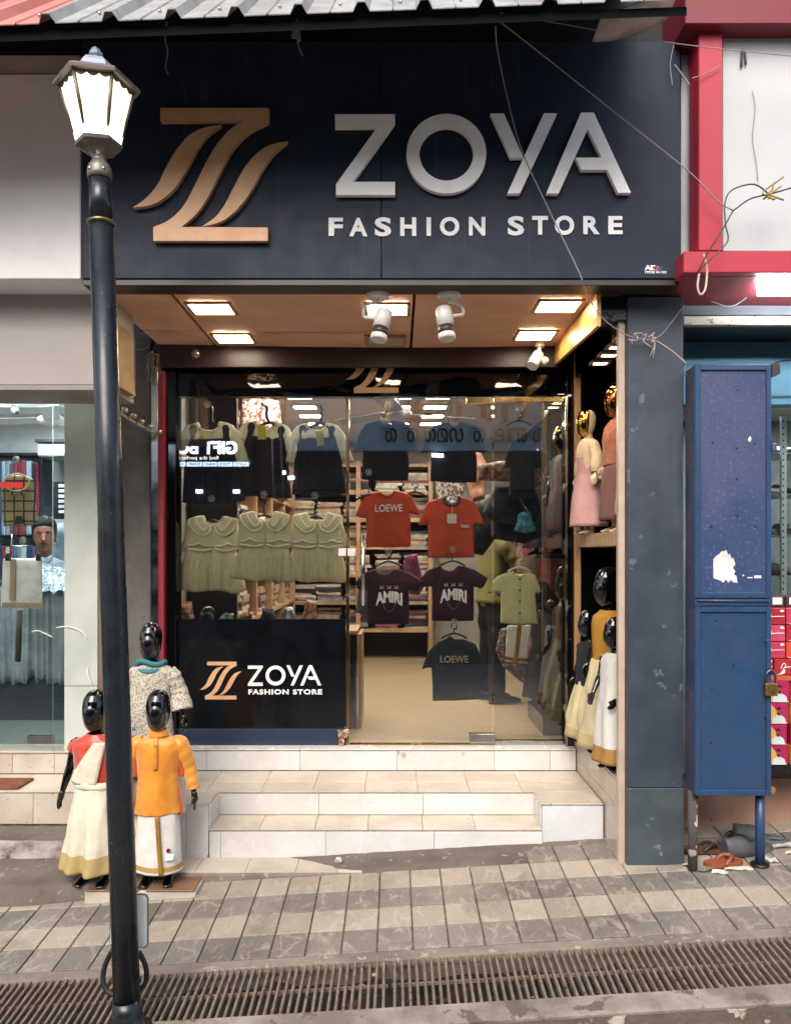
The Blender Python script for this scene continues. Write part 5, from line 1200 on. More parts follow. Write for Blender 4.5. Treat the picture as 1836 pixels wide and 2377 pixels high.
# ================================================================== GARMENTS BEHIND THE GLASS
def c5(pts): return [(360+x/3.374, 820+y/3.374) for x, y in pts]
def c6(pts): return [(820+x/4.962, 1120+y/4.962) for x, y in pts]
def c7(pts): return [(780+x/2.909, 1200+y/2.909) for x, y in pts]
def c8(pts): return [(680+x/4.369, 900+y/4.369) for x, y in pts]
def sh(pts, dx=0, dy=0, cx=0, cy=0, s=1, rot=0):
    c, s_ = math.cos(rot)*s, math.sin(rot)*s
    return [(cx+(x-cx)*c-(y-cy)*s_+dx, cy+(x-cx)*s_+(y-cy)*c+dy) for x, y in pts]
ring_m = M('suction_ring', '#a9a6a0', .2, 0); hang_m = M('hanger_black', '#101012', .35)
hook_proto = None
def hook(px, py, d=4.935, lab=''):
    global hook_proto
    p = at(px, py, d)
    if hook_proto is None:
        t = thing('suction_hook', lab, 'hook', p, 'suction hooks on the glass')
        m_ = MB(); n_ = 20; v = []
        m_.tube([(.019*math.cos(a), 0, .019*math.sin(a)) for a in np.linspace(0, 2*math.pi, 21)], .0035, 6); m_.obj('suction_disc', [ring_m], t, local=True)
        m_ = MB(); m_.lathe([(.006, -.006), (.011, -.003), (.011, .004)], (0, 0, 0), 12, axis=1); m_.tube(spline([(0, .004, 0), (0, .012, -.012), (0, .006, -.022), (0, .0, -.016)], 3), .0025, 5); m_.obj('hook_button', [ring_m], t, local=True)
        hook_proto = t; return t
    return copy_tree(hook_proto, loc=p, label=lab)
def hanger(px, py0, py1, d, w, mat, lab, group=None, bar=True):
    "hook from py0 (at the suction hook) to neck py1, arms w pixels wide"
    m_ = MB(); k = .006
    m_.tube(spline([at(px-6, py0+10, d), at(px-6, py0+2, d), at(px, py0-2, d), at(px+6, py0+3, d), at(px+5, py0+14, d), at(px, (py0+py1)/2, d), at(px, py1, d)], 4), .0045, 6)
    if bar: m_.tube(spline([at(px-w/2, py1+w*.20, d), at(px-w*.28, py1+w*.08, d), at(px, py1, d), at(px+w*.28, py1+w*.08, d), at(px+w/2, py1+w*.20, d)], 4), .0075, 6)
    return m_.obj('hanger', [mat], label=lab, cat='hanger', group=group)
def trim(parent, name, pts, d, r, mat, y=None, wob=0, n=5):
    p = spline(pts, n); q = []
    for i, (x, y_) in enumerate(p):
        a = at(x, y_, d); 
        if wob: a.z += wob*math.sin(i*2.4)
        q.append(a)
    m_ = MB(); m_.tube(q, r, 5); return m_.obj(name, [mat], parent)
def disc(parent, name, px, py, d, r, mat):
    a = at(px, py, d); m_ = MB(); m_.lathe([(r*.8, a.y-.003), (r, a.y-.001), (r, a.y)], (a.x, 0, a.z), 10, axis=1); return m_.obj(name, [mat], parent)
sage = M('sage_cotton', '#c6bf98', .85, col2='#b9b28a', vs=9, bump=.35, bs=40, sheen=.3)
cream_trim = M('cream_trim', '#f0ecd6', .8)
FD = 4.985
f_can = [(665, 1262), (720, 1245), (780, 1236), (800, 1275), (830, 1296), (880, 1300), (915, 1280), (935, 1236), (990, 1250), (1035, 1268), (1062, 1340), (1085, 1420), (1108, 1500), (1056, 1520), (1050, 1535), (1075, 1640), (1100, 1775), (1020, 1792), (900, 1780), (790, 1790), (680, 1772), (566, 1742), (610, 1640), (668, 1530), (656, 1512), (642, 1502), (655, 1400), (660, 1330)]
f_l = [(300, 1285), (385, 1268), (400, 1306), (450, 1330), (510, 1316), (530, 1275), (600, 1290), (640, 1306), (668, 1400), (690, 1500), (650, 1545), (640, 1560), (680, 1700), (715, 1830), (690, 1870), (610, 1885), (520, 1860), (430, 1862), (310, 1872), (188, 1850), (180, 1760), (205, 1650), (245, 1548), (190, 1600), (200, 1520), (230, 1440), (245, 1340)]
def frock(poly, cx, cy, d, seed, lab, hookpos):
    S_ = lambda pts: c5(sh(pts, cx-860, cy-1290))
    m_ = MB(); fo = folds(seed, .024, 30)
    fo2 = folds(seed+40, .005, 10)
    zw = AZ(c5([(0, cy+225)])[0][1], d)
    def ff(x, z):
        if z >= zw: return fo2(x, z)
        k = min(1, (zw-z)/.10); w_ = mnoise.noise(Vector((x*7, z*2, seed*3.3)))
        return k*(.011*math.sin(x*130+5*w_+seed)+.020*mnoise.noise(Vector((x*30, z*1.2, seed*7.1)))+.008)
    cloth(m_, pxpoly(spline(c5(poly), 2, closed=True), d), d, .026, .0085, ff, soft=.03)
    g = m_.obj('frock', [sage], label=lab, cat='frock', group='sage frocks in the window')
    for s_ in (-1, 1):
        mm = lambda pts: [(860+s_*(x-860), y) for x, y in pts]
        m_ = MB(); cloth(m_, pxpoly(S_(spline(mm([(782, 1240), (725, 1248), (668, 1264), (672, 1295), (705, 1345), (760, 1385), (805, 1382), (838, 1350), (826, 1305), (795, 1282)]), 3, closed=True)), d-.030), d-.030, .006, .007, None, back=.002, soft=.008); c_ = m_.obj('collar', [sage], g)
        trim(c_, 'collar_trim', S_(mm([(722, 1262), (740, 1300), (775, 1345), (800, 1348), (816, 1320), (815, 1300)])), d-.047, .0045, cream_trim)
        trim(c_, 'scalloped_edge', S_(mm([(668, 1266), (674, 1297), (707, 1347), (760, 1386), (805, 1382), (838, 1350), (830, 1310)])), d-.045, .0045, cream_trim, wob=.0022, n=8)
        trim(g, 'waist_trim', S_(mm([(668, 1466), (705, 1468), (745, 1452), (785, 1470), (842, 1475)])), d-.044, .0048, cream_trim)
        trim(g, 'waist_edge', S_(mm([(665, 1496), (720, 1502), (780, 1512), (845, 1496)])), d-.046, .0046, cream_trim, wob=.002, n=9)
    m_ = MB(); cloth(m_, pxpoly(S_([(850, 1312), (868, 1312), (872, 1760), (852, 1760)]), d-.026), d-.026, .006, .007, None, soft=.006); m_.obj('placket', [sage], g)
    for y in (1345, 1420, 1478, 1560, 1640, 1700): disc(g, 'button', *S_([(860, y)])[0], d-.034, .005, M('sage_button', '#a9a782', .4))
    hk = c5([hookpos])[0]; neck = c5([(cx, cy-20)])[0]
    hook(*hk, lab='clear suction hook above the '+lab)
    hanger(hk[0], hk[1]+4, neck[1], d+.004, 62, hang_m, 'black hanger of the '+lab, 'black hangers on the glass')
frock(f_l, 455, 1325, FD+.02, 1, 'sage green frock with scalloped collar, leftmost of three', (443, 1140))
frock(f_can, 860, 1290, FD-.012, 2, 'sage green frock with scalloped collar, middle of three', (853, 1105))
frock(sh(f_can, 412, 8), 1272, 1300, FD+.008, 3, 'sage green frock with scalloped collar, rightmost of three', (1253, 1112))
# dark pinafores over cream blouses
blousem = M('cream_blouse', '#e6dfbe', .85, col2='#d8d0ae', vs=10, bump=.35, bs=30); pin = M('dark_pinafore', '#161216', .8, col2='#20191c', vs=8, bump=.1, bs=200)
b_can = [(1110, 568), (1175, 548), (1200, 545), (1215, 585), (1245, 600), (1295, 600), (1325, 585), (1338, 540), (1400, 552), (1440, 572), (1490, 640), (1530, 760), (1560, 848), (1480, 872), (1440, 810), (1400, 700), (1150, 700), (1110, 700), (1098, 780), (1085, 872), (1020, 850), (1042, 760), (1062, 670), (1082, 605)]
p_can = [(1128, 590), (1140, 567), (1160, 560), (1182, 572), (1188, 600), (1180, 630), (1172, 663), (1280, 662), (1366, 658), (1358, 610), (1360, 580), (1380, 565), (1402, 570), (1413, 590), (1410, 640), (1420, 690), (1450, 790), (1480, 920), (1512, 1100), (1400, 1115), (1290, 1112), (1180, 1118), (1072, 1105), (1085, 960), (1092, 850), (1112, 760), (1132, 665)]
def dress(cx, cy, s, rot, d, seed, lab, tagpos, hk, noleft=False):
    T = lambda pts: c5(sh(pts, cx-1270, cy, 1270, 600, s, rot))
    m_ = MB(); cloth(m_, pxpoly(T(b_can), d), d, .018, .0085, folds(seed, .012, 40)); b = m_.obj('dress', [blousem], label=lab, cat='dress', group='dark pinafore dresses in the window')
    m_ = MB(); cloth(m_, pxpoly(T(p_can), d-.016), d-.016, .012, .0085, folds(seed+9, .026, 34), back=.002); m_.obj('pinafore', [pin], b)
    trim(b, 'neck_rib', T([(1180, 550), (1213, 592), (1245, 607), (1295, 607), (1327, 592), (1342, 545)]), d-.018, .004, blousem)
    if tagpos:
        m_ = MB(); q = tagpos; m_.prism(pxpoly(c5(q), d-.036), d-.037, d-.0355); m_.obj('price_tag', [M('yellow_tag', '#b8a92a', .6)], b)
    hook(*c5([hk])[0], d=4.93, lab='clear suction hook above the '+lab)
    n_ = T([(1268, 590)])[0]; h_ = c5([hk])[0]
    m_ = MB(); m_.tube(spline([at(h_[0], h_[1]+4, d), at(h_[0]+10, h_[1]+8, d), at(h_[0]+10, h_[1]+30, d), at(n_[0]+8, n_[1]-14, d)], 5), .009, 8)
    m_.tube(spline([at(n_[0]-30, n_[1]+14, d), at(n_[0]-16, n_[1]-2, d), at(n_[0]+8, n_[1]-12, d), at(n_[0]+26, n_[1]-2, d), at(n_[0]+38, n_[1]+14, d)], 4), .011, 6)
    m_.obj('hanger', [hang_m], label='thick black hanger of the '+lab, cat='hanger', group='black hangers on the glass')
dress(425, 0, 1.12, -.02, FD+.01, 11, 'dark pinafore dress over cream blouse, leftmost of three', None, (412, 400))
dress(870, -8, 1.04, .10, FD+.03, 12, 'dark pinafore dress, middle of three, hung askew', [(802, 563), (862, 560), (873, 672), (808, 678)], (840, 395))
dress(1270, 0, 1.0, 0, FD+.0, 13, 'dark pinafore dress over cream blouse, rightmost of three', [(1258, 615), (1320, 610), (1326, 720), (1268, 728)], (1270, 395))
# tee shirts on the door
def tee(poly, d, mat, seed, lab, name='tshirt', cat='t-shirt', group=None, amp=.013, thick=.016, neck=None, hk=None, hw=60, hmat=None, cell=.0085):
    m_ = MB(); cloth(m_, pxpoly(poly, d), d, thick, cell, folds(seed, amp, 16)); o = m_.obj(name, [mat], label=lab, cat=cat, group=group)
    if neck: trim(o, 'neckband', neck, d-.012, .006, mat)
    if hk:
        hook(*hk, d=4.935, lab='suction hook above the '+lab)
        ny = neck[len(neck)//2][1] if neck else hk[1]+30
        hanger(hk[0], hk[1]+3, ny-4, d+.002, hw, hmat or hang_m, 'hanger of the '+lab, 'black hangers on the glass')
    return o
orange = M('orange_cotton', '#b9481f', .85, col2='#aa3f1b', vs=5, bump=.35, bs=24)
o1 = c6([(310, 106), (350, 135), (390, 143), (435, 130), (475, 92), (560, 108), (640, 135), (690, 185), (735, 280), (782, 374), (715, 372), (650, 352), (664, 480), (662, 742), (400, 748), (150, 742), (152, 560), (148, 412), (95, 412), (28, 382), (60, 290), (92, 215), (140, 150), (220, 125)])
o2 = c6([(1042, 170), (1060, 225), (1100, 255), (1135, 262), (1175, 255), (1210, 228), (1218, 160), (1310, 180), (1410, 235), (1450, 330), (1508, 482), (1440, 480), (1392, 468), (1383, 500), (1392, 864), (1120, 870), (860, 866), (866, 640), (856, 480), (800, 492), (742, 492), (785, 380), (830, 265), (870, 218), (960, 190)])
TD = 4.99
t1 = tee(o1, TD, orange, 21, 'orange t-shirt with white lettering across the back on the door', neck=c6([(310, 108), (350, 150), (395, 162), (440, 150), (475, 95)]), hk=(856, 1096))
t2 = tee(o2, TD+.01, orange, 22, 'orange t-shirt with grey collar band and a white hang tag', hk=(963, 1116), neck=None)
trim(t2, 'collar_band', c6([(1046, 170), (1066, 228), (1100, 250), (1135, 255), (1172, 250), (1204, 226), (1214, 160)]), TD-.008, .014, M('grey_rib', '#4a4a44', .8))
m_ = MB(); text_mb(m_, 'LOEWE', *[AX(v, TD) for v in (871, 934)], AZ(1189, TD), AZ(1172, TD), TD-.0215, .0012, bold=.012, warp=lambda u, t: .004*u); m_.obj('chest_print', [whitelet2], t1)
def scroll(parent, cx, cy, d, s, mat):
    m_ = MB()
    for sx in (-1, 1):
        for sy in (-1, 1):
            for pts in ([(8, 34), (25, 46), (55, 78), (70, 98), (58, 110), (38, 98), (20, 64), (8, 40)], [(14, 32), (40, 62), (64, 96)], [(5, 12), (14, 10), (17, 17), (11, 22), (5, 30), (40, 30), (70, 26)], [(25, 5), (50, 6), (72, 14)]):
                p = [at(cx+sx*(x if len(pts) != 9 else x)*s, cy-sy*(y)*s, d) for x, y in pts]; m_.tube(spline(p, 4), .0011, 4)
    return m_.obj('scroll_print', [mat], parent)
prn = M('tonal_print', '#c9603a', .8)
scroll(t1, 820+412/4.962, 1120+575/4.962, TD-.0225, .30, prn); scroll(t2, 820+1120/4.962, 1120+675/4.962, TD-.012, .32, prn)
m_ = MB(); m_.prism(pxpoly(c6([(1080, 362), (1190, 362), (1190, 472), (1080, 472)]), TD-.018), TD-.019, TD-.0175); m_.obj('hang_tag', [M('tag_white', '#c9c5ae', .6)], t2)
trim(t2, 'tag_string', c6([(1132, 255), (1140, 300), (1134, 365)]), TD-.016, .0012, cream_trim)
m_ = MB(); m_.prism(pxpoly(c6([(1240, 484), (1330, 490), (1328, 526), (1242, 520)]), TD-.012), TD-.0145, TD-.012); m_.obj('chest_badge', [M('badge', '#b9a79b', .6)], t2)
blk = M('black_cotton', '#0c0e0f', .85, col2='#14171a', vs=5)
s1 = c8([(880, 335), (905, 372), (950, 382), (995, 368), (1012, 332), (1100, 348), (1175, 372), (1222, 450), (1268, 640), (1210, 642), (1168, 635), (1176, 760), (1168, 942), (930, 948), (700, 930), (708, 760), (712, 628), (660, 640), (603, 642), (640, 540), (682, 440), (745, 362), (820, 345)])
for k, (dx, dy, pos, hk) in enumerate(((0, 0, 'left', (895, 934)), (158, 4, 'middle', (1041, 935)), (300, 30, 'right', (1204, 950)))):
    q = [(x+dx, y+dy) for x, y in s1]
    if k == 2: q = [(1142+(x-1142)*.55+40, y+10) for x, y in q]
    o = tee(q, TD+.01+.012*k, blk, 30+k, 'black t-shirt high on the glass door, '+pos+' one of three', group='black shirts on the glass', hk=hk, neck=[(x+dx, y+dy) for x, y in c8([(880, 337), (945, 388), (1012, 334)])] if k < 2 else None)
for px, py in ((851, 1030), (936, 1032), (893, 1047), (851, 1070), (936, 1071), (931, 1098), (895, 992), (1051, 1071), (1086, 1078), (1082, 1112), (997, 1075)): pass
mar = M('maroon_cotton', '#2a0d18', .85, col2='#3a1622', vs=4, bump=.4, bs=24)
mshape = c6([(1000, 962), (1040, 1000), (1110, 1018), (1165, 1000), (1205, 955), (1290, 970), (1385, 1002), (1470, 1050), (1550, 1104), (1520, 1165), (1482, 1222), (1430, 1210), (1384, 1192), (1388, 1400), (1386, 1592), (1140, 1600), (902, 1590), (908, 1380), (902, 1196), (850, 1202), (788, 1192), (770, 1110), (860, 1010), (930, 980)])
m1 = tee([(x-150, y+7) for x, y in mshape], TD, mar, 41, 'maroon t-shirt with arched white lettering, left of two', group='maroon shirts on the door', hk=(902, 1277), neck=None)
m2 = tee(mshape, TD+.01, mar, 42, 'maroon t-shirt with arched white lettering, right of two', group='maroon shirts on the door', hk=(1050, 1276), neck=None)
for o, cx, cy in ((m1, 903, 1395), (m2, 1052, 1389)):
    m_ = MB(); d_ = TD-.024
    arch = lambda u, t: .014*(1-(2*u-1)**2)+(.0 if t > .5 else .010*(1-(2*u-1)**2))
    text_mb(m_, 'AMIRI', AX(cx-31, d_), AX(cx+31, d_), AZ(cy+12, d_), AZ(cy-18, d_), TD-.021, .0012, bold=.05, warp=arch); m_.obj('chest_print', [whitelet], o)
    m_ = MB()
    for dx in (-17, 0, 17):
        m_.prism(pxpoly([(cx+dx-5, cy-28), (cx+dx-4, cy-36), (cx+dx, cy-32), (cx+dx+4, cy-37), (cx+dx+5, cy-28)], d_), TD-.0222, TD-.021)
    m_.tube(spline([at(cx-14, cy+10, TD-.022), at(cx-6, cy-6, TD-.022), at(cx, cy+2, TD-.022), at(cx+6, cy-6, TD-.022), at(cx+14, cy+10, TD-.022), at(cx, cy+26, TD-.022), at(cx-14, cy+10, TD-.022)], 4), .0012, 4)
    m_.obj('crown_print', [M('print_beige', '#a4927d', .7)], o)
gry = M('charcoal_cotton', '#26292c', .9, col2='#303438', vs=12, bump=.4, bs=24)
g1 = tee(c7([(690, 842), (745, 822), (768, 800), (800, 826), (860, 824), (905, 842), (940, 855), (968, 920), (1008, 1048), (990, 1110), (984, 1172), (1010, 1184), (1044, 1192), (1040, 1215), (980, 1230), (800, 1240), (652, 1242), (650, 1120), (644, 1016), (610, 1018), (578, 1032), (598, 970), (628, 900)]), TD, gry, 51, 'charcoal t-shirt with pale lettering, lowest on the door', hk=(1054, 1444), neck=None, amp=.007)
m_ = MB(); text_mb(m_, 'LOEWE', AX(1021, TD), AX(1086, TD), AZ(1537, TD), AZ(1521, TD), TD-.0225, .0012, bold=.015); m_.obj('chest_print', [M('print_sand', '#b5a98f', .7)], g1)
# striped kids shirt with dhoti
def stripe_mat(name, base, line, freq, axis='X', thr=.75):
    m = M(name, base, .85); n = m.node_tree.nodes; l = m.node_tree.links; b = n['Principled BSDF']
    src = b.inputs['Base Color'].links[0].from_socket
    tc = n.new('ShaderNodeTexCoord'); wv = n.new('ShaderNodeTexWave'); wv.bands_direction = axis; wv.inputs['Scale'].default_value = freq; wv.inputs['Distortion'].default_value = .2
    l.new(tc.outputs['Object'], wv.inputs[0]); r = n.new('ShaderNodeMapRange'); r.inputs[1].default_value = thr; r.inputs[2].default_value = thr+.12; l.new(wv.outputs['Fac'], r.inputs[0])
    x = n.new('ShaderNodeMix'); x.data_type = 'RGBA'; l.new(r.outputs[0], x.inputs[0]); l.new(src, x.inputs[6]); x.inputs[7].default_value = (*srgb(line), 1); l.new(x.outputs[2], b.inputs['Base Color']); return m
strp = stripe_mat('yellow_stripe', '#cfcb98', '#8f8b58', 22)
ksh = tee(c7([(1195, 366), (1210, 380), (1240, 388), (1270, 380), (1285, 364), (1320, 376), (1345, 392), (1370, 440), (1386, 502), (1345, 516), (1352, 600), (1366, 722), (1300, 726), (1240, 730), (1170, 724), (1106, 716), (1112, 600), (1108, 510), (1074, 506), (1056, 430), (1085, 402), (1140, 380)]), TD-.005, strp, 61, 'pale yellow striped child shirt hung on the sidelight', name='kids_shirt', cat='shirt', neck=c7([(1195, 368), (1212, 392), (1240, 402), (1268, 392), (1285, 366)]))
for y in (420, 495, 570, 650): disc(ksh, 'button', *c7([(1240, y)])[0], TD-.026, .0065, black_mat)
m_ = MB(); cloth(m_, pxpoly(c7([(1232, 400), (1250, 400), (1250, 722), (1232, 722)]), TD-.02), TD-.019, .005, .006, None, soft=.005); m_.obj('placket', [strp], ksh)
m_ = MB(); q = pxpoly(c7([(1168, 600), (1330, 600), (1330, 626), (1168, 626)]), TD-.018); cloth(m_, q, TD-.017, .004, .006, None, soft=.004); m_.obj('pocket_band', [strp], ksh)
dho = M('white_dhoti', '#c6c3b4', .85, col2='#b9b5a4', vs=7)
gold = M('gold_zari', '#93702c', .6, .2, col2='#86641f', vs=14)
kd = tee(c7([(1155, 730), (1240, 733), (1318, 728), (1306, 860), (1292, 990), (1210, 988), (1138, 978), (1146, 850)]), TD+.01, dho, 62, 'white dhoti with gold band hung below the striped child shirt', name='kids_dhoti', cat='dhoti', amp=.008)
m_ = MB(); q = pxpoly(c7([(1222, 733), (1252, 733), (1238, 860), (1222, 986), (1196, 984), (1212, 860)]), TD-.01); cloth(m_, q, TD-.010, .006, .007, None, soft=.004); m_.obj('gold_band', [gold], kd)
m_ = MB(); q = pxpoly(c7([(1141, 940), (1200, 950), (1296, 954), (1293, 974), (1200, 968), (1140, 958)]), TD-.01); cloth(m_, q, TD-.008, .006, .007, None, soft=.004); m_.obj('gold_hem', [gold], kd)
hook(1204, 1276, lab='suction hook above the pale yellow striped child shirt')
hanger(1205, 1284, 1316, TD, 54, M('hanger_white', '#bdb6a8', .4), 'white hanger of the pale yellow striped child shirt')
# dark tulle frocks and turquoise tutu further in, behind the sidelight
tul = M('dark_tulle', '#16171b', .9, col2='#2b2d33', vs=18, vmin=.5, vmax=.6)
tee(c8([(2050, 1010), (2200, 1000), (2280, 1090), (2420, 1300), (2330, 1400), (2150, 1380), (1990, 1340), (1920, 1260)]), 5.25, tul, 71, 'dark grey tulle frock between the orange shirt and the sidelight', name='tulle_frock', cat='frock', amp=.03, thick=.05)
tee([(1150, 1130), (1240, 1130), (1258, 1180), (1262, 1245), (1215, 1262), (1140, 1250), (1138, 1180)], 5.4, tul, 72, 'black sparkling frock behind the sidelight', name='tulle_frock', cat='frock', amp=.03, thick=.05)
tee([(1202, 1194), (1212, 1188), (1232, 1188), (1236, 1205), (1246, 1232), (1218, 1238), (1192, 1232), (1200, 1210)], 5.15, M('turquoise_tulle', '#226070', .7, col2='#4a93a0', vs=30, vmin=.48, vmax=.55), 73, 'small turquoise tutu behind the sidelight', name='tutu', cat='tutu', amp=.02, thick=.03)
tee([(1105, 1080), (1165, 1070), (1250, 1075), (1262, 1120), (1245, 1130), (1180, 1118), (1110, 1115)], 5.3, M('blush_cloth', '#9c7a62', .9, col2='#5b4438', vs=26, vmin=.48, vmax=.55), 74, 'row of blush dresses hanging behind the sidelight', name='blush_dress', cat='dress', amp=.05, thick=.05)
tee([(1198, 1300), (1245, 1285), (1248, 1340), (1240, 1430), (1200, 1430)], 5.35, M('taupe_cloth', '#8d7a66', .9), 75, 'taupe cloth behind the striped child shirt', name='hanging_cloth', cat='cloth', amp=.02, thick=.03)
tee([(942, 1290), (968, 1285), (985, 1360), (972, 1382), (938, 1376), (936, 1320)], 5.5, M('mauve_tulle', '#6d3553', .8, col2='#85446a', vs=25), 76, 'mauve pleated skirt between the two maroon shirts', name='pleated_skirt', cat='skirt', amp=.02, thick=.03)
tee([(833, 1350), (868, 1330), (892, 1345), (896, 1425), (850, 1430), (826, 1422)], 5.3, M('lilac_grey', '#4c4a5c', .8, col2='#5d5b70', vs=15), 77, 'grey lilac dress behind the left maroon shirt', name='lilac_dress', cat='dress', amp=.02, thick=.03)
tee([(1238, 1455), (1268, 1450), (1272, 1560), (1255, 1610), (1225, 1590), (1222, 1520)], 5.6, M('pink_cloth', '#a8425a', .8, col2='#953a50', vs=9), 78, 'bright pink dress low behind the white dhoti', name='pink_dress', cat='dress', amp=.02, thick=.04)
tee([(1160, 1460), (1180, 1455), (1200, 1500), (1228, 1560), (1235, 1600), (1205, 1580), (1165, 1545), (1150, 1510)], 5.7, M('paisley', '#54473e', .8, col2='#98897a', vs=40, vmin=.48, vmax=.54), 79, 'dark paisley scarf hanging behind the white dhoti', name='scarf', cat='scarf', amp=.02, thick=.03)

# more stock hanging deeper in the room, glimpsed between the window garments
plasw = M('wrapped_stock', '#b9a39a', .25, col2='#5d3f3a', vs=34, vmin=.47, vmax=.55)
for poly, d, m, nm, lab in (
    ([(560, 925), (600, 918), (650, 930), (655, 985), (630, 1010), (600, 1000), (575, 1015), (558, 990)], 6.0, plasw, 'wrapped_dress', 'plastic wrapped reddish dress hanging high behind the middle pinafore'),
    ([(455, 930), (500, 925), (520, 960), (512, 1000), (470, 1005), (452, 975)], 6.2, M('black_stock', '#131314', .6), 'wrapped_dress', 'black garment hanging high behind the leftmost pinafore'),
    ([(396, 930), (430, 925), (440, 990), (432, 1120), (400, 1160), (392, 1040)], 5.6, M('grey_stock', '#6e675f', .7, col2='#3b3834', vs=18), 'hanging_dress', 'grey brown dress at the left edge of the window'),
    ([(640, 1075), (668, 1070), (680, 1150), (655, 1168), (625, 1150)], 5.8, M('tan_stock', '#8c5f43', .8, col2='#5b3c2b', vs=16), 'hanging_dress', 'tan dress between the middle and right pinafores'),
    ([(1010, 1050), (1050, 1040), (1085, 1060), (1080, 1130), (1060, 1200), (1030, 1210), (1012, 1140)], 6.3, M('white_floral', '#a89c90', .8, col2='#4d4344', vs=40, vmin=.47, vmax=.54), 'hanging_dress', 'white floral dress to the right of the orange shirts'),
    ([(1085, 1045), (1110, 1040), (1130, 1075), (1125, 1160), (1095, 1165), (1082, 1110)], 6.0, M('peach_stock', '#a57a5e', .8, col2='#7a5340', vs=12), 'hanging_dress', 'peach dress just left of the sidelight edge'),
    ([(1070, 1180), (1110, 1165), (1140, 1180), (1150, 1250), (1120, 1290), (1075, 1280), (1058, 1240)], 5.8, tul, 'tulle_frock', 'dark tulle frock hanging beside the right orange shirt')):
    tee(poly, d, m, int(poly[0][0]), lab, name=nm, cat='dress' if 'frock' not in nm else 'frock', amp=.04, thick=.04, cell=.012)

# ================================================================== INTERIOR FITTINGS
def shelf_unit(x0, x1, y, zs, depth, lab, bays=1):
    t = thing('shelf_unit', lab, 'shelf unit', ((x0+x1)/2, y, FZ))
    m_ = MB(); m_.box(x0, x1, y+depth-.02, y+depth, FZ, zs[-1]); m_.obj('back_panel', [M('shelf_back', '#2a2019', .7)], t)
    for k in range(bays+1):
        x = x0+(x1-x0)*k/bays; m_ = MB(); m_.box(x-.025, x+.025, y-.002, y+depth-.021, FZ, zs[-1]+.03); m_.obj('side_panel', [wood_tan], t, bevel=.002)
    for z in zs:
        for k in range(bays):
            a = x0+(x1-x0)*k/bays+.026; b = x0+(x1-x0)*(k+1)/bays-.026; m_ = MB(); m_.box(a, b, y, y+depth-.021, z-.035, z); m_.obj('shelf', [wood_tan], t, bevel=.002)
    return t
gc = [M('fold_'+str(i), c, .85, col2=c2_, vs=14) for i, (c, c2_) in enumerate((('#a59684', '#85776a'), ('#6d5a4c', '#54453a'), ('#7a4a42', '#5f3834'), ('#c2b8a6', '#9d927f'), ('#2d2a2c', '#1a181b'), ('#7e8a8c', '#626d70'), ('#a8977c', '#867760'), ('#3a3440', '#2a2530')))]
stk_me = []
rnd = random.Random(8)
for k in range(14):
    m_ = MB(); z = 0; n_ = rnd.randint(7, 10)
    for i in range(n_):
        h = rnd.uniform(.018, .034); w_ = rnd.uniform(.125, .15); dd = rnd.uniform(.11, .14); ox = rnd.uniform(-.02, .02); m_.m = rnd.choice([0, 0, 1, 2, 3, 3, 4, 5, 6, 6, 7])
        tl_ = rnd.uniform(-.012, .012)
        pr = [(-w_, .2*h), (-w_*.97, 0), (w_*.97, 0), (w_, .25*h), (w_, .75*h), (w_*.97, h), (-w_*.97, h), (-w_, .8*h)]
        v = [(ox+a, y_, z+b+tl_*a/w_*.5) for y_ in (-dd, dd) for a, b in pr]
        m_.add(v, [tuple(range(8)), tuple(range(15, 7, -1))]+[(q, q+8, (q+1) % 8+8, (q+1) % 8) for q in range(8)], False); z += h
    me = m_.mesh('folded_stack', gc); stk_me.append((me, z))
def stack(x, y, z, lab, group, rot=0, s=1):
    me, h = rnd.choice(stk_me); o = bpy.data.objects.new('clothes_stack', me); C.objects.link(o); o.location = (x, y, z+.001); o.rotation_euler = (0, 0, rot); o.scale = (s, s, s); ORG[o.name] = Vector(o.location)
    return tag(o, lab, 'clothes stack', group)
zs = [FZ+.35+k*.315 for k in range(7)]
shelf_unit(-1.25, .40, 8.85, zs, .4, 'tan wooden shelf unit full of folded clothes on the back wall', 2)
ordn = ['lowest', 'second', 'third', 'fourth', 'fifth', 'sixth', 'top']
for k, z in enumerate(zs[:-1]):
    for i in range(5):
        x = -1.06+i*.315+(.03 if i > 2 else -.01)
        if abs(x+.425) < .15: x -= .0
        stack(x, 9.03, z, 'folded clothes stacked on the %s shelf of the back unit' % ordn[k], 'folded clothes on the back unit, %s shelf' % ordn[k], s=.98)
# left wall unit, seen at a slant
t = thing('wall_shelf', 'tan wooden wall shelving along the left side of the shop room', 'shelf unit', (-1.3, 7, FZ))
lz = [FZ+.35+k*.35 for k in range(7)]
m_ = MB(); m_.box(-1.495, -1.475, 5.6, 8.8, FZ, 2.85); m_.obj('back_panel', [M('shelf_back', '#2a2019', .7)], t)
for y in (5.6, 6.4, 7.2, 8.0, 8.8):
    m_ = MB(); m_.box(-1.474, -1.14, y-.02, y+.02, FZ, 2.8); m_.obj('side_panel', [wood_tan if y > 6 else M('dark_end_panel', '#1c1815', .5)], t, bevel=.002)
for z in lz:
    for a in (5.6, 6.4, 7.2, 8.0):
        m_ = MB(); m_.box(-1.474, -1.14, a+.021, a+.779, z-.03, z); m_.obj('shelf', [wood_tan], t, bevel=.002)
for k, z in enumerate(lz[:-1]):
    for a in (5.6, 6.4, 7.2, 8.0):
        for q in (.22, .55): stack(-1.31, a+q, z, 'folded clothes stacked on the %s shelf of the left wall unit' % ordn[k], 'folded clothes on the left wall unit, %s shelf' % ordn[k], rot=R(90), s=.95)
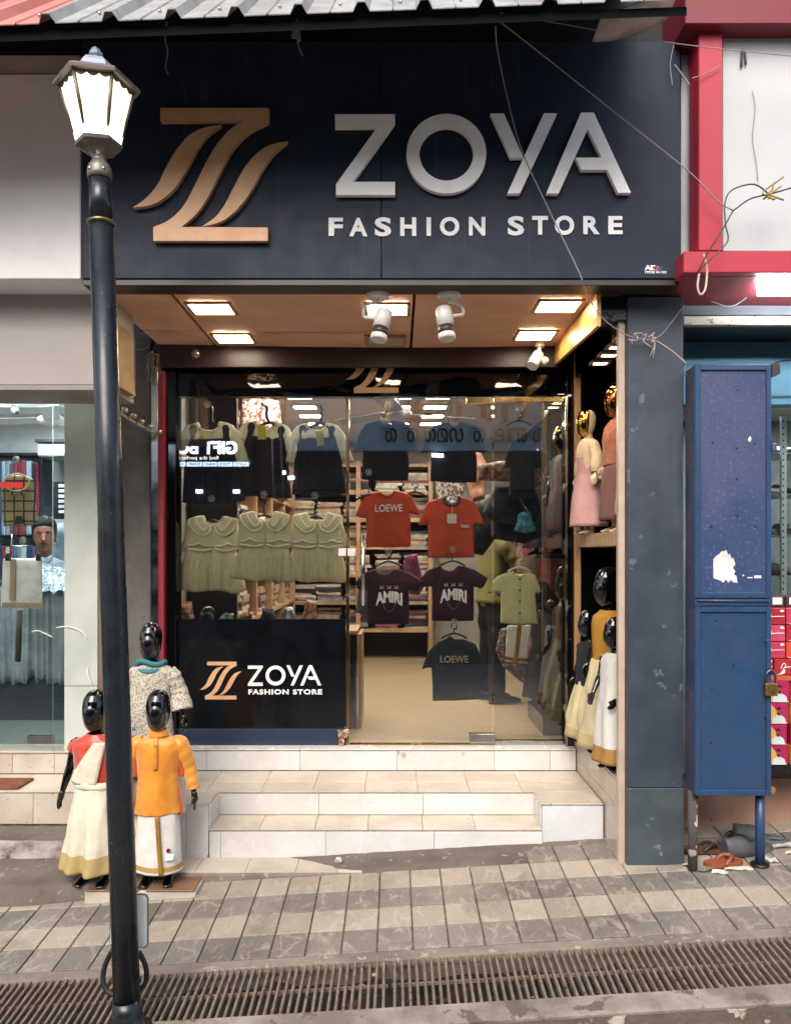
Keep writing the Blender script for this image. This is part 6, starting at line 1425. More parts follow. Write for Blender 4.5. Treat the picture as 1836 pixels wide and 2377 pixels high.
# low counter inside at the left and one by the door
t = thing('counter', 'dark glass display counter just inside the window', 'counter', (-.9, 5.6, FZ))
m_ = MB(); m_.box(-1.40, -.28, 5.35, 5.75, FZ, 1.05); m_.obj('cabinet', [M('counter_dark', '#121416', .3)], t, bevel=.003)
m_ = MB(); m_.box(-1.42, -.26, 5.33, 5.77, 1.051, 1.08); m_.obj('counter_top', [wood_tan], t, bevel=.003)
m_ = MB(); m_.box(-.258, -.235, 5.36, 5.74, FZ, 1.05); m_.obj('side_board', [wood_tan], t)
m_ = MB(); rnd2 = random.Random(6)
for k in range(7):
    px = 430+k*48; a = at(px, 1425, 5.4); L = rnd2.uniform(.10, .2)
    m_ = MB(); 
    rings = []
    for q in range(5):
        c_ = Vector((a.x+rnd2.uniform(-.01, .01), 5.42, 1.082+L*q/4)); rings.append([c_+Vector((math.cos(b)*.07*(1-.1*q)*rnd2.uniform(.7, 1.15), math.sin(b)*.05, rnd2.uniform(-.015, .015))) for b in np.linspace(0, 2*math.pi, 10)[:-1]])
    m_.loft(rings, smooth=True); m_.obj('clothes_heap', [[M('heap_brown', '#5e3d2c', .6, col2='#a37a5c', vs=30, vmin=.48, vmax=.55), blk, M('heap_teal', '#46585b', .4, col2='#a9b4b2', vs=26, vmin=.5, vmax=.58)][k % 3]], label='crumpled packed clothes on the counter, number %s from the left' % ['one', 'two', 'three', 'four', 'five', 'six', 'seven'][k], cat='clothes heap', group='packed clothes on the counter')
# right wall: dark mirrored panel strip and clothes rail
m_ = MB(); m_.box(1.18, 1.44, 4.95, 5.9, FZ, 2.7); m_.obj('mirror_panel', [black_gl], room)
t = thing('clothes_rail', 'chrome clothes rail along the right wall inside the shop', 'clothes rail', (1.1, 7.2, FZ))
m_ = MB(); m_.tube([(1.2, 5.9, 2.15), (1.2, 8.8, 2.15)], .014, 8); m_.tube([(1.2, 5.9, 2.15), (1.44, 5.9, 2.15)], .012, 8); m_.tube([(1.2, 8.8, 2.15), (1.44, 8.8, 2.15)], .012, 8); m_.obj('rail', [chrome], t)
hc = [M('hang_'+str(i), c, .85, col2=c2_, vs=16, vmin=.45, vmax=.58) for i, (c, c2_) in enumerate((('#8f7a66', '#5a4a3e'), ('#3a2c30', '#58454a'), ('#a8998a', '#70645a'), ('#6b2f35', '#8a4a4a'), ('#2b3138', '#454d55'), ('#a06a4a', '#704428')))]
for k in range(22):
    y = 6.0+k*.125; m_ = MB(); L = rnd2.uniform(.7, 1.1); rings = []
    for q in range(8):
        t_ = q/7; w_ = (.04+.17*min(1, t_*4))*(1+.25*t_); rings.append([(1.2+math.cos(b)*w_, y+math.sin(b)*.035*(1+.5*math.sin(b*5+k)*t_), 2.13-L*t_) for b in np.linspace(0, 2*math.pi, 17)[:-1]])
    m_.loft(rings, smooth=True); m_.obj('hanging_dress', [rnd2.choice(hc)], label='dress hanging on the rail along the right wall of the shop', cat='dress', group='dresses on the right wall rail')
# ceiling panels inside
for c, x in (('left', -.82), ('middle', .03), ('right', .36)):
    for k, y in enumerate((6.6, 7.05, 7.5, 7.95)):
        square_light('ceiling_light', x, y, 2.95, .20, .13, emit_int, 'lit ceiling panel in the shop room, %s column, %s from the front' % (c, ['first', 'second', 'third', 'fourth'][k]), 'ceiling light', 'panel lights in the shop room')
for x in (-.9, 0, .8):
    square_light('ceiling_light', x, 5.7, 2.95, .35, .2, emit_int, 'unseen lit panel added just inside the glass to brighten the room, %s' % ('left' if x < 0 else 'middle' if x == 0 else 'right'), 'ceiling light', 'panel lights in the shop room')  # panels out of view, added behind the header to brighten the room
t = thing('ceiling_fan', 'white ceiling fan in the shop room seen through the door glass', 'fan', (.02, 6.2, 2.7))
m_ = MB(); m_.lathe([(.03, 2.68), (.10, 2.70), (.11, 2.74), (.05, 2.78)], (.02, 6.2, 0), 18); m_.tube([(.02, 6.2, 2.76), (.02, 6.2, 2.95)], .012, 8); m_.obj('motor', [M('fan_grey', '#8b8984', .4)], t)
for k in range(3):
    a = R(20+120*k); m_ = MB(); m_.obox((.02+math.cos(a)*.38, 6.2+math.sin(a)*.38, 2.73), (math.cos(a)*.27, math.sin(a)*.27, 0), (-math.sin(a)*.065, math.cos(a)*.065, .012), (0, 0, .003)); m_.obj('blade', [MATS['fan_grey']], t, bevel=.001)

# garments behind the left glass
chk = M('check_base', '#a8976a', .85)
n = chk.node_tree.nodes; l = chk.node_tree.links; bs_ = n['Principled BSDF']; src = bs_.inputs['Base Color'].links[0].from_socket
for ax, fr in (('X', 5.2), ('Z', 5.0)):
    tc = n.new('ShaderNodeTexCoord'); wv = n.new('ShaderNodeTexWave'); wv.bands_direction = ax; wv.inputs['Scale'].default_value = fr; r_ = n.new('ShaderNodeMapRange'); r_.inputs[1].default_value = .93; r_.inputs[2].default_value = .96
    l.new(tc.outputs['Object'], wv.inputs[0]); l.new(wv.outputs['Fac'], r_.inputs[0]); x_ = n.new('ShaderNodeMix'); x_.data_type = 'RGBA'; l.new(r_.outputs[0], x_.inputs[0]); l.new(src, x_.inputs[6]); x_.inputs[7].default_value = (*srgb('#37322c'), 1); src = x_.outputs[2]
l.new(src, bs_.inputs['Base Color'])
ck = tee([(14, 1108), (25, 1103), (55, 1101), (66, 1106), (78, 1112), (83, 1160), (88, 1200), (92, 1216), (70, 1220), (40, 1219), (9, 1222), (5, 1180), (4, 1130)], 4.84, chk, 81, 'folded beige checked shirt hung behind the left glass', name='checked_shirt', cat='shirt', amp=.006)
m_ = MB(); m_.tube([at(40+29*math.cos(a), 1120+20*math.sin(a), 4.80) for a in np.linspace(0, 2*math.pi, 25)], .006, 6); m_.obj('collar_ring', [M('collar_beige', '#b5aa82', .8)], ck)
for s_ in (-1, 1):
    m_ = MB(); m_.prism(pxpoly([(40+s_*2, 1142), (40+s_*15, 1132), (40+s_*21, 1146), (40+s_*8, 1152)], 4.80), 4.80, 4.806); m_.obj('collar_wing', [chk], ck)
m_ = MB(); m_.prism(pxpoly([(37, 1198), (52, 1198), (52, 1217), (37, 1217)], 4.8), 4.80, 4.804); m_.obj('care_tag', [M('dark_tag', '#252a26', .5)], ck)
m_ = MB(); m_.prism(pxpoly([(0, 1120), (54, 1120), (54, 1132), (0, 1132)], 4.79), 4.785, 4.789); m_.obj('red_reflection', [M('reflection_red', '#c22a24', .4, emit=.35, ecol=(.9, .06, .05))], ls)  # glowing strip painting a red reflection in the left glass
fd = tee([(8, 1296), (97, 1296), (99, 1340), (100, 1402), (98, 1413), (3, 1411), (3, 1398), (6, 1340)], 4.84, M('folded_white', '#dcd6cd', .85, col2='#b5ada2', vs=6), 82, 'folded white dhoti with beige border clipped behind the left glass', name='folded_dhoti', cat='dhoti', amp=.003)
m_ = MB(); m_.prism(pxpoly([(23, 1298), (36, 1298), (33, 1394), (20, 1394)], 4.8), 4.812, 4.818); m_.obj('border_stripe', [M('beige_border', '#a58f7b', .8)], fd)
m_ = MB(); m_.prism(pxpoly([(4, 1399), (99, 1400), (98, 1412), (3, 1411)], 4.8), 4.812, 4.818); m_.obj('border_hem', [MATS['beige_border']], fd)
for px in (17, 88):
    m_ = MB(); m_.prism(pxpoly([(px-5, 1302), (px+5, 1302), (px+4, 1293), (px+2, 1284), (px-2, 1284), (px-4, 1293)], 4.79), 4.79, 4.82); m_.obj('clip', [black_mat], fd, bevel=.002)
for px, py, s_ in ((38, 1067, 'above the checked shirt'), (54, 1254, 'above the folded dhoti')): hook(px, py, 4.79, lab='clear suction hook on the left shop glass '+s_)
# mauve pole under the dhoti
m_ = MB(); m_.tube([at(47, 1415, 4.9), at(43, 1535, 4.95)], .018, 8); m_.obj('display_stick', [M('stick_brown', '#4f463f', .6)], label='brown stick below the folded white dhoti', cat='stick')
# ================================================================== MANNEQUINS
def fused(mb, voxel, smooth_it=2):
    me = mb.mesh('tmp', [])
    o = bpy.data.objects.new('tmp', me); C.objects.link(o)
    r = o.modifiers.new('r', 'REMESH'); r.mode = 'VOXEL'; r.voxel_size = voxel; r.use_smooth_shade = True
    s_ = o.modifiers.new('s', 'SMOOTH'); s_.iterations = smooth_it; s_.factor = .5
    dg = bpy.context.evaluated_depsgraph_get(); out = bpy.data.meshes.new_from_object(o.evaluated_get(dg))
    bpy.data.objects.remove(o); bpy.data.meshes.remove(me)
    for p in out.polygons: p.use_smooth = True
    return out
def ell(cx, cy, z, rx, ry, n=20): return [(cx+rx*math.cos(2*math.pi*k/n), cy+ry*math.sin(2*math.pi*k/n), z) for k in range(n)]
def hand(m_, wr, dirv, side, s=1., curl=.3, fwd=Vector((0, -1, 0))):
    "palm and five fingers from wrist wr along dirv"
    d = Vector(dirv).normalized(); f = (Vector(fwd)-d*Vector(fwd).dot(d)).normalized(); w_ = d.cross(f)*side       # f: thumb side, w_: palm normal
    m_.tube([wr, wr+d*.020*s, wr+d*.045*s], [.0125*s, .016*s, .015*s], 10)
    m_.obox(wr+d*.032*s, f*.019*s, w_*.0085*s, d*.020*s)
    for i, (off, L) in enumerate(((.016, .036), (.0055, .042), (-.005, .039), (-.0155, .030))):
        b = wr+d*.048*s+f*off*s; c1_ = b+d*L*.45*s-w_*(-curl)*.010*s; c2_ = c1_+d*L*.35*s+w_*curl*.016*s; c3_ = c2_+d*L*.2*s+w_*curl*.016*s
        m_.tube([b-d*.008*s, c1_, c2_, c3_], [.0062*s, .0058*s, .0052*s, .0042*s], 7)
    b = wr+d*.018*s+f*.014*s; m_.tube([b, b+f*.013*s+d*.012*s+w_*.004*s, b+f*.016*s+d*.030*s+w_*.010*s, b+f*.013*s+d*.040*s+w_*.014*s], [.0075*s, .0070*s, .006*s, .0048*s], 7)
ARMS0 = {-1: [(-.112, 0, .684), (-.150, .012, .57), (-.176, -.012, .455)], 1: [(.112, 0, .684), (.150, .012, .57), (.176, -.012, .455)]}
def body_mb(arms=ARMS0, legspread=.05, headtilt=0.):
    m_ = MB()
    prof = [(.001, .757), (.022, .760), (.038, .772), (.048, .79), (.055, .815), (.060, .85), (.062, .885), (.058, .918), (.046, .945), (.028, .961), (.001, .967)]
    m_.loft([ell(0, -.006-.10*(z-.757)*headtilt+(.012*(1-(z-.757)/.2)*-1), z, r*.98, r*1.2) for r, z in prof])
    m_.tube([(0, .008, .69), (0, .006, .73), (0, .0, .80)], [.040, .033, .034], 14)
    m_.loft([ell(0, 0, z, a, b, 24) for z, a, b in ((.735, .035, .032), (.722, .062, .042), (.705, .098, .050), (.68, .113, .056), (.64, .108, .060), (.58, .094, .058), (.52, .086, .056), (.47, .092, .06), (.42, .096, .062), (.39, .08, .05))])
    for s_ in (-1, 1):
        m_.tube([(s_*.046, 0, .45), (s_*.048, 0, .40), (s_*legspread, -.008, .25), (s_*legspread, -.004, .20), (s_*(legspread+.003), .008, .045), (s_*(legspread+.003), .008, .02)], [.050, .050, .034, .031, .020, .021], 14)
        x = s_*(legspread+.004); rings = []
        for y, w_, h in ((.030, .012, .03), (.018, .019, .04), (-.01, .021, .045), (-.04, .023, .034), (-.065, .025, .024), (-.082, .020, .018), (-.090, .010, .012)):
            rings.append([(x+math.cos(a)*w_+s_*.004*(-y*10), y, max(.001, h*.5+math.sin(a)*h*.5)) for a in np.linspace(0, 2*math.pi, 15)[:-1]])
        m_.loft(rings)
        for q in range(5): m_.ball((x+s_*.008+(q-2)*.0095, -.090+abs(q-(1.2 if s_ > 0 else 2.8))*.004, .009), .0068, 5)
        a = [Vector(p) for p in arms[s_]]
        m_.tube([a[0]+Vector((-s_*.02, 0, 0)), a[0]], [.034, .034], 12); m_.ball(a[0], .034, 8)
        m_.tube([a[0], a[0].lerp(a[1], .5), a[1], a[1].lerp(a[2], .4), a[2]], [.030, .026, .0215, .0215, .0145], 12)
        hand(m_, a[2], a[2]-a[1] if len(a) < 4 else a[3]-a[2], s_, 1.05)
    return m_
BODY = fused(body_mb(), .0050)
FACEP = MB(); FACEP.loft([ell(0, -.028-.008*(1-(z-.765)/.15), z, .050*math.sqrt(max(.001, 1-((z-.852)/.086)**2))*(1 if z > .85 else .92), .062*math.sqrt(max(.001, 1-((z-.852)/.086)**2)), 24) for z in np.linspace(.767, .937, 13)])
FACE = FACEP.mesh('face_plate', [])
for p in FACE.polygons: p.use_smooth = True
MASK = MB(); _r = []
for r, z in [(.010, .7575), (.024, .760), (.040, .772), (.050, .79), (.057, .815), (.062, .85), (.064, .885), (.060, .918), (.048, .946), (.030, .9625), (.010, .969)]:
    cy = -.006-.012*(1-(z-.757)/.2); _r.append([(r*math.cos(a), cy-.004+r*1.2*math.sin(a)*(1 if math.sin(a) < 0 else 0), z) for a in np.linspace(math.pi, 2*math.pi, 19)])
MASK.loft(_r); MASKM = MASK.mesh('mask', [])
for p in MASKM.polygons: p.use_smooth = len(p.vertices) < 6
mann_black = M('mannequin_black', '#050506', .08, coat=.6, spots=(70, '#2c2b2a', .76)); face_black = M('mannequin_face', '#0d0e11', .10, coat=.5)
mann_cream = M('mannequin_cream', '#c9b392', .28, col2='#bfa886', vs=3); gold_face = M('gold_mirror_face', '#c9a24a', .05, 1.0); rose_face = M('rose_gold_face', '#b06a3c', .06, 1.0)
def with_mat(me, mat):
    m = me.copy(); m.materials.clear(); m.materials.append(mat); return m
MB_BLACK, MF_BLACK = with_mat(BODY, mann_black), with_mat(FACE, face_black)
MB_CREAM = with_mat(BODY, mann_cream); MF_GOLD = with_mat(MASKM, gold_face); MF_ROSE = with_mat(MASKM, rose_face)
def mannequin(label, loc, rot, s, cream=False, face=None, bodymesh=None, group=None):
    t = thing('mannequin', label, 'mannequin', loc, group, (0, 0, rot)); t.scale = (s, s, s)
    linked(bodymesh or (MB_CREAM if cream else MB_BLACK), 'body', t)
    linked(face or (MF_GOLD if cream else MF_BLACK), 'face_plate', t)
    return t
def shell(levels, n=64, seed=1, arc=None, dx=None):
    """open cloth tube. levels: (z, cx, cy, rx, ry, ripple, freq)"""
    m_ = MB(); rings = []
    P = [np.array(l, float) for l in levels]; dense = spline([tuple(p) for p in P], 5)
    for z, cx, cy, rx, ry, am, fr in dense:
        ring = []
        for k in range(n):
            a = 2*math.pi*k/n
            w_ = mnoise.noise(Vector((math.cos(a)*fr*.35, math.sin(a)*fr*.35, seed*5.1+z*1.2)))*am*1.6+math.sin(a*round(fr)+seed+2*mnoise.noise(Vector((0, z*4, seed))))*am*.5
            w2 = .0035*mnoise.noise(Vector((math.cos(a)*3+seed, z*26, math.sin(a)*3)))
            ring.append((cx+(rx+w_+w2)*math.cos(a), cy+(ry+w_+w2)*math.sin(a), z))
        rings.append(ring)
    m_.loft(rings, True, False, False, True); return m_
def put(m_, name, mats, parent, thick=.003):
    o = m_.obj(name, mats, parent, local=True); s_ = o.modifiers.new('th', 'SOLIDIFY'); s_.thickness = thick; s_.offset = 1; return o
def sleeve(a, rs, seed=0, n=22, wr=.0035):
    m_ = MB(); path = spline([tuple(p) for p in a], 7); rr = [x[0] for x in spline([(r,) for r in rs], 7)]
    path = [Vector(p) for p in path]; rings = []
    up = Vector((0, -1, 0)); t0 = (path[1]-path[0]).normalized(); u = up-t0*up.dot(t0); u.normalize()
    for i, p in enumerate(path):
        t = (path[min(i+1, len(path)-1)]-path[max(i-1, 0)]).normalized(); u = (u-t*u.dot(t)).normalized(); v = t.cross(u)
        rings.append([p+(u*math.cos(2*math.pi*k/n)+v*math.sin(2*math.pi*k/n))*(rr[i]+wr*math.sin(i*1.1+1.3*math.sin(2*math.pi*k/n+seed))+wr*mnoise.noise(Vector((k*.5, i*.35, seed)))) for k in range(n)])
    m_.loft(rings, True, False, False, True); return m_
AL, AR = [Vector(p) for p in ARMS0[-1]], [Vector(p) for p in ARMS0[1]]
# boy in yellow silk kurta
silk = M('yellow_silk', '#cf8a1c', .42, col2='#bf6c10', vs=7, bump=.55, bs=20, sheen=.5, spec=.6, vmin=.4, vmax=.7); silk_o = M('orange_silk', '#b34a14', .4, col2='#a33d10', vs=6, sheen=.5)
zp = -.026+.012
def plinth(x0, x1, y0, y1, zt, zb, tops, label):
    t = thing('display_plinth', label, 'plinth', ((x0+x1)/2, (y0+y1)/2, zb), 'white display plinths on the pavement')
    m_ = MB(); m_.box(x0, x1, y0, y1, zb, zt-.008); m_.obj('block', [M('plinth_white', '#b9b0a4', .5, col2='#a69c90', vs=8)], t, bevel=.003)
    for a, b in tops:
        m_ = MB(); m_.box(a, b, y0-.006, y1+.004, zt-.0075, zt); m_.obj('top_tile', [M('brown_top', '#7a5b44', .5, col2='#6b4e3a', vs=7)], t, bevel=.002)
    return t
PT = -.042
plinth(AX(197, 3.80), AX(455, 3.80), 3.80, 3.99, PT, -.12, ((AX(200, 3.8), AX(322, 3.8)), (AX(340, 3.8), AX(452, 3.8))), 'low white plinth with two brown top tiles under the two child mannequins')
bx, by = AX(369, 3.90), 3.90
boy = mannequin('black child mannequin in a yellow silk kurta and white dhoti', (bx, by, PT), R(4), 1.0)
k_ = put(shell([(.752, 0, -.002, .046, .044, .0, 3), (.732, 0, 0, .046, .044, .0, 3), (.724, 0, 0, .090, .054, .0, 3), (.708, 0, 0, .124, .060, 0, 3), (.68, 0, 0, .124, .066, .001, 3), (.62, 0, 0, .110, .070, .002, 4), (.54, 0, 0, .100, .070, .003, 5), (.46, 0, 0, .103, .072, .004, 5), (.40, 0, 0, .108, .076, .005, 5), (.352, 0, 0, .112, .080, .006, 5)], seed=3), 'kurta', [silk], boy)
for s_, A in ((-1, AL), (1, AR)):
    put(sleeve([A[0]+Vector((-s_*.036, 0, .014)), A[0]+Vector((-s_*.006, 0, .002)), A[0].lerp(A[1], .5), A[1], A[1].lerp(A[2], .5), A[1].lerp(A[2], .93)], [.034, .0405, .036, .031, .028, .028], seed=s_+2, wr=.0016), 'sleeve', [silk], boy)
    m_ = MB(); m_.prism([(s_*.098, .50), (s_*.128, .345), (s_*.095, .338), (s_*.085, .50)], -.02, .055); m_.obj('side_gusset', [silk_o], boy, local=True)
    put(sleeve([(s_*.102, -.002, .655), (s_*.112, .004, .60), (s_*.118, .008, .53)], [.026, .024, .018], seed=9, wr=.001), 'under_sleeve', [silk_o], boy)
m_ = shell([(.768, 0, -.004, .040, .040, 0, 3), (.745, 0, -.002, .047, .046, 0, 3), (.736, 0, 0, .050, .048, 0, 3)], n=32); put(m_, 'stand_collar', [silk], boy)
m_ = MB(); vv = []; 
for i in range(13):
    z = .735-.155*i/12; y = -(.0505+.020*min(1, (.735-z)/.05)) if z > .69 else -.0715
    if z < .66: y = -.0735
    vv += [(-.011, y, z), (.011, y-.001, z)]
m_.add(vv, [(2*i, 2*i+1, 2*i+3, 2*i+2) for i in range(12)], True); o = put(m_, 'placket', [silk], boy, .003)
for z in (.70, .655, .615):
    m_ = MB(); m_.ball((0, -.076, z), .0055, 5); m_.obj('button', [M('gold_button', '#c9a52e', .3, .7)], boy, local=True)
def dhoti_mat(name, base, g, bands):
    m = M(name, base, .7, bump=.45, bs=22); n = m.node_tree.nodes; l = m.node_tree.links; b = n['Principled BSDF']; src = b.inputs['Base Color'].links[0].from_socket
    tc = n.new('ShaderNodeTexCoord'); sp = n.new('ShaderNodeSeparateXYZ'); l.new(tc.outputs['Object'], sp.inputs[0])
    for ax, lo, hi, col in bands:
        a = n.new('ShaderNodeMath'); a.operation = 'GREATER_THAN'; a.inputs[1].default_value = lo; l.new(sp.outputs[ax], a.inputs[0])
        c = n.new('ShaderNodeMath'); c.operation = 'LESS_THAN'; c.inputs[1].default_value = hi; l.new(sp.outputs[ax], c.inputs[0])
        q = n.new('ShaderNodeMath'); q.operation = 'MULTIPLY'; l.new(a.outputs[0], q.inputs[0]); l.new(c.outputs[0], q.inputs[1])
        x = n.new('ShaderNodeMix'); x.data_type = 'RGBA'; l.new(q.outputs[0], x.inputs[0]); l.new(src, x.inputs[6]); x.inputs[7].default_value = (*srgb(col), 1); src = x.outputs[2]
    l.new(src, b.inputs['Base Color']); return m
dm = dhoti_mat('dhoti_white', '#d0cec8', None, [(2, .075, .10, '#a88345')])
dh = put(shell([(.40, 0, 0, .094, .066, .0, 3), (.33, 0, 0, .100, .072, .002, 3), (.22, 0, 0, .106, .078, .004, 3), (.12, 0, 0, .108, .082, .005, 3), (.062, 0, 0, .112, .085, .006, 3)], seed=5), 'dhoti', [dm], boy)
m_ = MB(); vv = []
for i in range(17):
    z = .352-.29*i/16; u = i/16; x = .012+.022*u; y = -.0775-.0115*u
    vv += [(x-.012, y-.004, z), (x+.010, y-.005, z)]
m_.add(vv, [(2*i, 2*i+1, 2*i+3, 2*i+2) for i in range(16)], True); put(m_, 'gold_stripe', [gold], boy)
m_ = MB(); m_.prism([(.052, .165), (.092, .168), (.092, .14), (.052, .137)], -.0890, -.078); m_.obj('brand_label', [whitelet2], boy, local=True)
m_ = MB(); m_.lathe([(.0095, -.0900), (.0095, -.080)], (.066, 0, .185), 14, axis=1); m_.obj('round_sticker', [M('maroon_dot', '#5a1622', .5)], boy, local=True)
# girl in red blouse and cream skirt
gx, gy = AX(222, 3.88), 3.90
girl = mannequin('black child mannequin in a red blouse and cream pleated skirt, behind the lamp pole', (gx, gy, PT), R(-8), 1.0)
redsilk = M('red_silk', '#a82a18', .35, col2='#c24a26', vs=8, sheen=.5, vmin=.48, vmax=.66)
creamc = dhoti_mat('cream_skirt', '#cdc6b0', None, [(2, .075, .165, '#a8925f')]); creamp = M('cream_cloth', '#cfc8b4', .75, bump=.5, bs=24, col2='#c0b8a2', vs=6)
put(shell([(.745, 0, 0, .045, .042, 0, 3), (.728, 0, 0, .070, .050, 0, 3), (.71, 0, 0, .108, .058, 0, 3), (.68, 0, 0, .126, .066, .001, 3), (.62, 0, 0, .116, .07, .003, 4), (.55, 0, 0, .104, .066, .003, 5), (.49, 0, 0, .098, .066, .003, 5)], seed=8), 'blouse', [redsilk], girl)
for s_, A in ((-1, AL), (1, AR)): put(sleeve([A[0]+Vector((-s_*.02, 0, .004)), A[0]+Vector((s_*.0, 0, -.01)), A[0].lerp(A[1], .22)], [.036, .036, .035], seed=s_, wr=.001), 'cap_sleeve', [redsilk], girl)
put(shell([(.50, 0, 0, .100, .072, .002, 8), (.47, 0, 0, .104, .076, .004, 9), (.40, 0, 0, .116, .088, .009, 9), (.28, -.0, 0, .138, .105, .014, 9), (.16, -.005, 0, .158, .118, .018, 9), (.075, -.008, 0, .172, .126, .021, 9)], n=120, seed=2), 'skirt', [creamc], girl)
put(shell([(.515, 0, 0, .106, .080, 0, 3), (.50, 0, 0, .110, .083, .0, 3), (.485, 0, 0, .108, .082, 0, 3)], n=40), 'waistband', [creamp], girl)
m_ = MB(); vv = []; nn = 16
for i in range(nn+1):
    t_ = i/nn; z = .715-.21*t_; xc = .055-.10*t_; hw = .028+.055*t_; 
    for j in range(7):
        u = j/6*2-1; x = xc+hw*u; rx, ry = .128, .076; q = max(0, 1-(x/rx)**2); vv.append((x, -ry*math.sqrt(q)-.004+.0025*math.sin(u*9), z))
m_.add(vv, [(7*i+j, 7*i+j+1, 7*i+j+8, 7*i+j+7) for i in range(nn) for j in range(6)], True); put(m_, 'shoulder_drape', [creamp], girl)
m_ = MB(); vv = []
for i in range(11):
    z = .71-.50*i/10
    for j in range(5): vv.append((.10+.075*(i/10)+.018*j+.006*math.sin(i+j), .03+.01*j, z+(.0 if i < 10 else .02*j)))
m_.add(vv, [(5*i+j, 5*i+j+1, 5*i+j+6, 5*i+j+5) for i in range(10) for j in range(4)], True); put(m_, 'hanging_drape', [creamp], girl)
# third child in patterned kurti on the landing
px3 = MATS.get('x')
brocade = M('brocade', '#6b6a64', .8, col2='#b9b0a0', vs=95, vmin=.42, vmax=.56, spots=(130, '#cbc3b3', .56)); tealc = M('teal_cotton', '#2a7078', .75, col2='#256670', vs=8)
w3 = mannequin('black child mannequin in a beige patterned kurti and teal scarf, at the back', (AX(352, 4.26), 4.26, LZ), R(3), 1.0)
put(shell([(.738, 0, 0, .060, .050, 0, 3), (.722, 0, 0, .090, .058, 0, 3), (.705, 0, 0, .118, .064, 0, 3), (.67, 0, 0, .120, .068, .001, 4), (.60, 0, 0, .108, .070, .003, 5), (.5, 0, 0, .108, .074, .004, 5), (.40, 0, 0, .118, .080, .005, 5), (.345, 0, 0, .124, .084, .006, 5)], seed=4), 'kurti', [brocade], w3)
for s_, A in ((-1, AL), (1, AR)):
    put(sleeve([A[0]+Vector((-s_*.016, 0, .002)), A[0]+Vector((s_*.002, 0, -.015)), A[0].lerp(A[1], .5), A[1], A[1].lerp(A[2], .75)], [.041, .0425, .042, .046, .056], seed=s_+5, wr=.002), 'sleeve', [brocade], w3)
for s_ in (-1, 1): put(sleeve([(s_*.05, 0, .40), (s_*.05, 0, .25), (s_*.052, 0, .03)], [.062, .055, .05], seed=s_+7), 'trouser_leg', [tealc], w3)
m_ = MB(); m_.tube([(.075*math.cos(a), .055*math.sin(a)-.008, .738-.012*math.sin(a)+.010*math.cos(3*a)) for a in np.linspace(0, 2*math.pi, 33)], .0145, 10); m_.tube([(.068*math.cos(a), .050*math.sin(a)-.012, .722+.020*math.sin(a)) for a in np.linspace(0, 2*math.pi, 33)], .014, 10); m_.obj('scarf', [tealc], w3, local=True)
# white ledge cloth teal strip
# ---- alcove, upper shelf
SH = sz+.001
armsP = {-1: [(-.112, 0, .684), (-.150, .0, .58), (-.120, -.085, .47)], 1: [(.112, 0, .684), (.150, .0, .58), (.120, -.085, .47)]}
BODY2 = fused(body_mb(armsP), .0050); MB_CREAM2 = with_mat(BODY2, mann_cream); MB_BLACK2 = with_mat(BODY2, mann_black)
BL, BR = [Vector(p) for p in armsP[-1]], [Vector(p) for p in armsP[1]]
pinkc = M('dusty_pink', '#b08785', .8, col2='#a67d7c', vs=5); ivory = M('ivory_blouse', '#c9b195', .8, col2='#bda487', vs=6)
a1 = mannequin('cream child mannequin with gold mirrored face, ivory blouse and pink skirt trousers', (1.135, 4.58, SH), R(-82), .76, cream=True)
put(shell([(.735, 0, 0, .050, .045, 0, 3), (.715, 0, 0, .090, .056, 0, 3), (.69, 0, 0, .118, .068, .001, 4), (.62, 0, 0, .118, .078, .004, 6), (.55, 0, 0, .110, .074, .004, 6), (.50, 0, 0, .104, .072, .003, 6)], seed=12), 'blouse', [ivory], a1)
for s_, A in ((-1, AL), (1, AR)): put(sleeve([A[0]+Vector((-s_*.016, 0, .004)), A[0]+Vector((s_*.006, 0, -.02)), A[0].lerp(A[1], .6), A[1], A[1].lerp(A[2], .5), A[1].lerp(A[2], .95)], [.038, .042, .044, .046, .046, .026], seed=s_, wr=.0009), 'puff_sleeve', [ivory], a1)
put(shell([(.60, 0, 0, .108, .082, .0, 4), (.52, 0, 0, .108, .082, .002, 5), (.46, 0, 0, .112, .084, .002, 5), (.40, 0, 0, .125, .10, .006, 5), (.25, 0, 0, .150, .125, .012, 5), (.06, 0, 0, .165, .14, .016, 5)], seed=14), 'pink_overall', [pinkc], a1)
a2 = mannequin('cream child mannequin with rose gold face, rust top and grey vest, on the upper shelf', (1.215, 4.24, SH), R(-78), .83, cream=True, face=MF_ROSE)
put(shell([(.74, 0, 0, .048, .045, 0, 3), (.715, 0, 0, .092, .058, 0, 3), (.69, 0, 0, .120, .07, .001, 4), (.62, 0, 0, .126, .092, .003, 6), (.52, 0, 0, .122, .085, .003, 6), (.44, 0, 0, .122, .084, .004, 6)], seed=22), 'rust_top', [M('rust_lace', '#a5664c', .8, col2='#935540', vs=30)], a2)
put(shell([(.70, 0, .03, .124, .058, 0, 3), (.62, 0, .03, .128, .07, .002, 5), (.5, 0, .03, .128, .076, .003, 5), (.36, 0, .02, .135, .085, .008, 6), (.24, 0, .01, .14, .09, .012, 6)], seed=23), 'grey_vest', [M('taupe_vest', '#8a786e', .85, col2='#7b6a60', vs=9)], a2)
put(shell([(.44, 0, 0, .11, .08, 0, 4), (.3, 0, 0, .13, .10, .008, 5), (.08, 0, 0, .14, .11, .012, 5)], seed=24), 'brown_trousers', [M('brown_trouser', '#6d4a42', .8)], a2)
a3 = mannequin('cream child mannequin half hidden by the front post of the alcove, upper shelf', (1.27, 4.10, SH), R(-88), .88, cream=True)
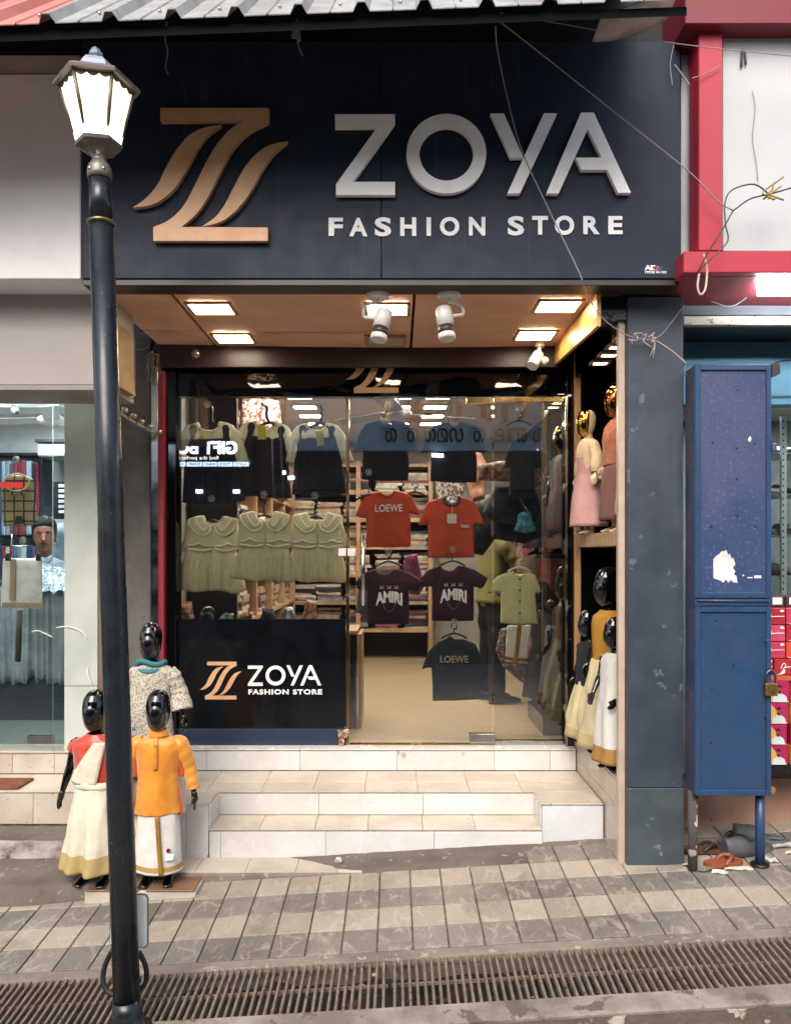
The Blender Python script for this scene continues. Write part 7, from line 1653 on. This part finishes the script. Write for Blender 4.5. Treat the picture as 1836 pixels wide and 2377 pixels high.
put(shell([(.735, 0, 0, .05, .045, 0, 3), (.71, 0, 0, .1, .06, 0, 3), (.68, 0, 0, .125, .07, .001, 4), (.5, 0, 0, .12, .08, .004, 6), (.3, 0, 0, .14, .1, .01, 6), (.1, 0, 0, .15, .11, .01, 6)], seed=25), 'beige_dress', [M('beige_dress', '#97867b', .85)], a3)
# ---- alcove, lower
LG = .471
must = M('mustard_silk', '#a87a24', .5, col2='#966a1c', vs=7); skirt_c = dhoti_mat('cream_skirt_b', '#bdb18c', None, [(2, .05, .12, '#a8986a')]); wh2 = dhoti_mat('white_dress', '#c2bfba', None, [(2, .05, .15, '#93703a')])
b1 = mannequin('black mannequin in a mustard blouse and cream skirt, tallest in the lower alcove', (1.21, 4.38, LG), R(-72), 1.1)
put(shell([(.742, 0, 0, .050, .045, 0, 3), (.72, 0, 0, .085, .055, 0, 3), (.70, 0, 0, .118, .064, 0, 3), (.62, 0, 0, .12, .076, .003, 5), (.54, 0, 0, .11, .072, .003, 5), (.47, 0, 0, .106, .072, .003, 5)], seed=31), 'blouse', [must], b1)
put(shell([(.49, 0, 0, .108, .076, .003, 8), (.40, 0, 0, .13, .10, .008, 9), (.25, 0, 0, .16, .13, .014, 8), (.05, -.0, 0, .19, .165, .02, 7)], n=100, seed=32), 'skirt', [skirt_c], b1)
b2 = mannequin('small black mannequin standing deepest in the lower alcove', (1.165, 4.66, LG), R(-70), .83)
put(shell([(.735, 0, 0, .05, .045, 0, 3), (.71, 0, 0, .1, .06, 0, 3), (.66, 0, 0, .122, .07, .001, 4), (.5, 0, 0, .12, .08, .004, 6), (.42, 0, 0, .125, .085, .004, 6)], seed=33), 'black_top', [blk], b2)
put(shell([(.45, 0, 0, .11, .08, .003, 8), (.28, 0, 0, .15, .12, .014, 8), (.05, 0, 0, .19, .16, .02, 7)], n=100, seed=34), 'skirt', [skirt_c], b2)
b3 = mannequin('small black mannequin in a white dress with gold hem, nearest in the lower alcove', (1.165, 4.10, LG), R(-65), .83, bodymesh=MB_BLACK2)
put(shell([(.735, 0, 0, .05, .045, 0, 3), (.71, 0, 0, .1, .06, 0, 3), (.66, 0, 0, .122, .07, .001, 4), (.52, 0, 0, .115, .08, .004, 6), (.40, 0, 0, .13, .10, .006, 7), (.2, 0, 0, .15, .12, .012, 7), (.05, 0, 0, .165, .135, .014, 7)], n=100, seed=35), 'white_dress', [wh2], b3)

# black mannequins inside, behind the sidelight
m_ = MB(); m_.box(.98, 1.44, 5.15, 5.75, 1.575, 1.60); m_.obj('mannequin_shelf', [black_gl], room)
m_ = MB(); m_.box(.98, 1.44, 5.15, 5.75, FZ, FZ+.12); m_.obj('mannequin_plinth', [black_gl], room)
dkc = M('dark_drape', '#1b1a19', .9, col2='#2b2825', vs=10)
for x, y, z, sc, ro, lab in ((1.16, 5.36, 1.601, .93, -60, 'black mannequin in dark clothes on the inside shelf behind the sidelight'), (1.05, 5.62, 1.601, .80, -50, 'smaller black mannequin beside it on the inside shelf, partly hidden'),
                             (1.18, 5.36, FZ+.121, 1.0, -60, 'black mannequin in a dark skirt on the low plinth behind the sidelight'), (1.06, 5.60, FZ+.121, .92, -50, 'smaller black mannequin on the low plinth behind the sidelight')):
    bb = mannequin(lab, (x, y, z), R(ro), sc)
    put(shell([(.735, 0, 0, .05, .045, 0, 3), (.71, 0, 0, .1, .06, 0, 3), (.66, 0, 0, .122, .07, .001, 4), (.5, 0, 0, .115, .08, .004, 6), (.36, 0, 0, .13, .10, .008, 7), (.06, 0, 0, .17, .14, .016, 7)], seed=int(x*100)), 'dark_dress', [dkc], bb)

# ================================================================== PEOPLE
def person(label, loc, rot, shirt, trouser, skin, hair, s=1.0, detail=True, arms=None, long_shirt=False):
    t = thing('person', label, 'person', loc, None, (0, 0, rot)); t.scale = (s, s, s)
    m_ = MB()
    # head: height 1.48..1.71, face towards -Y
    prof = [(.001, 1.478), (.030, 1.482), (.048, 1.495), (.060, 1.52), (.068, 1.55), (.073, 1.585), (.076, 1.62), (.073, 1.66), (.060, 1.69), (.036, 1.708), (.001, 1.713)]
    m_.loft([ell(0, -.012-.012*(1-(z-1.478)/.235), z, r*.98, r*1.22) for r, z in prof])
    m_.loft([ell(0, -.106-.011*k, 1.605-.022*k, .008+.003*k, .014, 8) for k in range(3)]+[ell(0, -.118, 1.546, .013, .010, 8)])       # nose
    m_.ball((0, -.092, 1.517), .017, 6, sx=1.25, sz=.5); m_.ball((0, -.078, 1.49), .02, 6)
    for s_ in (-1, 1): m_.ball((s_*.075, .0, 1.585), .02, 6, sx=.35, sy=.7, sz=1.5); m_.ball((s_*.032, -.094, 1.622), .018, 6, sx=1.1, sy=.5, sz=.4)
    m_.tube([(0, .012, 1.36), (0, .008, 1.42), (0, -.004, 1.52)], [.068, .058, .055], 14)
    m_.loft([ell(0, .005, z, a, b, 24) for z, a, b in ((1.42, .06, .05), (1.40, .12, .07), (1.36, .185, .09), (1.28, .19, .105), (1.15, .165, .10), (1.02, .15, .095), (.92, .165, .105), (.86, .17, .11), (.8, .13, .09))])
    arms = arms or {s_: [(s_*.185, .0, 1.35), (s_*.235, .02, 1.08), (s_*.24, -.06, .84)] for s_ in (-1, 1)}
    for s_ in (-1, 1):
        m_.tube([(s_*.085, 0, .88), (s_*.09, -.005, .70), (s_*.095, -.01, .48), (s_*.1, .0, .44), (s_*.105, .02, .10), (s_*.105, .02, .05)], [.09, .08, .056, .053, .034, .036], 14)
        rings = []
        for y, w_, h in ((.07, .025, .05), (.04, .036, .08), (-.02, .04, .085), (-.09, .045, .06), (-.15, .045, .045), (-.185, .025, .03)): rings.append([(s_*.108+math.cos(a)*w_, y, max(.002, h*.5+math.sin(a)*h*.5)) for a in np.linspace(0, 2*math.pi, 13)[:-1]])
        m_.loft(rings)
        a = [Vector(p) for p in arms[s_]]; m_.ball(a[0]+Vector((-s_*.02, 0, 0)), .058, 8)
        m_.tube([a[0]+Vector((-s_*.02, 0, 0)), a[0].lerp(a[1], .5), a[1], a[1].lerp(a[2], .4), a[2]], [.052, .045, .038, .038, .025], 12); hand(m_, a[2], a[2]-a[1], s_, 1.85)
    me = fused(m_, .0085, 2); me.materials.append(skin); linked(me, 'body', t)
    # hair
    m_ = MB(); hp = [(.078, 1.55), (.083, 1.60), (.087, 1.64), (.088, 1.68), (.078, 1.715), (.052, 1.742), (.001, 1.757)]
    rings = []
    for r, z in hp: rings.append([(x+.004*mnoise.noise(Vector((x*60, y_*60, z*60))), y_+(.018 if z < 1.67 else .006)-.004, z+(((1.66-z)*.9+.01)*max(0, -math.sin(2*math.pi*k/24))**.6 if z < 1.66 else 0)+.007*mnoise.noise(Vector((k, z*40, 2)))) for k, (x, y_, _) in enumerate(ell(0, .0, z, r*1.04, r*1.22, 24))])
    m_.loft(rings, True, False, True); m_.ball((0, .045, 1.60), .066, 8, sz=1.1, sy=.7); m_.obj('hair', [hair], t, local=True)
    if detail:
        for s_ in (-1, 1):
            m_ = MB(); m_.ball((s_*.031, -.0985, 1.602), .0095, 6, sy=.5, sz=.6); e = m_.obj('eye', [M('eye_white', '#c9c4bd', .2)], t, local=True)
            m_ = MB(); m_.ball((s_*.031, -.1030, 1.602), .0048, 6, sy=.4); m_.obj('iris', [M('iris_dark', '#15100c', .1)], e, local=True)
            m_ = MB(); m_.tube([(s_*.012, -.112, 1.619), (s_*.032, -.110, 1.627), (s_*.052, -.094, 1.620)], [.0035, .0045, .0025], 6); m_.obj('eyebrow', [hair], t, local=True)
        m_ = MB(); m_.tube([(-.024, -.098, 1.519), (-.010, -.108, 1.523), (0, -.1100, 1.521), (.010, -.108, 1.523), (.024, -.098, 1.519)], [.002, .0045, .004, .0045, .002], 6); m_.obj('lips', [M('lip', '#6d3a30', .5)], t, local=True)
        m_ = MB(); m_.tube([(-.032, -.095, 1.528), (-.012, -.110, 1.536), (0, -.112, 1.535), (.012, -.110, 1.536), (.032, -.095, 1.528)], [.002, .005, .004, .005, .002], 6); m_.obj('moustache', [hair], t, local=True)
    hem = .55 if long_shirt else .84
    put(shell([(1.43, 0, .004, .066, .062, 0, 3), (1.41, 0, .004, .105, .08, 0, 3), (1.38, 0, .004, .175, .10, 0, 3), (1.33, 0, .004, .205, .115, .002, 4), (1.2, 0, .004, .20, .122, .005, 5), (1.02, 0, 0, .185, .125, .008, 5), (hem, 0, 0, .205, .14, .012, 5)], seed=51), 'shirt', [shirt], t)
    for s_ in (-1, 1):
        a = [Vector(p) for p in arms[s_]]; put(sleeve([a[0]+Vector((-s_*.03, 0, .005)), a[0]+Vector((s_*.005, 0, -.04)), a[0].lerp(a[1], .6), a[1], a[1].lerp(a[2], .4)], [.070, .068, .062, .055, .05], seed=s_+3, wr=.006), 'sleeve', [shirt], t)
        put(sleeve([(s_*.085, 0, .93), (s_*.09, 0, .70), (s_*.1, 0, .45), (s_*.105, .015, .07)], [.105, .092, .075, .062], seed=s_+6, wr=.006), 'trouser_leg', [trouser], t)
    for s_ in (-1, 1):
        m_ = MB(); rings = []
        for y, w_, h in ((.08, .028, .06), (.05, .040, .085), (-.02, .046, .09), (-.09, .05, .068), (-.155, .05, .052), (-.195, .03, .036)): rings.append([(s_*.108+math.cos(a)*w_, y, max(.0, h*.5+math.sin(a)*h*.5)) for a in np.linspace(0, 2*math.pi, 15)[:-1]])
        m_.loft(rings); m_.obj('shoe', [black_gl], t, local=True)
    if detail:
        m_ = MB()
        for s_ in (-1, 1): m_.add([(0, -.088, 1.405), (s_*.052, -.052, 1.452), (s_*.066, -.07, 1.435), (s_*.03, -.104, 1.385)], [(0, 1, 2, 3)], True)
        put(m_, 'collar', [shirt], t, .004)
    return t
skin = M('skin_brown', '#94634c', .5, col2='#885946', vs=12); hair_m = M('hair_black', '#0b0a0a', .55, bump=.5, bs=200)
person('man with dark hair and moustache in a pale grey shirt behind the left glass', (AX(97, 5.95), 6.0, FZ-.25), R(22), M('pale_shirt', '#93a1ab', .8, col2='#85939d', vs=6), M('dark_trouser', '#23252a', .8), skin, hair_m)
ar2 = {-1: [(-.185, 0, 1.35), (-.22, -.14, 1.14), (-.20, -.36, 1.06)], 1: [(.185, 0, 1.35), (.24, -.12, 1.15), (.22, -.34, 1.05)]}
person('person in an olive yellow kurta and black trousers behind the door glass, facing the rail', (.80, 6.35, FZ), R(105), M('olive_kurta', '#77703f', .8, col2='#696336', vs=6), M('black_trouser', '#0e0f12', .8), skin, hair_m, s=.97, detail=False, arms=ar2, long_shirt=False)

# ================================================================== OPPOSITE SIDE OF THE STREET (seen only as reflections)
OY = -6.0
op = thing('opposite_building', 'pale building across the street behind the viewer, with a blue sign board', 'building', (0, OY, -1))
bw = M('opp_wall', '#6f6a63', .8); 
m_ = MB(); m_.box(-14, 14, OY-3, OY, -1.5, 4.9); m_.obj('ground_floor', [M('opp_dark', '#14151a', .6)], op)
m_ = MB(); m_.box(-14, 14, OY-3, OY+.1, 4.85, 5.5); m_.obj('upper_wall', [M('opp_upper', '#d5cdc2', .8)], op)
m_ = MB(); m_.box(-2.2, 3.2, OY-.1, OY+.2, 3.70, 4.84); sb = m_.obj('sign_board', [M('opp_blue', '#b5d2de', .6)], op)
m_ = MB(); m_.box(-14, -2.25, OY-.1, OY+.15, 2.95, 4.84); m_.obj('wall_band', [M('opp_maroon', '#3a1418', .6)], op)
m_ = MB(); m_.box(3.25, 14, OY-.1, OY+.15, 2.95, 4.84); m_.obj('wall_band', [M('opp_maroon2', '#2a2c33', .6)], op)
m_ = MB(); m_.box(-2.2, 3.2, OY-.1, OY+.15, 2.95, 3.68); m_.obj('shutter', [M('opp_shutter', '#1b1d22', .5)], op)
# text on surfaces facing +Y: a viewer in the street reads it correctly, so x runs backwards
m_ = MB(); text_mb(m_, '\u0d24\u0d23\u0d32 \u0d24 \u0d17\u0d2e\u0d24\u0d24 \u0d24', -.3, 3.0, 3.86, 4.16, OY+.2, -.02, bold=.02, mirror=True); m_.obj('sign_letters', [M('opp_text', '#20252b', .6)], sb)
m_ = MB(); text_mb(m_, '\u0d28\u0d24\u0d28\u0d32', .2, 2.6, 4.25, 4.75, OY+.2, -.03, bold=.03, mirror=True); m_.obj('sign_letters', [M('opp_red_text', '#6b1a1e', .6)], sb)
em2 = M('opp_screen_white', '#ffffff', .5, emit=6, ecol=(.72, .8, 1.0)); em3 = M('opp_screen_tab', '#bcd6ee', .5, emit=3.2, ecol=(.6, .78, 1.0))
scr = thing('gift_sign', 'backlit sign across the street reading GIFT BOX', 'sign', (-3.7, OY+.2, 2.6))
m_ = MB(); m_.box(-5.1, -2.85, OY+.15, OY+.2, 2.55, 3.85); m_.obj('board', [M('opp_board', '#0d0f1c', .5)], scr)
D_ = 15.8
def RX(px): return (px-918)*D_/FK
def RZ(py): return CAMZ-(py-1288)*D_/FK
m_ = MB(); text_mb(m_, 'GIFT BOX', RX(385), RX(556), RZ(1057), RZ(1027), OY+.2, -.01, bold=.035, mirror=True); m_.obj('lettering', [em2], scr)
m_ = MB(); text_mb(m_, 'find the perfect gift', RX(400), RX(513), RZ(1072), RZ(1061), OY+.2, -.01, bold=.0, mirror=True); m_.obj('tag_line', [M('opp_text_dim', '#ffffff', .5, emit=2.5)], scr)
for k, (wd, a, b) in enumerate((('GIFT', 547, 582), ('TOYS', 511, 545), ('HOUSEHOLD', 477, 509), ('STATIONERY', 440, 475), ('BAGS', 413, 437))):
    m_ = MB(); m_.box(RX(a), RX(b), OY+.201, OY+.206, RZ(1085), RZ(1075)); tb = m_.obj('tab', [em3], scr)
    m_ = MB(); text_mb(m_, wd, RX(a+4), RX(b-4), RZ(1083), RZ(1077), OY+.207, -.004, bold=.02, mirror=True); m_.obj('tab_word', [black_mat], tb)
for k, (px, py) in enumerate(((660, 1100), (680, 1112), (470, 1143), (555, 1143), (1008, 1060), (1020, 1061))):
    t = thing('street_light', 'small lit lamp across the street, number %s' % ['one', 'two', 'three', 'four', 'five', 'six'][k], 'lamp', (RX(px), OY+.25, RZ(py)), 'small lamps across the street')
    m_ = MB(); m_.box(RX(px)-.07, RX(px)+.07, OY+.25, OY+.28, RZ(py)-.04, RZ(py)+.04); m_.obj('diffuser', [em2], t, bevel=.01)
m_ = MB(); m_.box(-14, 14, -5.0, OY, G(0, -6)-.9, G(0, -5)-.02+.0); m_.obj('far_pavement', [cement], kind='structure')
